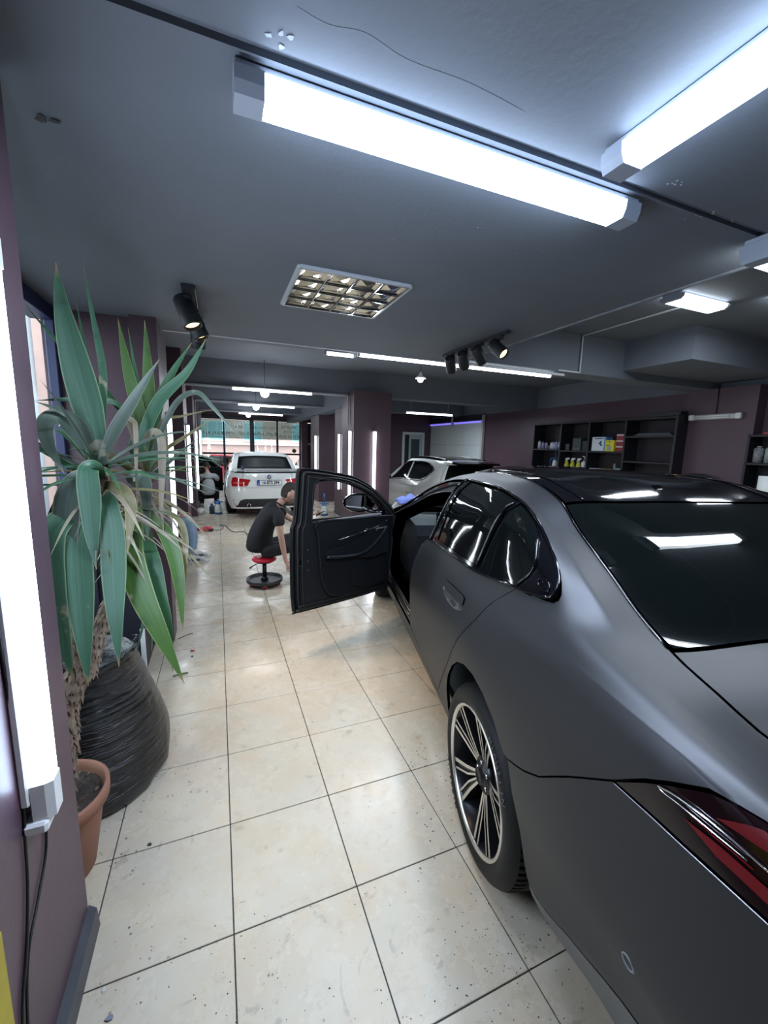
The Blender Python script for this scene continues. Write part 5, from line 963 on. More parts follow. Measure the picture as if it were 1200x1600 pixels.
panel(hs, [(-.30, 6.1), (1.05, 6.1), (1.12, 8), (1.05, 9.9), (-.30, 9.9)], 'glass_roof', gloss, car3, step=.12, ts=.25, off=.012); panel(hs, [(-.60, 6), (-.31, 6), (-.31, 10), (-.60, 10)], 'roof', wpaint, car3, step=.12, ts=.25)
panel(hs, [(1.14, 6.02), (2.15, 6.02), (2.3, 8), (2.15, 9.98), (1.14, 9.98), (1.2, 8)], 'windscreen', dglass, car3, step=.12, ts=.25); panel(hs, [(2.2, 5), (3.28, 5), (3.28, 11), (2.2, 11), (2.34, 8)], 'bonnet', wpaint, car3, step=.14, ts=.2)
panel(HF, [(-1, 0), (1, 0), (1, 7.9), (-1, 7.9)], 'front_bumper', wpaint, car3, step=.16, ts=.15, rim=False)
panel(HR, [(-1, 0), (1, 0), (1, 2.9), (-1, 2.9)], 'rear_bumper', wpaint, car3, step=.1, ts=.2)
panel(HR, [(-.62, 2.92), (.62, 2.92), (.62, 4.05), (-.62, 4.05)], 'tailgate', wpaint, car3, step=.1, ts=.2)
panel(HR, [(-.80, 4.07), (.80, 4.07), (.78, 5.7), (-.78, 5.7)], 'rear_window', dglass, car3, step=.08, ts=.25, off=.004); panel(HR, [(-1, 5.75), (1, 5.75), (1, 7.9), (-1, 7.9)], 'roof_edge', wpaint, car3, step=.1, ts=.2, rim=False)
for s in (-1, 1):
    panel(HR, [(s*.64, 2.95), (s*1, 2.95), (s*1, 3.9), (s*.64, 4.0)], 'tail_lamp', redc, car3, step=.08, ts=.2, off=.004); panel(HR, [(s*.82, 4.08), (s*.64, 4.05), (s*1, 3.95), (s*1, 5.7), (s*.80, 5.7)], 'rear_pillar', wpaint, car3, step=.08, ts=.2)
sp3 = MB(); sp3.prism([(-.60, .0), (.60, 0), (.56, .04), (-.56, .04)], (0, -.72, 1.49), (1, 0, 0), (0, .35, 1), (0, -.26, -.03), 1); sp3.build('roof_spoiler', gloss, car3)
MB().box((-.78, -.6, .22), (.78, 3.3, .32)).build('underbody', black, car3)
for b in (0, 2.6):
    for s in (-1, 1): make_wheel(car3, (s*.87, b, .33), s, rt=.33, rr=.235, w=.22, spokes=5, letters=False, style='plain', face=mat('silver_wheel'))
    MB().box((-.60, b-.38, .25), (.60, b+.38, .78)).build('wheel_well_block', black, car3)
# crumpled blue microfibre cloth on the dark sedan's bonnet
random.seed(4); mb = MB(); n = 14; vs = []; P0, N0 = S_.full(3.0, 8.25); c0 = Vector(bmwc.matrix_basis @ Vector(P0[0])) if False else None
for j in range(n):
    for i in range(n):
        x, y = (i/(n-1)-.5), (j/(n-1)-.5); r = math.hypot(x, y); h = .085*max(0, 1-r*1.5)+.026*math.sin(9*x+3*y)*math.cos(7*y-2*x)+.012*random.random()
        vs.append((x*.28+.02*math.sin(6*y), y*.22+.02*math.sin(7*x), max(.002, h)))
mb.add(vs, [(j*n+i, j*n+i+1, (j+1)*n+i+1, (j+1)*n+i) for j in range(n-1) for i in range(n-1)], None, True)
ang = R(-13); Pw = Matrix.Translation(BO) @ Matrix.Rotation(ang, 4, 'Z') @ Vector(P0[0])
cl = mb.build('cleaning_cloth', mat('pale_blue_microfibre', (.15, .20, .50), .9, bump=(200, .3))); cl.location = Pw+Vector((0, 0, .0)); tag(cl, 'crumpled pale blue cloth lying on the dark sedan\'s bonnet', 'cloth')
sd = cl.modifiers.new('thickness', 'SOLIDIFY'); sd.thickness = .004
# ================================================================== YUCCA IN A CLAY POT, WRAPPED POT, THINGS BESIDE IT
def at(u, v, Y):
    d = _f+_r*((u-600)/641.467)-_u*((v-800)/641.467); return CAM+d*((Y-CAM.y)/d.y)
def leaf_mat(name, c1, c2, edge, tip=(.30, .22, .10)):
    m = bpy.data.materials.new(name); m.use_nodes = True; nt = m.node_tree; b = nt.nodes['Principled BSDF']; N = nt.nodes.new; L = nt.links.new
    uv = N('ShaderNodeUVMap'); sp = N('ShaderNodeSeparateXYZ'); L(uv.outputs[0], sp.inputs[0])
    w = N('ShaderNodeTexNoise'); mp = N('ShaderNodeMapping'); mp.inputs['Scale'].default_value = (22, 1.2, 1); L(uv.outputs[0], mp.inputs[0]); L(mp.outputs[0], w.inputs['Vector']); w.inputs['Scale'].default_value = 1.0; w.inputs['Detail'].default_value = 3
    def mix(f, a, c):
        x = N('ShaderNodeMix'); x.data_type = 'RGBA'; L(f, x.inputs[0])
        for q, k in ((a, 6), (c, 7)):
            if isinstance(q, tuple): x.inputs[k].default_value = (*q, 1)
            else: L(q, x.inputs[k])
        return x.outputs[2]
    def rng(n, a, b2, lo=0, hi=1):
        r = N('ShaderNodeMapRange'); r.inputs[1].default_value = a; r.inputs[2].default_value = b2; r.inputs[3].default_value = lo; r.inputs[4].default_value = hi; L(n, r.inputs[0]); return r.outputs[0]
    c = mix(rng(w.outputs['Fac'], .35, .65), c1, c2)
    ab = N('ShaderNodeMath'); ab.operation = 'ABSOLUTE'; su = N('ShaderNodeMath'); su.operation = 'SUBTRACT'; su.inputs[1].default_value = .5; L(sp.outputs[0], su.inputs[0]); L(su.outputs[0], ab.inputs[0])
    c = mix(rng(ab.outputs[0], .45, .49), c, edge); c = mix(rng(sp.outputs[1], .93, .99), c, tip)
    g2 = N('ShaderNodeTexNoise'); g2.inputs['Scale'].default_value = 9; g2.inputs['Detail'].default_value = 5; pg = N('ShaderNodeNewGeometry'); L(pg.outputs['Position'], g2.inputs['Vector']); c = mix(rng(g2.outputs['Fac'], .67, .72, 0, .7), c, (.42, .36, .26)); c = mix(rng(g2.outputs['Fac'], .40, .30, 0, .45), c, (.02, .05, .03))
    L(c, b.inputs['Base Color']); b.inputs['Roughness'].default_value = .42; b.inputs['Subsurface Weight'].default_value = .0
    return m
LM = {'g': leaf_mat('blue_green_leaf', (.035, .105, .058), (.065, .155, .088), (.24, .32, .17)), 'y': leaf_mat('yellow_green_leaf', (.042, .11, .020), (.08, .155, .035), (.30, .33, .12)),
      'o': leaf_mat('olive_drying_leaf', (.12, .115, .04), (.19, .16, .075), (.40, .33, .18)), 'b': leaf_mat('dry_brown_leaf', (.19, .15, .10), (.28, .24, .17), (.45, .38, .28)), 'd': leaf_mat('deep_green_leaf', (.03, .10, .045), (.05, .14, .06), (.18, .26, .12)),
      't': leaf_mat('grey_green_leaf', (.055, .09, .07), (.10, .13, .095), (.30, .27, .2))}
def leaf(pts, w, kind, parent, face=(0, -1, .25), n=7, name='leaf', base=.55, fold=.16, twist=0):
    P = spline([tuple(p) for p in pts], n); L_ = np.cumsum([0]+[np.linalg.norm(P[i+1]-P[i]) for i in range(len(P)-1)]); L_ = L_/L_[-1]; off = np.array(parent.location); vs = []; uvs = []; F_ = np.array(face, float)
    for i, p in enumerate(P):
        d = P[min(i+1, len(P)-1)]-P[max(i-1, 0)]; d /= np.linalg.norm(d)+1e-9; s = np.cross(d, F_); s /= np.linalg.norm(s)+1e-6; nn = np.cross(s, d)
        t = L_[i]; a = twist*t; s, nn = s*math.cos(a)+nn*math.sin(a), nn*math.cos(a)-s*math.sin(a)
        ww = w/2*(base+(1-base)*min(1, t/.35))*(1 if t < .45 else max(.02, 1-((t-.45)/.55)**1.5))
        for k, x in enumerate((-1, -.5, 0, .5, 1)): vs.append(p+s*ww*x-nn*fold*ww*(1-abs(x))*1.0-off); uvs.append(((x+1)/2, t))
    fs = [(i*5+k, i*5+k+1, (i+1)*5+k+1, (i+1)*5+k) for i in range(len(P)-1) for k in range(4)]
    me = bpy.data.meshes.new(name); me.from_pydata([tuple(v) for v in vs], [], fs); me.materials.append(LM[kind]); me.polygons.foreach_set('use_smooth', [True]*len(fs))
    ul = me.uv_layers.new(); 
    for lp in me.loops: ul.data[lp.index].uv = uvs[lp.vertex_index]
    o = bpy.data.objects.new(name, me); COL.objects.link(o); o.parent = parent; return o
pc_ = (-.62, .45)
yu = thing('potted_yucca', 'tall two-stemmed yucca with drooping scorched leaves in a terracotta pot', 'plant', (pc_[0], pc_[1], 0))
terra = mat('terracotta_clay', (.30, .135, .085), .7, noise=(9, .5, (.22, .10, .065)), bump=(40, .1))
MB().lathe([(0, .0), (.115, 0), (.122, .01), (.165, .27), (.168, .285), (.186, .29), (.188, .335), (.182, .34), (.172, .338), (.168, .31), (.16, .29)], n=40).build('pot', terra, yu)
soil = mat('dark_potting_soil', (.022, .018, .015), .95, noise=(40, .7, (.07, .05, .04)), bump=(60, .8))
random.seed(3); MB().lathe([(0, .312), (.06, .318), (.12, .308), (.163, .30)], n=40, jit=lambda t, h: .02*math.sin(9*t)).build('soil', soil, yu)
mb = MB()
for k in range(120):
    a, r = random.random()*6.28, .155*random.random()**.5; q = random.random()*3; x, y = r*math.cos(a), r*math.sin(a); s = random.uniform(.004, .012); mb.add([(x, y, .315), (x+s*math.cos(q), y+s*math.sin(q), .322), (x+s*math.cos(q+1.2), y+s*math.sin(q+1.2), .316), (x+s*.5, y, .326)], [(0, 1, 2), (0, 1, 3), (1, 2, 3), (0, 2, 3)])
tag(mb.build('soil_crumbs', mat('bark_chips', (.16, .11, .07), .9), yu), kind='stuff')
bark = mat('yucca_bark', (.20, .13, .09), .9, noise=(25, .7, (.33, .25, .18)), bump=(50, .6)); barkf = mat('bark_scale', (.14, .095, .07), .9, noise=(30, .7, (.36, .28, .2)))
C1 = at(156, 735, .55); C2 = at(230, 740, .80); FK = at(130, 1050, .52)
def stem(pts, r0, r1, name):
    q = spline([tuple(p) for p in pts], 12); m = len(q); off = np.array(yu.location); rs = [(r0+(r1-r0)*i/(m-1))*(1+.10*math.sin(i*2.4)) for i in range(m)]
    MB().tube([p-off for p in q], rs, 12).build(name, bark, yu); mb = MB()
    for i in range(1, m-1):
        d = q[i+1]-q[i-1]; u, w, d = frame(d)
        for k in range(11):
            a = 2*math.pi*(k+.5*(i % 2))/11+random.random()*.3; o = u*math.cos(a)+w*math.sin(a); s = np.cross(d, o); p = q[i]-off+o*rs[i]*.96; h = rs[i]*random.uniform(.12, .5); ww = rs[i]*.26
            mb.add([p-s*ww, p+s*ww, p+o*h*.6+d*rs[i]*random.uniform(.3, .8)*-1, p+d*rs[i]*.5], [(0, 1, 2), (0, 1, 3), (0, 2, 3), (1, 2, 3)])
    tag(mb.build('bark_scales', barkf, yu), kind='stuff')
stem([(-.60, .47, .30), (-.575, .49, .50), (-.56, .50, .66), FK+Vector((0, .01, .02))], .045, .040, 'trunk')
stem([FK, at(122, 960, .52), at(130, 860, .53), C1+Vector((0, 0, -.05)), C1], .036, .024, 'left_stem')
stem([FK+Vector((.01, 0, -.02)), at(150, 1000, .56), at(172, 945, .60), at(195, 880, .68), at(222, 800, .78), C2], .030, .024, 'right_stem')
PX = lambda w, Y=.55: .9*w/641.467*(Y+1.25)
def pl(kind, w, pts, face=(0, -1, .25), **k):
    """pts: (x, y, depth Y)"""
    return leaf([at(*p) for p in pts], PX(w, pts[-1][2]), kind, yu, face, **k)
c1 = (156, 728, .56)
pl('g', 40, [(156, 735, .56), (143, 660, .53), (116, 560, .50), (97, 480, .48), (87, 410, .46)], fold=.12)
pl('g', 10, [(158, 730, .56), (160, 640, .57), (160, 575, .58), (146, 500, .58), (130, 416, .58)], base=.8)
pl('g', 7, [(152, 720, .58), (140, 590, .62), (128, 520, .64), (119, 470, .66)], base=.8)
pl('t', 18, [(154, 735, .55), (175, 680, .52), (205, 630, .50), (230, 590, .49), (249, 561, .48)])
pl('d', 9, [(222, 690, .80), (172, 620, .72), (101, 546, .62), (36, 473, .52)])
pl('g', 9, [(200, 660, .78), (182, 630, .72), (117, 624, .62), (52, 626, .52)])
pl('t', 13, [(150, 722, .56), (130, 666, .52), (97, 643, .48), (54, 627, .42)])
pl('t', 26, [(146, 722, .56), (128, 690, .54), (104, 658, .50), (84, 652, .47), (70, 664, .44), (76, 695, .42), (101, 741, .41)], base=.45)
pl('g', 29, [(157, 748, .53), (150, 735, .47), (140, 731, .43), (137, 745, .41), (141, 790, .40), (144, 840, .40), (151, 890, .41)], base=.6, fold=.1)
pl('g', 34, [(162, 765, .55), (168, 780, .50), (170, 792, .46), (176, 830, .44), (178, 900, .43), (180, 960, .42), (186, 1042, .42)], base=.6, fold=.1)
pl('t', 34, [(152, 752, .55), (135, 745, .50), (118, 752, .46), (106, 780, .44), (103, 830, .43), (107, 890, .42), (112, 930, .42)], base=.6, fold=.1)
pl('g', 42, [(150, 770, .54), (120, 790, .48), (92, 815, .42), (77, 840, .39), (74, 880, .38), (82, 940, .37), (98, 1000, .37), (114, 1063, .37)], base=.5, fold=.1)
pl('g', 38, [(152, 780, .54), (142, 800, .49), (130, 830, .44), (122, 855, .42), (124, 910, .40), (130, 990, .39), (138, 1072, .39)], base=.5, fold=.1)
pl('y', 18, [(229, 730, .80), (230, 670, .80), (232, 600, .81), (226, 500, .82)])
pl('y', 17, [(228, 720, .80), (218, 650, .78), (205, 600, .77), (195, 555, .77), (184, 497, .77)])
pl('d', 7, [(232, 720, .80), (222, 640, .80), (213, 590, .80), (200, 512, .80)])
pl('d', 15, [(228, 725, .80), (248, 630, .78), (270, 581, .77), (300, 535, .76)])
pl('g', 18, [(222, 725, .78), (222, 690, .74), (247, 628, .71), (292, 581, .69), (322, 529, .68)])
pl('g', 20, [(226, 740, .80), (212, 700, .77), (232, 660, .75), (255, 625, .74)])
pl('t', 9, [(229, 735, .80), (245, 690, .78), (275, 630, .74), (307, 613, .70), (333, 637, .66), (360, 667, .64), (386, 693, .63)], base=.5)
pl('o', 5, [(230, 740, .80), (250, 663, .78), (285, 650, .74), (317, 643, .70), (337, 640, .68)])
pl('o', 6, [(232, 745, .80), (255, 706, .78), (293, 680, .74), (333, 653, .70)])
pl('b', 7, [(222, 740, .80), (205, 672, .72), (192, 652, .66), (207, 657, .60), (212, 672, .58), (213, 740, .57), (216, 812, .57)], base=.7)
pl('b', 11, [(221, 745, .80), (228, 690, .74), (240, 674, .70), (252, 688, .66), (253, 740, .65), (252, 790, .65), (257, 845, .65)], base=.7)
pl('t', 19, [(226, 765, .80), (205, 748, .72), (215, 742, .64), (226, 756, .60), (229, 790, .59), (231, 845, .59)], base=.6)
pl('o', 17, [(160, 760, .55), (172, 758, .50), (190, 764, .46), (203, 785, .44), (203, 820, .43), (199, 867, .43)], base=.7)
pl('y', 38, [(222, 790, .78), (205, 800, .68), (206, 828, .60), (204, 870, .56), (222, 930, .54), (250, 990, .53), (288, 1068, .53)], base=.5, fold=.1)
pl('d', 26, [(226, 800, .80), (225, 830, .70), (238, 880, .62), (248, 930, .60), (262, 985, .59), (270, 1050, .59)], base=.5)
pl('y', 22, [(228, 790, .80), (240, 812, .72), (254, 826, .66), (270, 860, .63), (280, 910, .62), (286, 986, .62)], base=.5)
pl('o', 9, [(230, 790, .80), (248, 796, .74), (276, 809, .68), (289, 835, .66), (289, 880, .65), (285, 950, .65)], base=.7)
pl('o', 5, [(227, 780, .80), (257, 819, .74), (292, 861, .68), (328, 900, .64), (346, 913, .62)])
pl('g', 9, [(224, 800, .80), (232, 880, .66), (228, 950, .60), (211, 1030, .58)], base=.7)
pl('d', 12, [(228, 800, .80), (240, 880, .72), (240, 950, .70), (237, 1019, .70)], base=.6)
pl('t', 8, [(170, 790, .56), (185, 860, .52), (190, 930, .52), (192, 1005, .52)])
pl('g', 34, [(150, 760, .56), (120, 765, .50), (98, 800, .46), (96, 850, .45), (104, 910, .45), (110, 960, .45)], base=.5)
random.seed(11)
def around(C, n, kinds, lmin, lmax, el, wpx, drop, seed):
    rr = random.Random(seed)
    for k in range(n):
        a = 2*math.pi*k/n+rr.uniform(-.3, .3); e = R(rr.uniform(*el)); L_ = rr.uniform(lmin, lmax); d = Vector((math.cos(a)*math.cos(e), math.sin(a)*math.cos(e)*.7, math.sin(e))); dr = rr.uniform(*drop); kk = rr.choice(kinds); z0 = rr.uniform(-.06, .02)
        P_ = [C+Vector((0, 0, z0))]
        for t in (.25, .5, .75, 1): P_.append(C+Vector((0, 0, z0))+d*L_*t+Vector((0, 0, -dr*t*t)))
        P_ = [Vector((max(p.x, -1.0), max(p.y, .24 if p.x < -.45 else -.2), p.z)) for p in P_]
        leaf(P_, rr.uniform(*wpx), kk, yu, (rr.uniform(-.3, .3), -.5, 1), n=4)
around(C1, 24, 'tgdt', .28, .52, (5, 55), (.012, .030), (.02, .18), 5)
around(C2, 19, 'tdyo', .26, .46, (5, 60), (.012, .028), (.02, .16), 6)
around(C1+Vector((0, 0, -.09)), 24, 'bobtb', .2, .42, (-25, 25), (.006, .018), (.08, .26), 7)
around(C2+Vector((0, 0, -.09)), 20, 'bobo', .2, .38, (-25, 20), (.006, .016), (.08, .24), 8)
around(C1+Vector((0, 0, -.2)), 9, 'bbo', .15, .3, (-50, 0), (.006, .014), (.05, .2), 9)
around(C2+Vector((0, 0, -.22)), 8, 'bbo', .15, .3, (-50, 0), (.006, .014), (.05, .2), 10)

# pot wrapped in a black bin liner
bag = thing('wrapped_planter', 'large planter wrapped in creased black plastic behind the clay pot', 'planter', (-.61, .97, 0))
bagm = mat('black_bin_liner', (.004, .004, .005), .24, spec=.6)
nt = bagm.node_tree; b = nt.nodes['Principled BSDF']; tcn = nt.nodes.new('ShaderNodeTexCoord'); mp = nt.nodes.new('ShaderNodeMapping'); mp.inputs['Rotation'].default_value = (R(20), R(42), R(10)); mp.inputs['Scale'].default_value = (3, 3, 30); n1 = nt.nodes.new('ShaderNodeTexNoise'); n1.inputs['Scale'].default_value = 1.6; n1.inputs['Detail'].default_value = 6; n1.inputs['Distortion'].default_value = .6
bp = nt.nodes.new('ShaderNodeBump'); bp.inputs['Strength'].default_value = 1.0; bp.inputs['Distance'].default_value = .02
nt.links.new(tcn.outputs['Object'], mp.inputs[0]); nt.links.new(mp.outputs[0], n1.inputs['Vector']); nt.links.new(n1.outputs['Fac'], bp.inputs['Height']); nt.links.new(bp.outputs['Normal'], b.inputs['Normal'])
rb = random.Random(2); ph = [rb.uniform(0, 6.28) for _ in range(12)]
def bj(t, h):
    v = 0
    for i, (k, a) in enumerate(((3, .02), (5, .016), (9, .014), (14, .010), (23, .008), (37, .005))): v += a*math.sin(k*t+(14+6*i)*h+ph[i])
    return v+.03*math.sin(2*t+1)
MB().lathe([(.30, .0), (.33, .03), (.345, .10), (.335, .20), (.315, .30), (.29, .40), (.25, .50), (.215, .57), (.20, .62), (.205, .645), (.19, .65), (.17, .62), (.12, .60), (0, .60)][::1], n=96, jit=bj).build('liner', bagm, bag)
q = bag.children[0]; s = q.modifiers.new('smooth', 'SUBSURF'); s.levels = 1; s.render_levels = 1
mb = MB()
for k in range(3): a = -.6+k*.5; mb.tube([(.19*math.cos(a), .19*math.sin(a), .63), (.20*math.cos(a)+.02, .20*math.sin(a), .67), (.21*math.cos(a+.2), .21*math.sin(a+.2), .655)], .006, 6)
mb.build('liner_knot', bagm, bag)
# dark cabinet, white upright strip, olive pot between the planter and the pillar
t = thing('dark_cabinet', 'dark navy cabinet standing against the left pillar behind the yucca', 'cabinet', (-.74, 2.12, 0))
MB().box((-.27, -.24, .05), (.23, .24, .98), bev=.006).build('cabinet_body', navy, t); MB().box((-.26, -.256, .08), (-.02, -.242, .95), bev=.004).build('cabinet_door', navy, t); MB().box((.0, -.256, .08), (.22, -.242, .95), bev=.004).build('cabinet_door', navy, t)
MB().box((-.25, -.22, 0), (.21, .22, .05)).build('plinth', black, t)
t = thing('white_strip', 'narrow white strip leaning upright behind the wrapped planter', 'strip', (-.50, 1.72, 0)); MB().box((-.014, -.006, 0), (.014, .006, .42), bev=.002).build('batten', white, t); MB().box((-.018, -.02, 0), (.018, .02, .01), bev=.002).build('foot', white, t)
t = thing('olive_plant_pot', 'olive grey plant pot half hidden behind the wrapped planter', 'pot', (-.70, 1.50, 0)); MB().lathe([(0, 0), (.13, 0), (.17, .34), (.18, .34), (.18, .38), (.165, .38), (.16, .34), (0, .33)], n=32).build('pot', mat('olive_glaze', (.06, .065, .045), .5), t); MB().lathe([(0, .35), (.16, .345)], n=24).build('soil', soil, t)
tag(MB().tube(spline([(-.36, 2.37, .02), (-.30, 2.35, .05), (-.24, 2.36, .06)], 4), .004, 6).build('twig', bark), 'thin brown twig sticking out at the foot of the left pillar', 'twig')
# litter on the floor
dk = mat('dark_debris', (.04, .04, .045), .8); rl = random.Random(21)
def bits(name, label, x, y, s, m, seed, cat='litter', z=.002, group=None):
    r2 = random.Random(seed); v = [(x+s*math.cos(a)*r2.uniform(.5, 1), y+s*math.sin(a)*r2.uniform(.5, 1), z) for a in (0, 1.1, 2.2, 3.3, 4.4, 5.4)]; mb = MB(); mb.add(v+[(a, b2, z+s*.35*r2.random()) for a, b2, _ in v], [(5,4,3,2,1,0), (6,7,8,9,10,11)]+[(i, (i+1) % 6, 6+(i+1) % 6, 6+i) for i in range(6)]); return tag(mb.build(name, m), label, cat, group)
_g = lambda u, v: (CAM+(_f+_r*((u-600)/641.467)-_u*((v-800)/641.467))*(-CAM.z/(_f+_r*((u-600)/641.467)-_u*((v-800)/641.467)).z))
p = _g(234, 1320); bits('debris', 'small dark crumb on the grout line right of the clay pot', p.x, p.y, .012, dk, 1)
p = _g(301, 1017); bits('debris', 'tiny red scrap on the tiles beside the left pillar', p.x, p.y, .02, mat('red_scrap', (.5, .05, .05), .6), 2)
p = _g(300, 1026); bits('debris', 'tiny dark scrap just in front of the red one', p.x, p.y, .014, dk, 3)
p = _g(172, 1591); bits('debris', 'bluish grey flake at the bottom edge by the baseboard', p.x, p.y, .014, mat('grey_flake', (.2, .23, .28), .6), 4)
p = _g(163, 1548); bits('debris', 'pale curled flake beside the slate baseboard', p.x, p.y, .010, mat('pale_flake', (.6, .58, .52), .6), 5)
a_, b_ = _g(270, 1058), _g(294, 1052); tag(MB().tube([(a_.x, a_.y, .006), ((a_.x+b_.x)/2, (a_.y+b_.y)/2, .012), (b_.x, b_.y, .005)], .006, 6).build('fallen_leaf', LM['d']), 'fallen strip of yucca leaf lying on the grout line', 'leaf')
mb = MB()
for k in range(260):
    u, v = rl.gauss(780, 60), rl.gauss(1490, 60)
    if rl.random() < .55: u, v = rl.uniform(150, 900), rl.uniform(1380, 1640)
    p = _g(u, v); s = rl.uniform(.0008, .0028); mb.add([(p.x-s, p.y, .0006), (p.x, p.y-s, .0006), (p.x+s, p.y, .0006), (p.x, p.y+s, .0006), (p.x, p.y, .0006+s)], [(0, 1, 4), (1, 2, 4), (2, 3, 4), (3, 0, 4)])
tag(mb.build('dirt_specks', dk), 'scattered dark specks of dirt on the front tiles', 'dirt', kind='stuff')
# ================================================================== PEOPLE
skin = mat('light_skin', (.55, .33, .25), .5); tee = mat('black_cotton', (.010, .010, .012), .85); trous = mat('black_trouser_cloth', (.014, .014, .017), .8); hairm = mat('short_dark_brown_hair', (.028, .018, .013), .7, bump=(300, .5))
greytee = mat('grey_printed_tee', (.42, .43, .44), .85, noise=(7, .8, (.30, .34, .33))); jeans = mat('light_blue_denim', (.22, .33, .46), .85, noise=(14, .6, (.30, .42, .55))); shoem = mat('white_trainer', (.6, .6, .58), .5); darks = mat('dark_trainer_panel', (.05, .06, .08), .6)
def skinned(name, nodes, edges, m, parent, sub=2, root=0):
    """nodes: (x, y, z, rx, ry)"""
    me = bpy.data.meshes.new(name); me.from_pydata([n[:3] for n in nodes], edges, []); o = bpy.data.objects.new(name, me); COL.objects.link(o)
    sk = o.modifiers.new('skin', 'SKIN'); sk.use_smooth_shade = True; sk.branch_smoothing = .6
    for i, n in enumerate(nodes): me.skin_vertices[0].data[i].radius = (n[3], n[4] if len(n) > 4 else n[3]); me.skin_vertices[0].data[i].use_root = (i in root if isinstance(root, tuple) else i == root)
    ss = o.modifiers.new('sub', 'SUBSURF'); ss.levels = sub; ss.render_levels = sub
    dg = bpy.context.evaluated_depsgraph_get(); nm = bpy.data.meshes.new_from_object(o.evaluated_get(dg)); bpy.data.objects.remove(o); nm.name = name
    nm.materials.clear(); nm.materials.append(m); nm.polygons.foreach_set('use_smooth', [True]*len(nm.polygons)); c = bpy.data.objects.new(name, nm); COL.objects.link(c); c.parent = parent; return c
def colour_faces(o, mats, fn):
    me = o.data
    for m in mats: me.materials.append(m)
    for p in me.polygons: p.material_index = fn(p.center)
def head(parent, c, yaw, pitch, s=1.0, beard=False):
    """head with face along +x before rotation"""
    h = bpy.data.objects.new('head', None); 
    mb = bmesh.new(); bmesh.ops.create_uvsphere(mb, u_segments=40, v_segments=28, radius=1)
    for v in mb.verts:
        x, y, z = v.co; X, Y_, Z = x*.098, y*.074, z*.118
        if z < 0: k = -z; Y_ *= 1-.32*k*k-.05*k; X = X*(1-.18*k) + .012*k
        if x > 0: X *= .93
        fx = max(0, x)
        X += fx*.024*math.exp(-((y/.16)**2))*math.exp(-(((z+.12)/.17)**2))            # nose
        X -= fx*.010*math.exp(-(((abs(y)-.40)/.18)**2))*math.exp(-(((z-.10)/.12)**2))    # eye sockets
        X += fx*.006*math.exp(-(((z-.26)/.10)**2))*math.exp(-((y/.5)**2))                # brow
        X += fx*.007*math.exp(-((y/.26)**2))*(math.exp(-(((z+.42)/.05)**2))+math.exp(-(((z+.54)/.05)**2)))  # lips
        X += fx*.012*math.exp(-((y/.28)**2))*math.exp(-(((z+.82)/.12)**2))               # chin
        if x < 0: X *= 1+.05*(z > 0)
        v.co = (X, Y_, Z)
    me = bpy.data.meshes.new('head'); mb.to_mesh(me); mb.free(); me.polygons.foreach_set('use_smooth', [True]*len(me.polygons)); me.materials.append(skin); me.materials.append(mat('stubble_skin', (.30, .19, .15), .6))
    for p in me.polygons:
        if p.center.z < -.055 and p.center.x > -.02 and not (p.center.x > .085 and -.062 < p.center.z < -.045): p.material_index = 1
    o = bpy.data.objects.new('head', me); COL.objects.link(o); o.parent = parent; o.location = c; o.rotation_euler = Euler((0, pitch, yaw), 'XYZ'); o.scale = (s, s, s)
    for sg in (-1, 1):
        MB().sphere((.078, sg*.030, .012), .0125, mat('eye_white', (.75, .73, .7), .2), 12).build('eye', None, o); MB().sphere((.0865, sg*.030, .012), .0062, mat('dark_iris', (.03, .02, .015), .1), 10).build('iris', None, o)
        MB().sphere((-.010, sg*.078, -.010), .032, skin, 14, (.60, .30, 1.0)).build('ear', None, o); MB().sphere((.090, sg*.030, .032), .017, hairm, 10, (.35, 1.2, .25)).build('eyebrow', None, o)
    MB().sphere((.0925, 0, -.056), .018, mat('lip_skin', (.42, .18, .15), .5), 12, (.35, 1.2, .32)).build('lips', None, o)
    hb = bmesh.new(); bmesh.ops.create_uvsphere(hb, u_segments=36, v_segments=24, radius=1); dl = []
    for v in hb.verts:
        x, y, z = v.co; line = .50 if x > .45 else (.50 if x > .12 else (.50-.9*(.12-x)/.35 if x > -.23 else -.40))
        if z < line-.12: dl.append(v)
        v.co = (x*.1015-.003, y*.0768, z*.1215+.001)
    bmesh.ops.delete(hb, geom=dl, context='VERTS'); me = bpy.data.meshes.new('hair'); hb.to_mesh(me); hb.free(); me.polygons.foreach_set('use_smooth', [True]*len(me.polygons)); me.materials.append(hairm); ho = bpy.data.objects.new('hair', me); COL.objects.link(ho); ho.parent = o
    sd = ho.modifiers.new('t', 'SOLIDIFY'); sd.thickness = .004
    return o
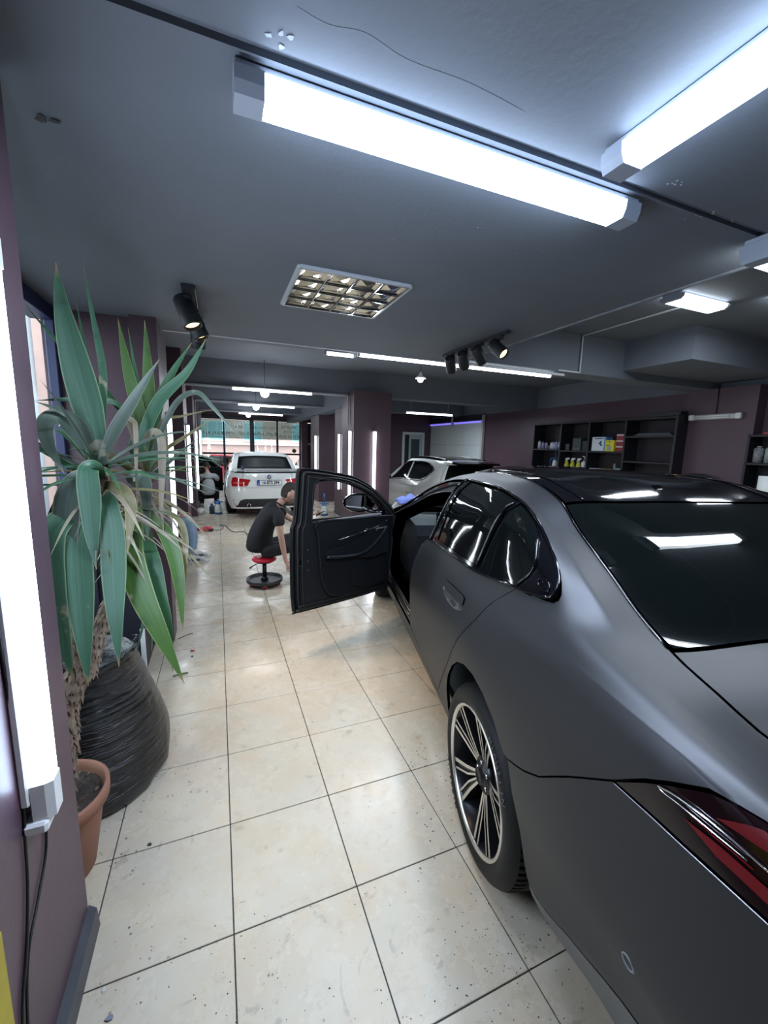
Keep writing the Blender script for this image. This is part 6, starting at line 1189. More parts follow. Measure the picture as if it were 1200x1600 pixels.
def hand(nodes, edges, wi, W, d, side, curl=.6, s=1.0):
    """adds palm and five curled fingers to a skin skeleton from the wrist index wi; d = hand direction, side = thumb side, palm normal from the cross product"""
    d = Vector(d).normalized(); side = Vector(side); side = (side-d*side.dot(d)).normalized(); nrm = d.cross(side)
    W = Vector(W); k = len(nodes); nodes.append((*(W+d*.045*s), .030*s, .016*s)); edges.append((wi, k)); palm = k; nodes.append((*(W+d*.075*s), .034*s, .014*s)); edges.append((palm, k+1)); pe = k+1
    for i, (o, L) in enumerate(((.030, .072), (.011, .080), (-.009, .074), (-.028, .058))):
        p = W+d*.080*s+side*o*s; dd = d.copy(); prev = pe; pts = 3
        for j in range(pts):
            dd = (dd+nrm*curl*(.35+.25*j)).normalized(); p = p+dd*L*s/3; nodes.append((*p, (.0088-.0012*j)*s, (.0088-.0012*j)*s)); edges.append((prev, len(nodes)-1)); prev = len(nodes)-1
    p = W+d*.028*s+side*.028*s; dd = (side*.9+d*.8+nrm*.3).normalized(); nodes.append((*p, .012*s, .012*s)); edges.append((palm, len(nodes)-1)); prev = len(nodes)-1
    for j in range(2): p = p+dd*.032*s; nodes.append((*p, .0095*s, .0095*s)); edges.append((prev, len(nodes)-1)); prev = len(nodes)-1; dd = (dd+d*.4+nrm*.2).normalized()
# ---- person 1: black T-shirt on a rolling stool. x to the sedan (facing +x)
p1 = thing('person', 'person in a black T-shirt sitting on the low red stool, facing the open car door', 'person', (.50, 3.62, 0))
def rel(p, o): return (p[0]-o[0], p[1]-o[1], p[2])
O1 = (.50, 3.62)
# body under the clothes: arms + hands + neck (one skin mesh)
near_sh, near_el, near_wr = (.11, -.19, .865), (.135, -.245, .62), (.185, -.22, .335)
far_sh, far_el, far_wr = (.13, .17, .87), (.34, .22, .72), (.54, .08, .80)
nd = [(-.04, 0, .50, .07, .07), (-.03, 0, .62, .07, .07), (.02, 0, .76, .07, .08), (.09, -.0, .87, .055, .06), (.165, -.005, .975, .050, .050), (.215, -.005, 1.02, .048, .048)]
ed = [(0, 1), (1, 2), (2, 3), (3, 4), (4, 5)]
def arm(sh, el, wr, d, side, curl, s=1.0):
    k = len(nd); nd.extend([(*sh, .050), (*[(a+b)/2 for a, b in zip(sh, el)], .043), (*el, .036), (*[(a*.6+b*.4) for a, b in zip(el, wr)], .036), (*wr, .024, .021)]); ed.extend([(3, k), (k, k+1), (k+1, k+2), (k+2, k+3), (k+3, k+4)]); hand(nd, ed, k+4, wr, d, side, curl, s)
arm(near_sh, near_el, near_wr, (.10, .02, -.28), (.9, .4, .1), .45, 1.05); arm(far_sh, far_el, far_wr, (.8, -.25, .25), (0, -.2, 1), .7, .95)
skinned('body', nd, ed, skin, p1, 2)
# T-shirt
ts = [(-.085, 0, .385, .165, .165), (-.085, 0, .50, .160, .165), (-.06, 0, .62, .155, .17), (-.015, 0, .74, .150, .185), (.045, 0, .84, .150, .185), (.105, 0, .905, .110, .135), (.150, 0, .945, .066, .068)]
te = [(i, i+1) for i in range(6)]
for sh, el in ((near_sh, near_el), (far_sh, far_el)): k = len(ts); ts += [(*sh, .084), (*[a*.75+b*.25 for a, b in zip(sh, el)], .072), (*[a*.42+b*.58 for a, b in zip(sh, el)], .068)]; te += [(4, k), (k, k+1), (k+1, k+2)]
skinned('t_shirt', ts, te, tee, p1, 2)
MB().tube([(.165+.058*math.cos(a), -.003+.058*math.sin(a), .952+.035*-math.cos(a)) for a in [2*math.pi*i/20 for i in range(21)]], .010, 8, cap=False).build('collar', tee, p1)
tr = [(-.09, -.075, .425, .10, .095), (.04, -.09, .44, .098), (.26, -.14, .475, .080), (.46, -.16, .505, .066), (.47, -.16, .30, .054), (.45, -.16, .10, .046), (-.09, .075, .425, .10, .095), (.04, .09, .44, .098), (.26, .15, .49, .080), (.47, .19, .53, .066), (.50, .20, .30, .054), (.49, .20, .10, .046)]
skinned('trousers', tr, [(0, 1), (1, 2), (2, 3), (3, 4), (4, 5), (6, 7), (7, 8), (8, 9), (9, 10), (10, 11)], trous, p1, 2, (0, 6))
def shoe(parent, x, y, yaw, m=black, sole=None, s=1.0):
    o = bpy.data.objects.new('shoe', None); COL.objects.link(o); o.parent = parent; o.location = (x, y, 0); o.rotation_euler = (0, 0, yaw); o.scale = (s, s, s)
    skinned('shoe_upper', [(-.06, 0, .06, .042, .036), (-.02, 0, .075, .044, .040), (.05, 0, .058, .044, .034), (.12, 0, .045, .045, .028), (.17, 0, .036, .036, .020)], [(i, i+1) for i in range(4)], m, o, 2)
    MB().prism([(-.105, -.035), (-.02, -.042), (.10, -.05), (.18, -.045), (.215, -.015), (.215, .015), (.18, .045), (.10, .05), (-.02, .042), (-.105, .035)], (0, 0, 0), (1, 0, 0), (0, 1, 0), (0, 0, 1), .026).build('sole', sole or m, o); return o
shoe(p1, .45, -.16, 0); shoe(p1, .49, .20, .1)
head(p1, (.285, -.005, 1.085), R(-10), R(14), 1.08)
tag(MB().tube([(1.10, 3.66, .795), (1.16, 3.63, .84), (1.20, 3.61, .852)], [.010, .008, .003], 8).build('hand_tool', black), 'slim dark tool in the raised hand of the person in black', 'tool')
# stool
st = thing('rolling_stool', 'low rolling mechanic stool with round red seat and black tray base', 'stool', (.47, 3.60, 0)); redp = mat('red_vinyl', (.62, .015, .04), .35); blk2 = mat('scuffed_black_tray', (.025, .027, .03), .45, noise=(12, .5, (.06, .06, .065)))
MB().lathe([(0, .295), (.10, .295), (.132, .30), (.140, .315), (.134, .334), (.10, .342), (0, .343)], n=36).build('seat', redp, st); MB().lathe([(0, .272), (.09, .276), (.115, .296), (0, .296)], n=28).build('seat_pan', black, st)
MB().cyl((0, 0, .07), (0, 0, .28), .024, n=18).build('gas_lift', black, st); MB().lathe([(0, .068), (.045, .068), (.035, .09), (.026, .10)], n=18).build('collar', black, st)
MB().lathe([(0, .056), (.18, .056), (.195, .062), (.20, .088), (.208, .088), (.205, .05), (.19, .042), (0, .042)], n=44).build('tray', blk2, st); MB().tube([(-.04, -.02, .285), (-.14, -.06, .255), (-.17, -.075, .235)], [.006, .006, .012], 8).build('height_lever', black, st)
for k in range(5):
    a = R(-95+72*k); x, y = .155*math.cos(a), .155*math.sin(a); cs = bpy.data.objects.new('caster', None); COL.objects.link(cs); cs.parent = st; cs.location = (x, y, 0)
    MB().box((-.014, -.022, .028), (.014, .022, .05), bev=.004).build('caster_fork', white, cs); 
    for s in (-1, 1): MB().cyl((s*.006, 0, .028), (s*.024, 0, .028), .028, n=18).build('caster_wheel', redp, cs)
# ---- person 2: grey tee, squatting by the white saloon, back to us
p2 = thing('person', 'person in a grey printed T-shirt squatting beside the white saloon, seen from behind', 'person', (-.24, 9.90, 0))
skinned('t_shirt', [(0, 0, .32, .17, .15), (0, -.02, .44, .175, .15), (.0, .0, .58, .17, .14), (-.01, .04, .72, .165, .13), (-.02, .06, .83, .12, .10), (-.02, .08, .90, .055, .055), (-.15, .07, .80, .075), (-.19, .18, .70, .066), (.17, .07, .80, .075), (.22, .19, .70, .068)], [(0, 1), (1, 2), (2, 3), (3, 4), (4, 5), (4, 6), (6, 7), (4, 8), (8, 9)], greytee, p2, 2, 0)
nd = [(0, .03, .60, .08), (-.01, .07, .84, .06), (-.02, .09, .93, .048), (-.02, .11, .98, .045), (-.15, .08, .80, .046), (-.19, .22, .68, .036), (-.17, .44, .72, .024), (.17, .08, .80, .046), (.23, .22, .68, .036), (.20, .44, .74, .024)]; ed = [(0, 1), (1, 2), (2, 3), (1, 4), (4, 5), (5, 6), (1, 7), (7, 8), (8, 9)]
hand(nd, ed, 6, (-.17, .44, .72), (.1, 1, .1), (.8, 0, .4), .4); hand(nd, ed, 9, (.20, .44, .74), (-.1, 1, .1), (-.8, 0, .4), .4); skinned('body', nd, ed, skin, p2, 2)
skinned('trousers', [(0, 0, .30, .19, .15), (-.12, .14, .36, .10), (-.15, .40, .46, .075), (-.17, .26, .16, .06), (-.17, .16, .08, .05), (.14, .14, .36, .10), (.20, .40, .46, .075), (.17, .26, .16, .06), (.17, .16, .08, .05)], [(0, 1), (1, 2), (2, 3), (3, 4), (0, 5), (5, 6), (6, 7), (7, 8)], mat('dark_navy_trousers', (.012, .013, .02), .8), p2, 2)
shoe(p2, -.17, .18, R(90), shoem, shoem); shoe(p2, .17, .18, R(90), shoem, shoem); head(p2, (-.03, .15, 1.045), R(88), R(20))
# ---- person 3: only jeans and trainers show from behind the left pillar
p3 = thing('person', 'person sitting behind the left pillar, only light jeans and white trainers in view', 'person', (-.80, 4.92, 0))
skinned('jeans', [(-.02, 0, .50, .15, .13), (.10, -.10, .55, .092), (.40, -.09, .585, .070), (.43, -.08, .33, .058), (.41, -.08, .11, .052), (.10, .10, .55, .092), (.40, .14, .585, .070), (.45, .16, .33, .058), (.43, .16, .11, .052)], [(0, 1), (1, 2), (2, 3), (3, 4), (0, 5), (5, 6), (6, 7), (7, 8)], jeans, p3, 2)
skinned('t_shirt', [(-.03, 0, .52, .14, .16), (-.05, 0, .72, .13, .16), (-.04, 0, .92, .11, .17), (-.02, 0, 1.0, .06, .08), (.0, -.18, .95, .068), (.05, -.22, .80, .06), (.0, .18, .95, .068), (.05, .22, .80, .06)], [(0, 1), (1, 2), (2, 3), (2, 4), (4, 5), (2, 6), (6, 7)], tee, p3, 2)
nd = [(-.04, 0, .80, .08), (-.03, 0, .98, .06), (0, 0, 1.06, .05), (.01, 0, 1.10, .045), (.0, -.18, .95, .045), (.07, -.24, .72, .036), (.27, -.13, .67, .024), (.0, .18, .95, .045), (.07, .24, .72, .036), (.27, .15, .67, .024)]; ed = [(0, 1), (1, 2), (2, 3), (1, 4), (4, 5), (5, 6), (1, 7), (7, 8), (8, 9)]
hand(nd, ed, 6, (.27, -.13, .67), (1, 0, -.1), (0, .8, .3), .3); hand(nd, ed, 9, (.27, .15, .67), (1, 0, -.1), (0, -.8, .3), .3); skinned('body', nd, ed, skin, p3, 2); head(p3, (.04, 0, 1.17), 0, R(10))
shoe(p3, .43, -.08, R(-5), shoem, shoem); shoe(p3, .46, .16, R(8), shoem, shoem)
for o in list(p3.children):
    if o.name.startswith('shoe') and o.type == 'EMPTY':
        MB().box((-.02, -.047, .03), (.10, -.042, .055), bev=.002).build('side_stripe', darks, o); MB().tube([(.02, -.02, .098), (.03, .02, .100), (.05, -.02, .092), (.06, .02, .09), (.08, -.02, .082)], .003, 5).build('laces', white, o)
t = thing('low_bench', 'dark low bench behind the left pillar under the seated person', 'bench', (-.86, 4.92, 0)); MB().box((-.16, -.25, .34), (.16, .25, .38), bev=.01).build('bench_top', black, t)
for x in (-.13, .13):
    for y in (-.21, .21): MB().box((x-.02, y-.02, 0), (x+.02, y+.02, .34), bev=.003).build('leg', black, t)
# ================================================================== SHELVES, BOTTLES, SPRAYERS
shelfm = mat('black_shelf_board', (.012, .012, .016), .5)
XS, XB = 6.56, 6.90
t = thing('shelf_unit', 'long black open shelf unit on the right wall holding bottles and boxes', 'shelf', ((XS+XB)/2, 4.6, 0)); o_ = ((XS+XB)/2, 4.6, 0)
def sb(lo, h, name='shelf_board', m=shelfm): return MB(o_).box(lo, h, bev=.003).build(name, m, t)
sb((XS, 3.0, 2.20), (XB-.005, 6.17, 2.235)); sb((XS, 3.0, 1.245), (XB-.005, 6.17, 1.28)); 
for a, b, z in ((5.40, 6.14, 1.675), (4.70, 5.36, 1.655), (3.93, 4.66, 1.655), (3.07, 3.90, 1.92), (3.07, 3.90, 1.50)): sb((XS, a, z-.015), (XB-.005, b, z+.015))
for y in (3.0, 3.90, 4.66, 5.36, 6.14): sb((XS, y, 0), (XB-.005, y+.035, 2.20), 'side_panel')
sb((XB-.015, 3.0, .9), (XB-.005, 6.17, 2.2), 'back_panel', mat('dark_back_board', (.02, .015, .02), .6)); sb((XS-.1, 2.98, 1.0), (XB-.005, 3.02, 2.25), 'end_panel')
sb((XS+.02, 3.02, .1), (XB-.02, 6.15, .14))
MB(o_).box((XS-.04, 3.0, 2.235), (XS+.2, 3.5, 2.30), bev=.003).build('top_box', navy, t)
# worktop board below
t = thing('counter', 'dark counter along the right wall under the shelves', 'counter', (6.45, 4.6, 0)); o2 = (6.45, 4.6, 0)
MB(o2).box((6.02, 3.0, .86), (6.54, 6.17, .90), bev=.004).build('countertop', navy, t)
for y in (3.05, 4.6, 6.1): MB(o2).box((6.08, y-.02, 0), (6.50, y+.02, .86)).build('leg_panel', shelfm, t)
def bottle(label, y, z, r, h, m, cap=None, neck=.3, x=6.66, group=None, name='bottle', cat='bottle', capm=black):
    t = thing(name, label, cat, (x, y, z), 0, group); MB().lathe([(0, 0), (r, .003), (r, h*(1-neck)), (r*.4, h*(1-neck*.4)), (r*.4, h*.88), (0, h*.88)], n=16).build('body', m, t); MB().lathe([(r*.45, h*.86), (r*.45, h), (0, h)], n=12).build('cap', capm, t); return t
zt = 1.69
wb = mat('white_bottle', (.72, .73, .76), .35); lil = mat('pale_lilac_label', (.40, .38, .62), .5)
bottle('white spray bottle at the far end of the top shelf', 6.06, zt, .035, .20, wb); bottle('small dark-capped bottle with lilac label, second on the top shelf', 5.95, zt, .028, .17, lil); bottle('small dark-capped bottle with lilac label, third on the top shelf', 5.85, zt, .028, .16, lil)
bottle('short grey tin on the top shelf', 5.76, zt, .025, .08, mat('grey_tin', (.2, .2, .2), .4), neck=.05, cat='tin', name='tin')
bottle('white tub, left of the pair on the top shelf', 5.67, zt, .05, .145, wb, neck=.08, cat='tub', name='tub', capm=wb); bottle('white tub with lilac label beside the blue-topped sprayer', 5.57, zt, .045, .15, lil, neck=.08, cat='tub', name='tub', capm=wb)
blu = mat('blue_sprayer_plastic', (.03, .14, .38), .4); spb = mat('translucent_white_tank', (.70, .76, .72), .4)
def sprayer(label, p, s=1.0, wand=False, group='pump sprayers'):
    t = thing('pump_sprayer', label, 'sprayer', p, 0, group); t.scale = (s, s, s)
    MB().lathe([(0, 0), (.075, 0), (.078, .045)], n=24).build('base_ring', blu, t); MB().lathe([(.075, .045), (.070, .10), (.052, .20), (.046, .215), (0, .215)], n=24).build('tank', spb, t); MB().lathe([(.05, .21), (.05, .245), (.03, .262), (.03, .275), (0, .275)], n=20).build('pump_head', blu, t)
    MB().tube([(0, 0, .262), (-.06, 0, .268), (-.10, 0, .258)], [.014, .012, .008], 8).build('nozzle', blu, t); MB().tube([(.03, 0, .265), (.075, 0, .262), (.10, 0, .255)], [.016, .012, .009], 8).build('trigger', blu, t)
    MB().cyl((0, 0, .27), (0, 0, .46 if wand else .31), .010, n=10).build('pump_rod', blu, t); MB().cyl((-.02, 0, .46 if wand else .31), (.02, 0, .46 if wand else .31), .010, n=8).build('pump_knob', blu, t); return t
sprayer('blue and white pump sprayer on the top shelf', (6.70, 5.46, zt), .95)
sprayer('blue and white pump sprayer on the floor beside the squatting person', (-.03, 8.92, 0), 1.1); sprayer('blue and white pump sprayer with a tall rod on the floor between the columns', (2.30, 8.20, 0), 1.1, True)
t = sprayer('pale sprayer with a raised blue rod on the lower shelf', (6.70, 5.60, 1.285), .8, True); MB().tube([(-.02, 0, .27), (-.06, .06, .27), (-.07, .10, .24), (-.06, .11, .08)], .012, 8).build('hose', blu, t)
bottle('dark blue canister beside the floor sprayer by the squatting person', -0, 0, .055, .24, mat('dark_teal_canister', (.02, .05, .08), .4), x=-.16, neck=.3, name='canister', cat='canister').location = (-.165, 8.98, 0)
yel = mat('yellow_spray_bottle', (.55, .52, .02), .4)
def trig(label, y, m, capm=wb, z=1.285, g='yellow trigger bottles', s=1.0):
    t = thing('trigger_bottle', label, 'bottle', (6.66, y, z), 0, g); t.scale = (s, s, s); MB().lathe([(0, 0), (.056, 0), (.058, .03), (.035, .13), (.018, .18), (0, .18)], n=20).build('body', m, t); MB().lathe([(.018, .17), (.02, .20), (0, .20)], n=12).build('collar', capm, t)
    MB().prism([(-.045, .0), (-.05, .02), (.03, .035), (.05, .02), (.045, .0), (.0, -.01)], (0, 0, .205), (0, -1, 0), (0, 0, 1), (1, 0, 0), .022).build('spray_head', capm, t); MB().tube([(.01, .03, .205), (.01, .055, .18), (.01, .06, .15)], .006, 6).build('trigger', capm, t); return t
trig('yellow trigger bottle nearest the shelf divider, leftmost of three', 5.24, yel); trig('yellow trigger bottle in the middle of three on the lower shelf', 5.09, yel); trig('yellow trigger bottle on the right of three on the lower shelf', 4.94, yel)
t = bottle('white bottle with dark red pump top beside the yellow ones', 4.80, 1.285, .055, .22, wb, capm=mat('dark_red_plastic', (.25, .01, .02), .4)); MB().tube([(0, 0, .22), (0, 0, .27), (0, .05, .275)], .010, 8).build('pump', wb, t)
def carton(label, y0, y1, z, h, m, side=None, name='carton', d=.16, x=6.60, group=None):
    t = thing(name, label, 'box', (x+d/2, (y0+y1)/2, z), 0, group); w = (y1-y0)/2; MB().box((-d/2, -w, 0), (d/2, w, h), bev=.002).build('box_body', m, t)
    if side: side(t, d, w, h)
    return t
bx_b = mat('pale_blue_carton', (.10, .30, .62), .5); wc = mat('white_carton', (.72, .76, .80), .5); ink = mat('dark_blue_print', (.03, .04, .15), .5); yc = mat('yellow_carton', (.72, .66, .02), .5); rc = mat('dark_red_carton', (.26, .02, .035), .5); pk = mat('pale_pink_label', (.62, .50, .50), .5)
def sideA(t, d, w, h):
    MB().box((-d/2-.001, -w*.72, .003), (-d/2, w*.98, h-.003)).build('white_front', wc, t); 
    MB().prism([(-.03, .0), (.02, .06), (.05, .05), (.03, .02), (.06, -.03), (.03, -.04), (.0, .0)], (-d/2-.002, -.02, h*.5), (0, -1, 0), (0, 0, 1), (-1, 0, 0), .001).build('printed_figure', ink, t); MB().box((-d/2-.002, -w*.6, h*.86), (-d/2-.001, w*.6, h*.92)).build('printed_line', ink, t)
carton('white carton with pale blue edge and a dark figure print on the top shelf', 4.31, 4.62, 1.67, .26, bx_b, sideA)
def sideB(t, d, w, h): MB().box((-d/2-.001, -w*.5, h*.08), (-d/2, w*.5, h*.45)).build('picture_panel', mat('grey_print', (.35, .36, .33), .5), t); MB().prism([(-.03, 0), (0, .02), (.03, 0)], (-d/2-.001, 0, h*.82), (0, -1, 0), (0, 0, 1), (-1, 0, 0), .001).build('triangle_print', ink, t); MB().box((-d/2-.002, -w*.2, h*.5), (-d/2-.001, w*.8, h*.57)).build('printed_line', ink, t)
carton('bright yellow carton with small prints beside the white one', 4.12, 4.30, 1.67, .20, yc, sideB, x=6.57)
def sideC(t, d, w, h): MB().box((-d/2-.001, -w*.98, h*.70), (-d/2, w*.98, h*.98)).build('label_band', pk, t)
for k, nm in enumerate(('bottom', 'middle', 'top')): carton('dark red carton with pale label band, %s of three stacked' % nm, 3.965, 4.105, 1.67+k*.102, .10, rc, sideC, group='stacked dark red cartons')
carton('small black carton on the shelf right of the sprayer', 5.16, 5.26, 1.67, .13, black); t = carton('tall dark grey box on the shelf beside the small black carton', 4.88, 5.08, 1.67, .24, mat('dark_slate_box', (.035, .045, .05), .5)); MB().box((-.082, -.08, .03), (-.08, .08, .035)).build('label_line', greyp, t)
carton('tall black box against the shelf divider', 4.72, 4.84, 1.67, .19, black)
bottle('thin grey bottle on the lower shelf near the teal box', 4.13, 1.285, .022, .20, mat('grey_bottle', (.25, .22, .25), .4)); bottle('small clear cup alone at the left of the lower shelf', 4.55, 1.285, .03, .07, mat('clear_cup', (.3, .32, .36), .2), neck=.05, cat='cup', name='cup')
t = carton('small teal box with a dark window print on the lower shelf', 3.95, 4.08, 1.285, .09, mat('teal_carton', (.10, .42, .34), .5)); MB().box((-.082, -.035, .03), (-.08, .035, .06)).build('window_print', ink, t)
for k in range(4): tag(MB().box((6.60, 3.12+.02*k, 1.936+.012*k), (6.86, 3.80-.03*k, 1.946+.012*k), bev=.002).build('folder', mat('grey_folder', (.10+.03*k, .11+.03*k, .12+.03*k), .5)), ('bottom', 'second', 'third', 'top')[k]+' grey folder in the flat pile on the shelf', 'folder', 'folders piled on the shelf')
# green tag lights on the shelf upright
for z in (1.72, 1.46): tag(MB().box((6.548, 3.05, z-.025), (6.557, 3.07, z+.025), bev=.002).build('shelf_tag', mat('lime_tag', (.35, .45, .03), .5)), 'tiny lime tag on the shelf upright, '+('upper' if z > 1.6 else 'lower')+' one', 'tag')
# second shelf right of the pilaster
t = thing('small_shelf_unit', 'black shelf unit right of the purple pilaster with jars and a paper roll', 'shelf', (6.8, 1.6, 0)); o3 = (6.8, 1.6, 0)
for z in (1.92, 1.55, 1.08): MB(o3).box((6.60, .9, z-.015), (6.895, 2.12, z+.015), bev=.003).build('shelf_board', shelfm, t)
for y in (.9, 2.10): MB(o3).box((6.60, y, 0), (6.895, y+.03, 1.935), bev=.003).build('side_panel', shelfm, t)
MB(o3).box((6.885, .9, 1.0), (6.896, 2.12, 1.93)).build('back_panel', shelfm, t)
jm = [mat('mixed_print_jar', (.30, .33, .34), .4, noise=(25, .9, (.10, .05, .07))), mat('clear_grey_jar', (.28, .32, .30), .3), mat('copper_jar', (.45, .30, .2), .3)]
for lab, y, r, h, k in (('patterned jar with pinkish base, first on the small shelf', 2.03, .055, .22, 0), ('grey jar second on the small shelf', 1.92, .04, .22, 1), ('copper-toned jar third on the small shelf', 1.80, .05, .22, 2), ('grey jar fourth on the small shelf at the frame edge', 1.68, .05, .22, 1)):
    bottle(lab, y, 1.565, r, h, jm[k], neck=.15, x=6.70, name='jar', cat='jar', capm=mat('jar_lid', (.4, .4, .4), .3))
tag(MB().box((6.62, 1.75, 1.936), (6.8, 1.98, 1.965), bev=.004).build('red_case', mat('red_case', (.3, .02, .03), .4)), 'flat red case on top of the small shelf unit', 'case')
# counter with paper roll
t = thing('side_counter', 'dark counter in front of the small shelf unit at the right edge', 'counter', (6.3, 1.6, 0)); MB((6.3, 1.6, 0)).box((5.9, .6, 1.02), (6.58, 2.3, 1.06), bev=.004).build('countertop', navy, t); MB((6.3, 1.6, 0)).box((5.95, .65, 0), (6.55, 2.2, 1.02)).build('cabinet_base', navy, t)
t = thing('paper_roll', 'tall white paper roll with a red mark on the dark counter at the right edge', 'roll', (6.12, 1.58, 1.06)); MB().lathe([(.02, 0), (.115, 0), (.115, .36), (.02, .36)], n=36).build('roll', mat('white_tissue', (.72, .74, .72), .9, bump=(90, .1)), t); MB().lathe([(0, .30), (.02, .30)], n=12).build('core', mat('cardboard_core', (.3, .2, .12), .8), t)
text('A', .11, mat('dark_red_logo', (.3, .02, .03), .5), t, (-.088, -.078, .13), (R(90), 0, R(-48)), name='logo', sx=1.3)
for lab, y in (('white cup with tapered side on the dark counter', 1.98), ('second white cup half hidden behind the paper roll', 1.86)): t = thing('cup', lab, 'cup', (6.35, y, 1.06), 0, 'white cups on the counter'); MB().lathe([(0, 0), (.055, 0), (.035, .10), (.03, .10), (.045, .01)], n=20).build('cup_body', wb, t)
# bench of dark hoses in front of the pilaster
t = thing('hose_coil', 'dark hose coil hanging low on the purple pilaster', 'hose', (6.62, 2.7, 1.1))
for k in range(3): MB().tube([(-.02*k, .30*math.cos(a)*(1-.12*k), .10+.16*math.sin(a)*(1-.12*k)) for a in [2*math.pi*i/30 for i in range(31)]], .016, 8, cap=False).build('hose_loop', black, t)
# white panel with rails on the right wall at the back
t = thing('white_sliding_panel', 'large white metal panel on the right wall behind the hatchback', 'panel', (6.830, 10.0, 0)); o4 = (6.830, 10.0, 0); pw = mat('white_enamel_panel', (.62, .67, .66), .35, noise=(1.5, .3, (.55, .60, .58)))
for k in range(5):
    for j in range(3): MB(o4).box((6.840, 8.56+k*.594, .4+j*.68), (6.865, 8.56+k*.594+.588, .4+j*.68+.674), bev=.002).build('panel_sheet', pw, t)
MB(o4).box((6.800, 8.46, 0), (6.880, 8.53, 2.58), bev=.005).build('post', mat('pale_post', (.5, .5, .5), .4), t); MB(o4).box((6.780, 8.5, 2.45), (6.875, 11.54, 2.6), bev=.004).build('header', black, t); MB(o4).box((6.770, 10.0, 2.3), (6.850, 10.08, 2.62), bev=.004).build('bracket', mat('pale_post'), t)
MB(o4).box((6.825, 8.56, 2.385), (6.840, 11.55, 2.43)).build('violet_light_strip', mat('violet_led', (.2, .2, .9), .5, emit=(.25, .2, 1.0), es=.9), t)
for y in (8.9, 9.6, 10.3, 11.0): MB(o4).cyl((6.835, y, 1.30), (6.825, y, 1.30), .025, n=12).build('hook', black, t); MB(o4).cyl((6.835, y, 2.0), (6.830, y, 2.0), .012, n=8).build('screw', greyp, t)
# door in the back wall of the bay
d2 = thing('door_2', None, None, (6.2, 11.54, 0)); d2['kind'] = 'structure'; o5 = (6.2, 11.54, 0)
for lo, h in (((5.78, 11.50, 0), (5.86, 11.60, 2.08)), ((6.52, 11.50, 0), (6.60, 11.60, 2.08)), ((5.78, 11.50, 2.06), (6.60, 11.60, 2.15))): MB(o5).box(lo, h, bev=.006).build('door_frame', mat('pale_door_frame', (.62, .67, .67), .5), d2)
MB(o5).box((6.06, 11.58, 0), (6.52, 11.62, 2.06), bev=.004).build('door_leaf', mat('greenish_door', (.40, .47, .46), .5), d2); MB(o5).box((6.13, 11.57, 1.25), (6.45, 11.58, 1.92), bev=.004).build('door_pane', mat('dark_pane', (.03, .05, .06), .1), d2); MB(o5).box((6.13, 11.57, .2), (6.45, 11.58, 1.1), bev=.004).build('door_panel', mat('greenish_door'), d2)
MB(o5).box((5.86, 11.66, 0), (6.06, 11.68, 2.06)).build('dark_opening', mat('dark_teal_void', (.02, .04, .05), .6), d2)
# floor: red tool with cable
t = thing('polisher', 'red corded power tool lying on the floor by the third left pillar', 'tool', (-.27, 6.95, 0)); MB().tube([(-.16, 0, .04), (-.06, 0, .05), (.04, 0, .05), (.12, 0, .045)], [.03, .035, .045, .04], 12).build('motor_body', mat('red_tool_shell', (.55, .02, .03), .35), t); MB().cyl((.10, 0, .05), (.10, 0, .0), .05, n=20).build('pad', black, t); MB().tube([(-.16, 0, .04), (-.24, .01, .03)], .022, 8).build('handle', black, t)
tag(MB().tube(spline([(-.13, 6.95, .02), (.0, 7.0, .006), (.06, 7.28, .006), (.0, 7.5, .006), (.10, 7.42, .006), (.17, 6.95, .006), (.25, 6.75, .006), (.42, 6.70, .006), (.48, 6.35, .006), (.60, 6.40, .006), (.80, 6.15, .006), (1.1, 6.0, .006)], 6), .006, 6).build('extension_cable', cab), 'thin dark cable snaking over the tiles from the red tool', 'cable')
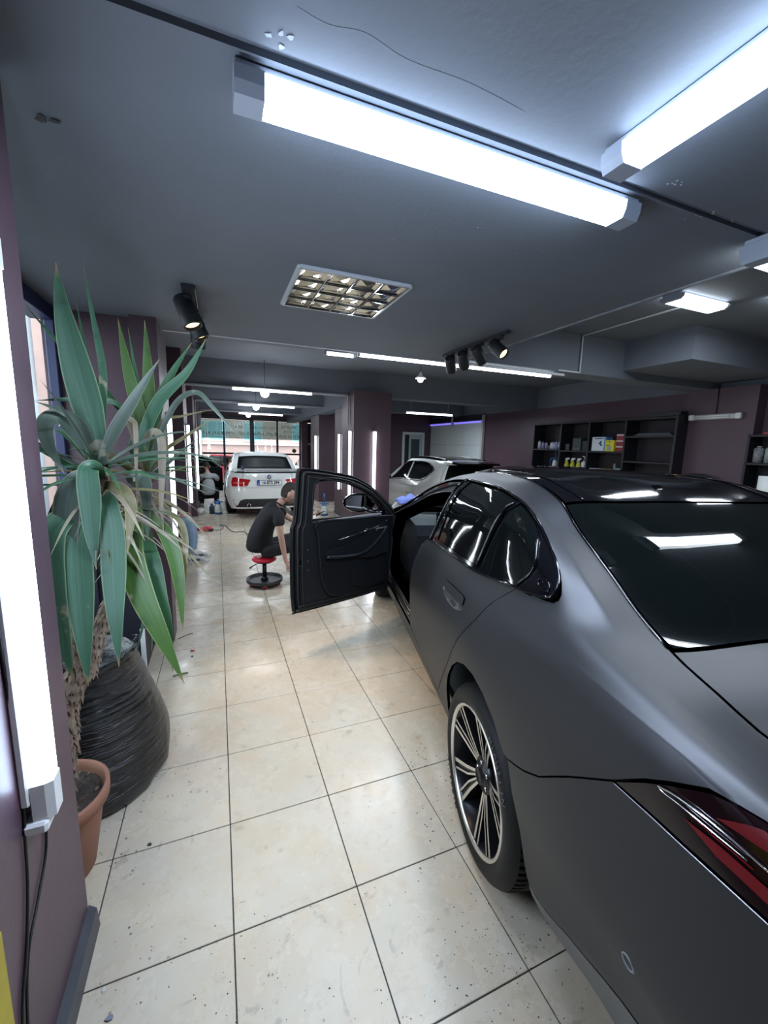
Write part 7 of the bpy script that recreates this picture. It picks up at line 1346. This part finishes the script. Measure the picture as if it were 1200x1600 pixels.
t = thing('white_bag', 'crumpled white bag on the floor left of the squatting person\'s feet', 'bag', (-.42, 9.0, 0)); MB().lathe([(0, 0), (.11, .0), (.13, .05), (.10, .11), (.05, .14), (0, .13)], n=20, jit=lambda a, h: .12*math.sin(5*a+20*h)+.06*math.sin(11*a)).build('bag_body', mat('white_bag_plastic', (.7, .7, .68), .4), t); MB().tube([(-.08, -.05, .05), (.04, -.12, .03), (.10, -.08, .10)], .02, 8).build('brush_handle', mat('beige_handle', (.5, .42, .3), .5), t)
# red car glimpsed outside through the shop front
c4 = thing('red_car', 'red car parked in the street outside the shop front', 'car', (.6, 20.0, -.42)); rp = mat('red_street_car_paint', (.55, .03, .05), .25, coat=.5)
for name, prof, w, m in (('car_body', [(-2.1, .25), (2.1, .25), (2.15, .6), (2.0, .85), (1.2, .95), (-1.5, 1.0), (-2.1, .9), (-2.15, .6)], .88, rp), ('cabin', [(-1.6, .98), (1.15, .95), (.5, 1.40), (-.9, 1.45)], .74, dglass), ('roof', [(-.95, 1.44), (.52, 1.39), (.45, 1.45), (-.85, 1.50)], .72, rp)):
    MB().prism(prof, (0, -w, 0), (1, 0, 0), (0, 0, 1), (0, 1, 0), 2*w).build(name, m, c4)
for x in (-1.35, 1.35):
    for y in (-.88, .72): MB().lathe([(0, 0), (.30, 0), (.31, .02), (.31, .15), (0, .16)], (x, y, .31), (0, 1, 0), 20).build('wheel', black, c4)
c5 = thing('white_van', 'white car parked outside, right of the red one', 'car', (5.3, 19.9, -.42))
for name, prof, w, m in (('car_body', [(-2.1, .25), (2.1, .25), (2.15, .7), (1.9, .95), (-2.0, 1.0), (-2.15, .6)], .88, wpaint), ('cabin', [(-1.6, .98), (1.25, .95), (.6, 1.40), (-1.2, 1.45)], .74, dglass), ('roof', [(-1.25, 1.44), (.62, 1.39), (.5, 1.46), (-1.1, 1.50)], .72, wpaint)):
    MB().prism(prof, (0, -w, 0), (1, 0, 0), (0, 0, 1), (0, 1, 0), 2*w).build(name, m, c5)
for x in (-1.35, 1.35):
    for y in (-.88, .72): MB().lathe([(0, 0), (.30, 0), (.31, .02), (.31, .15), (0, .16)], (x, y, .31), (0, 1, 0), 20).build('wheel', black, c5)
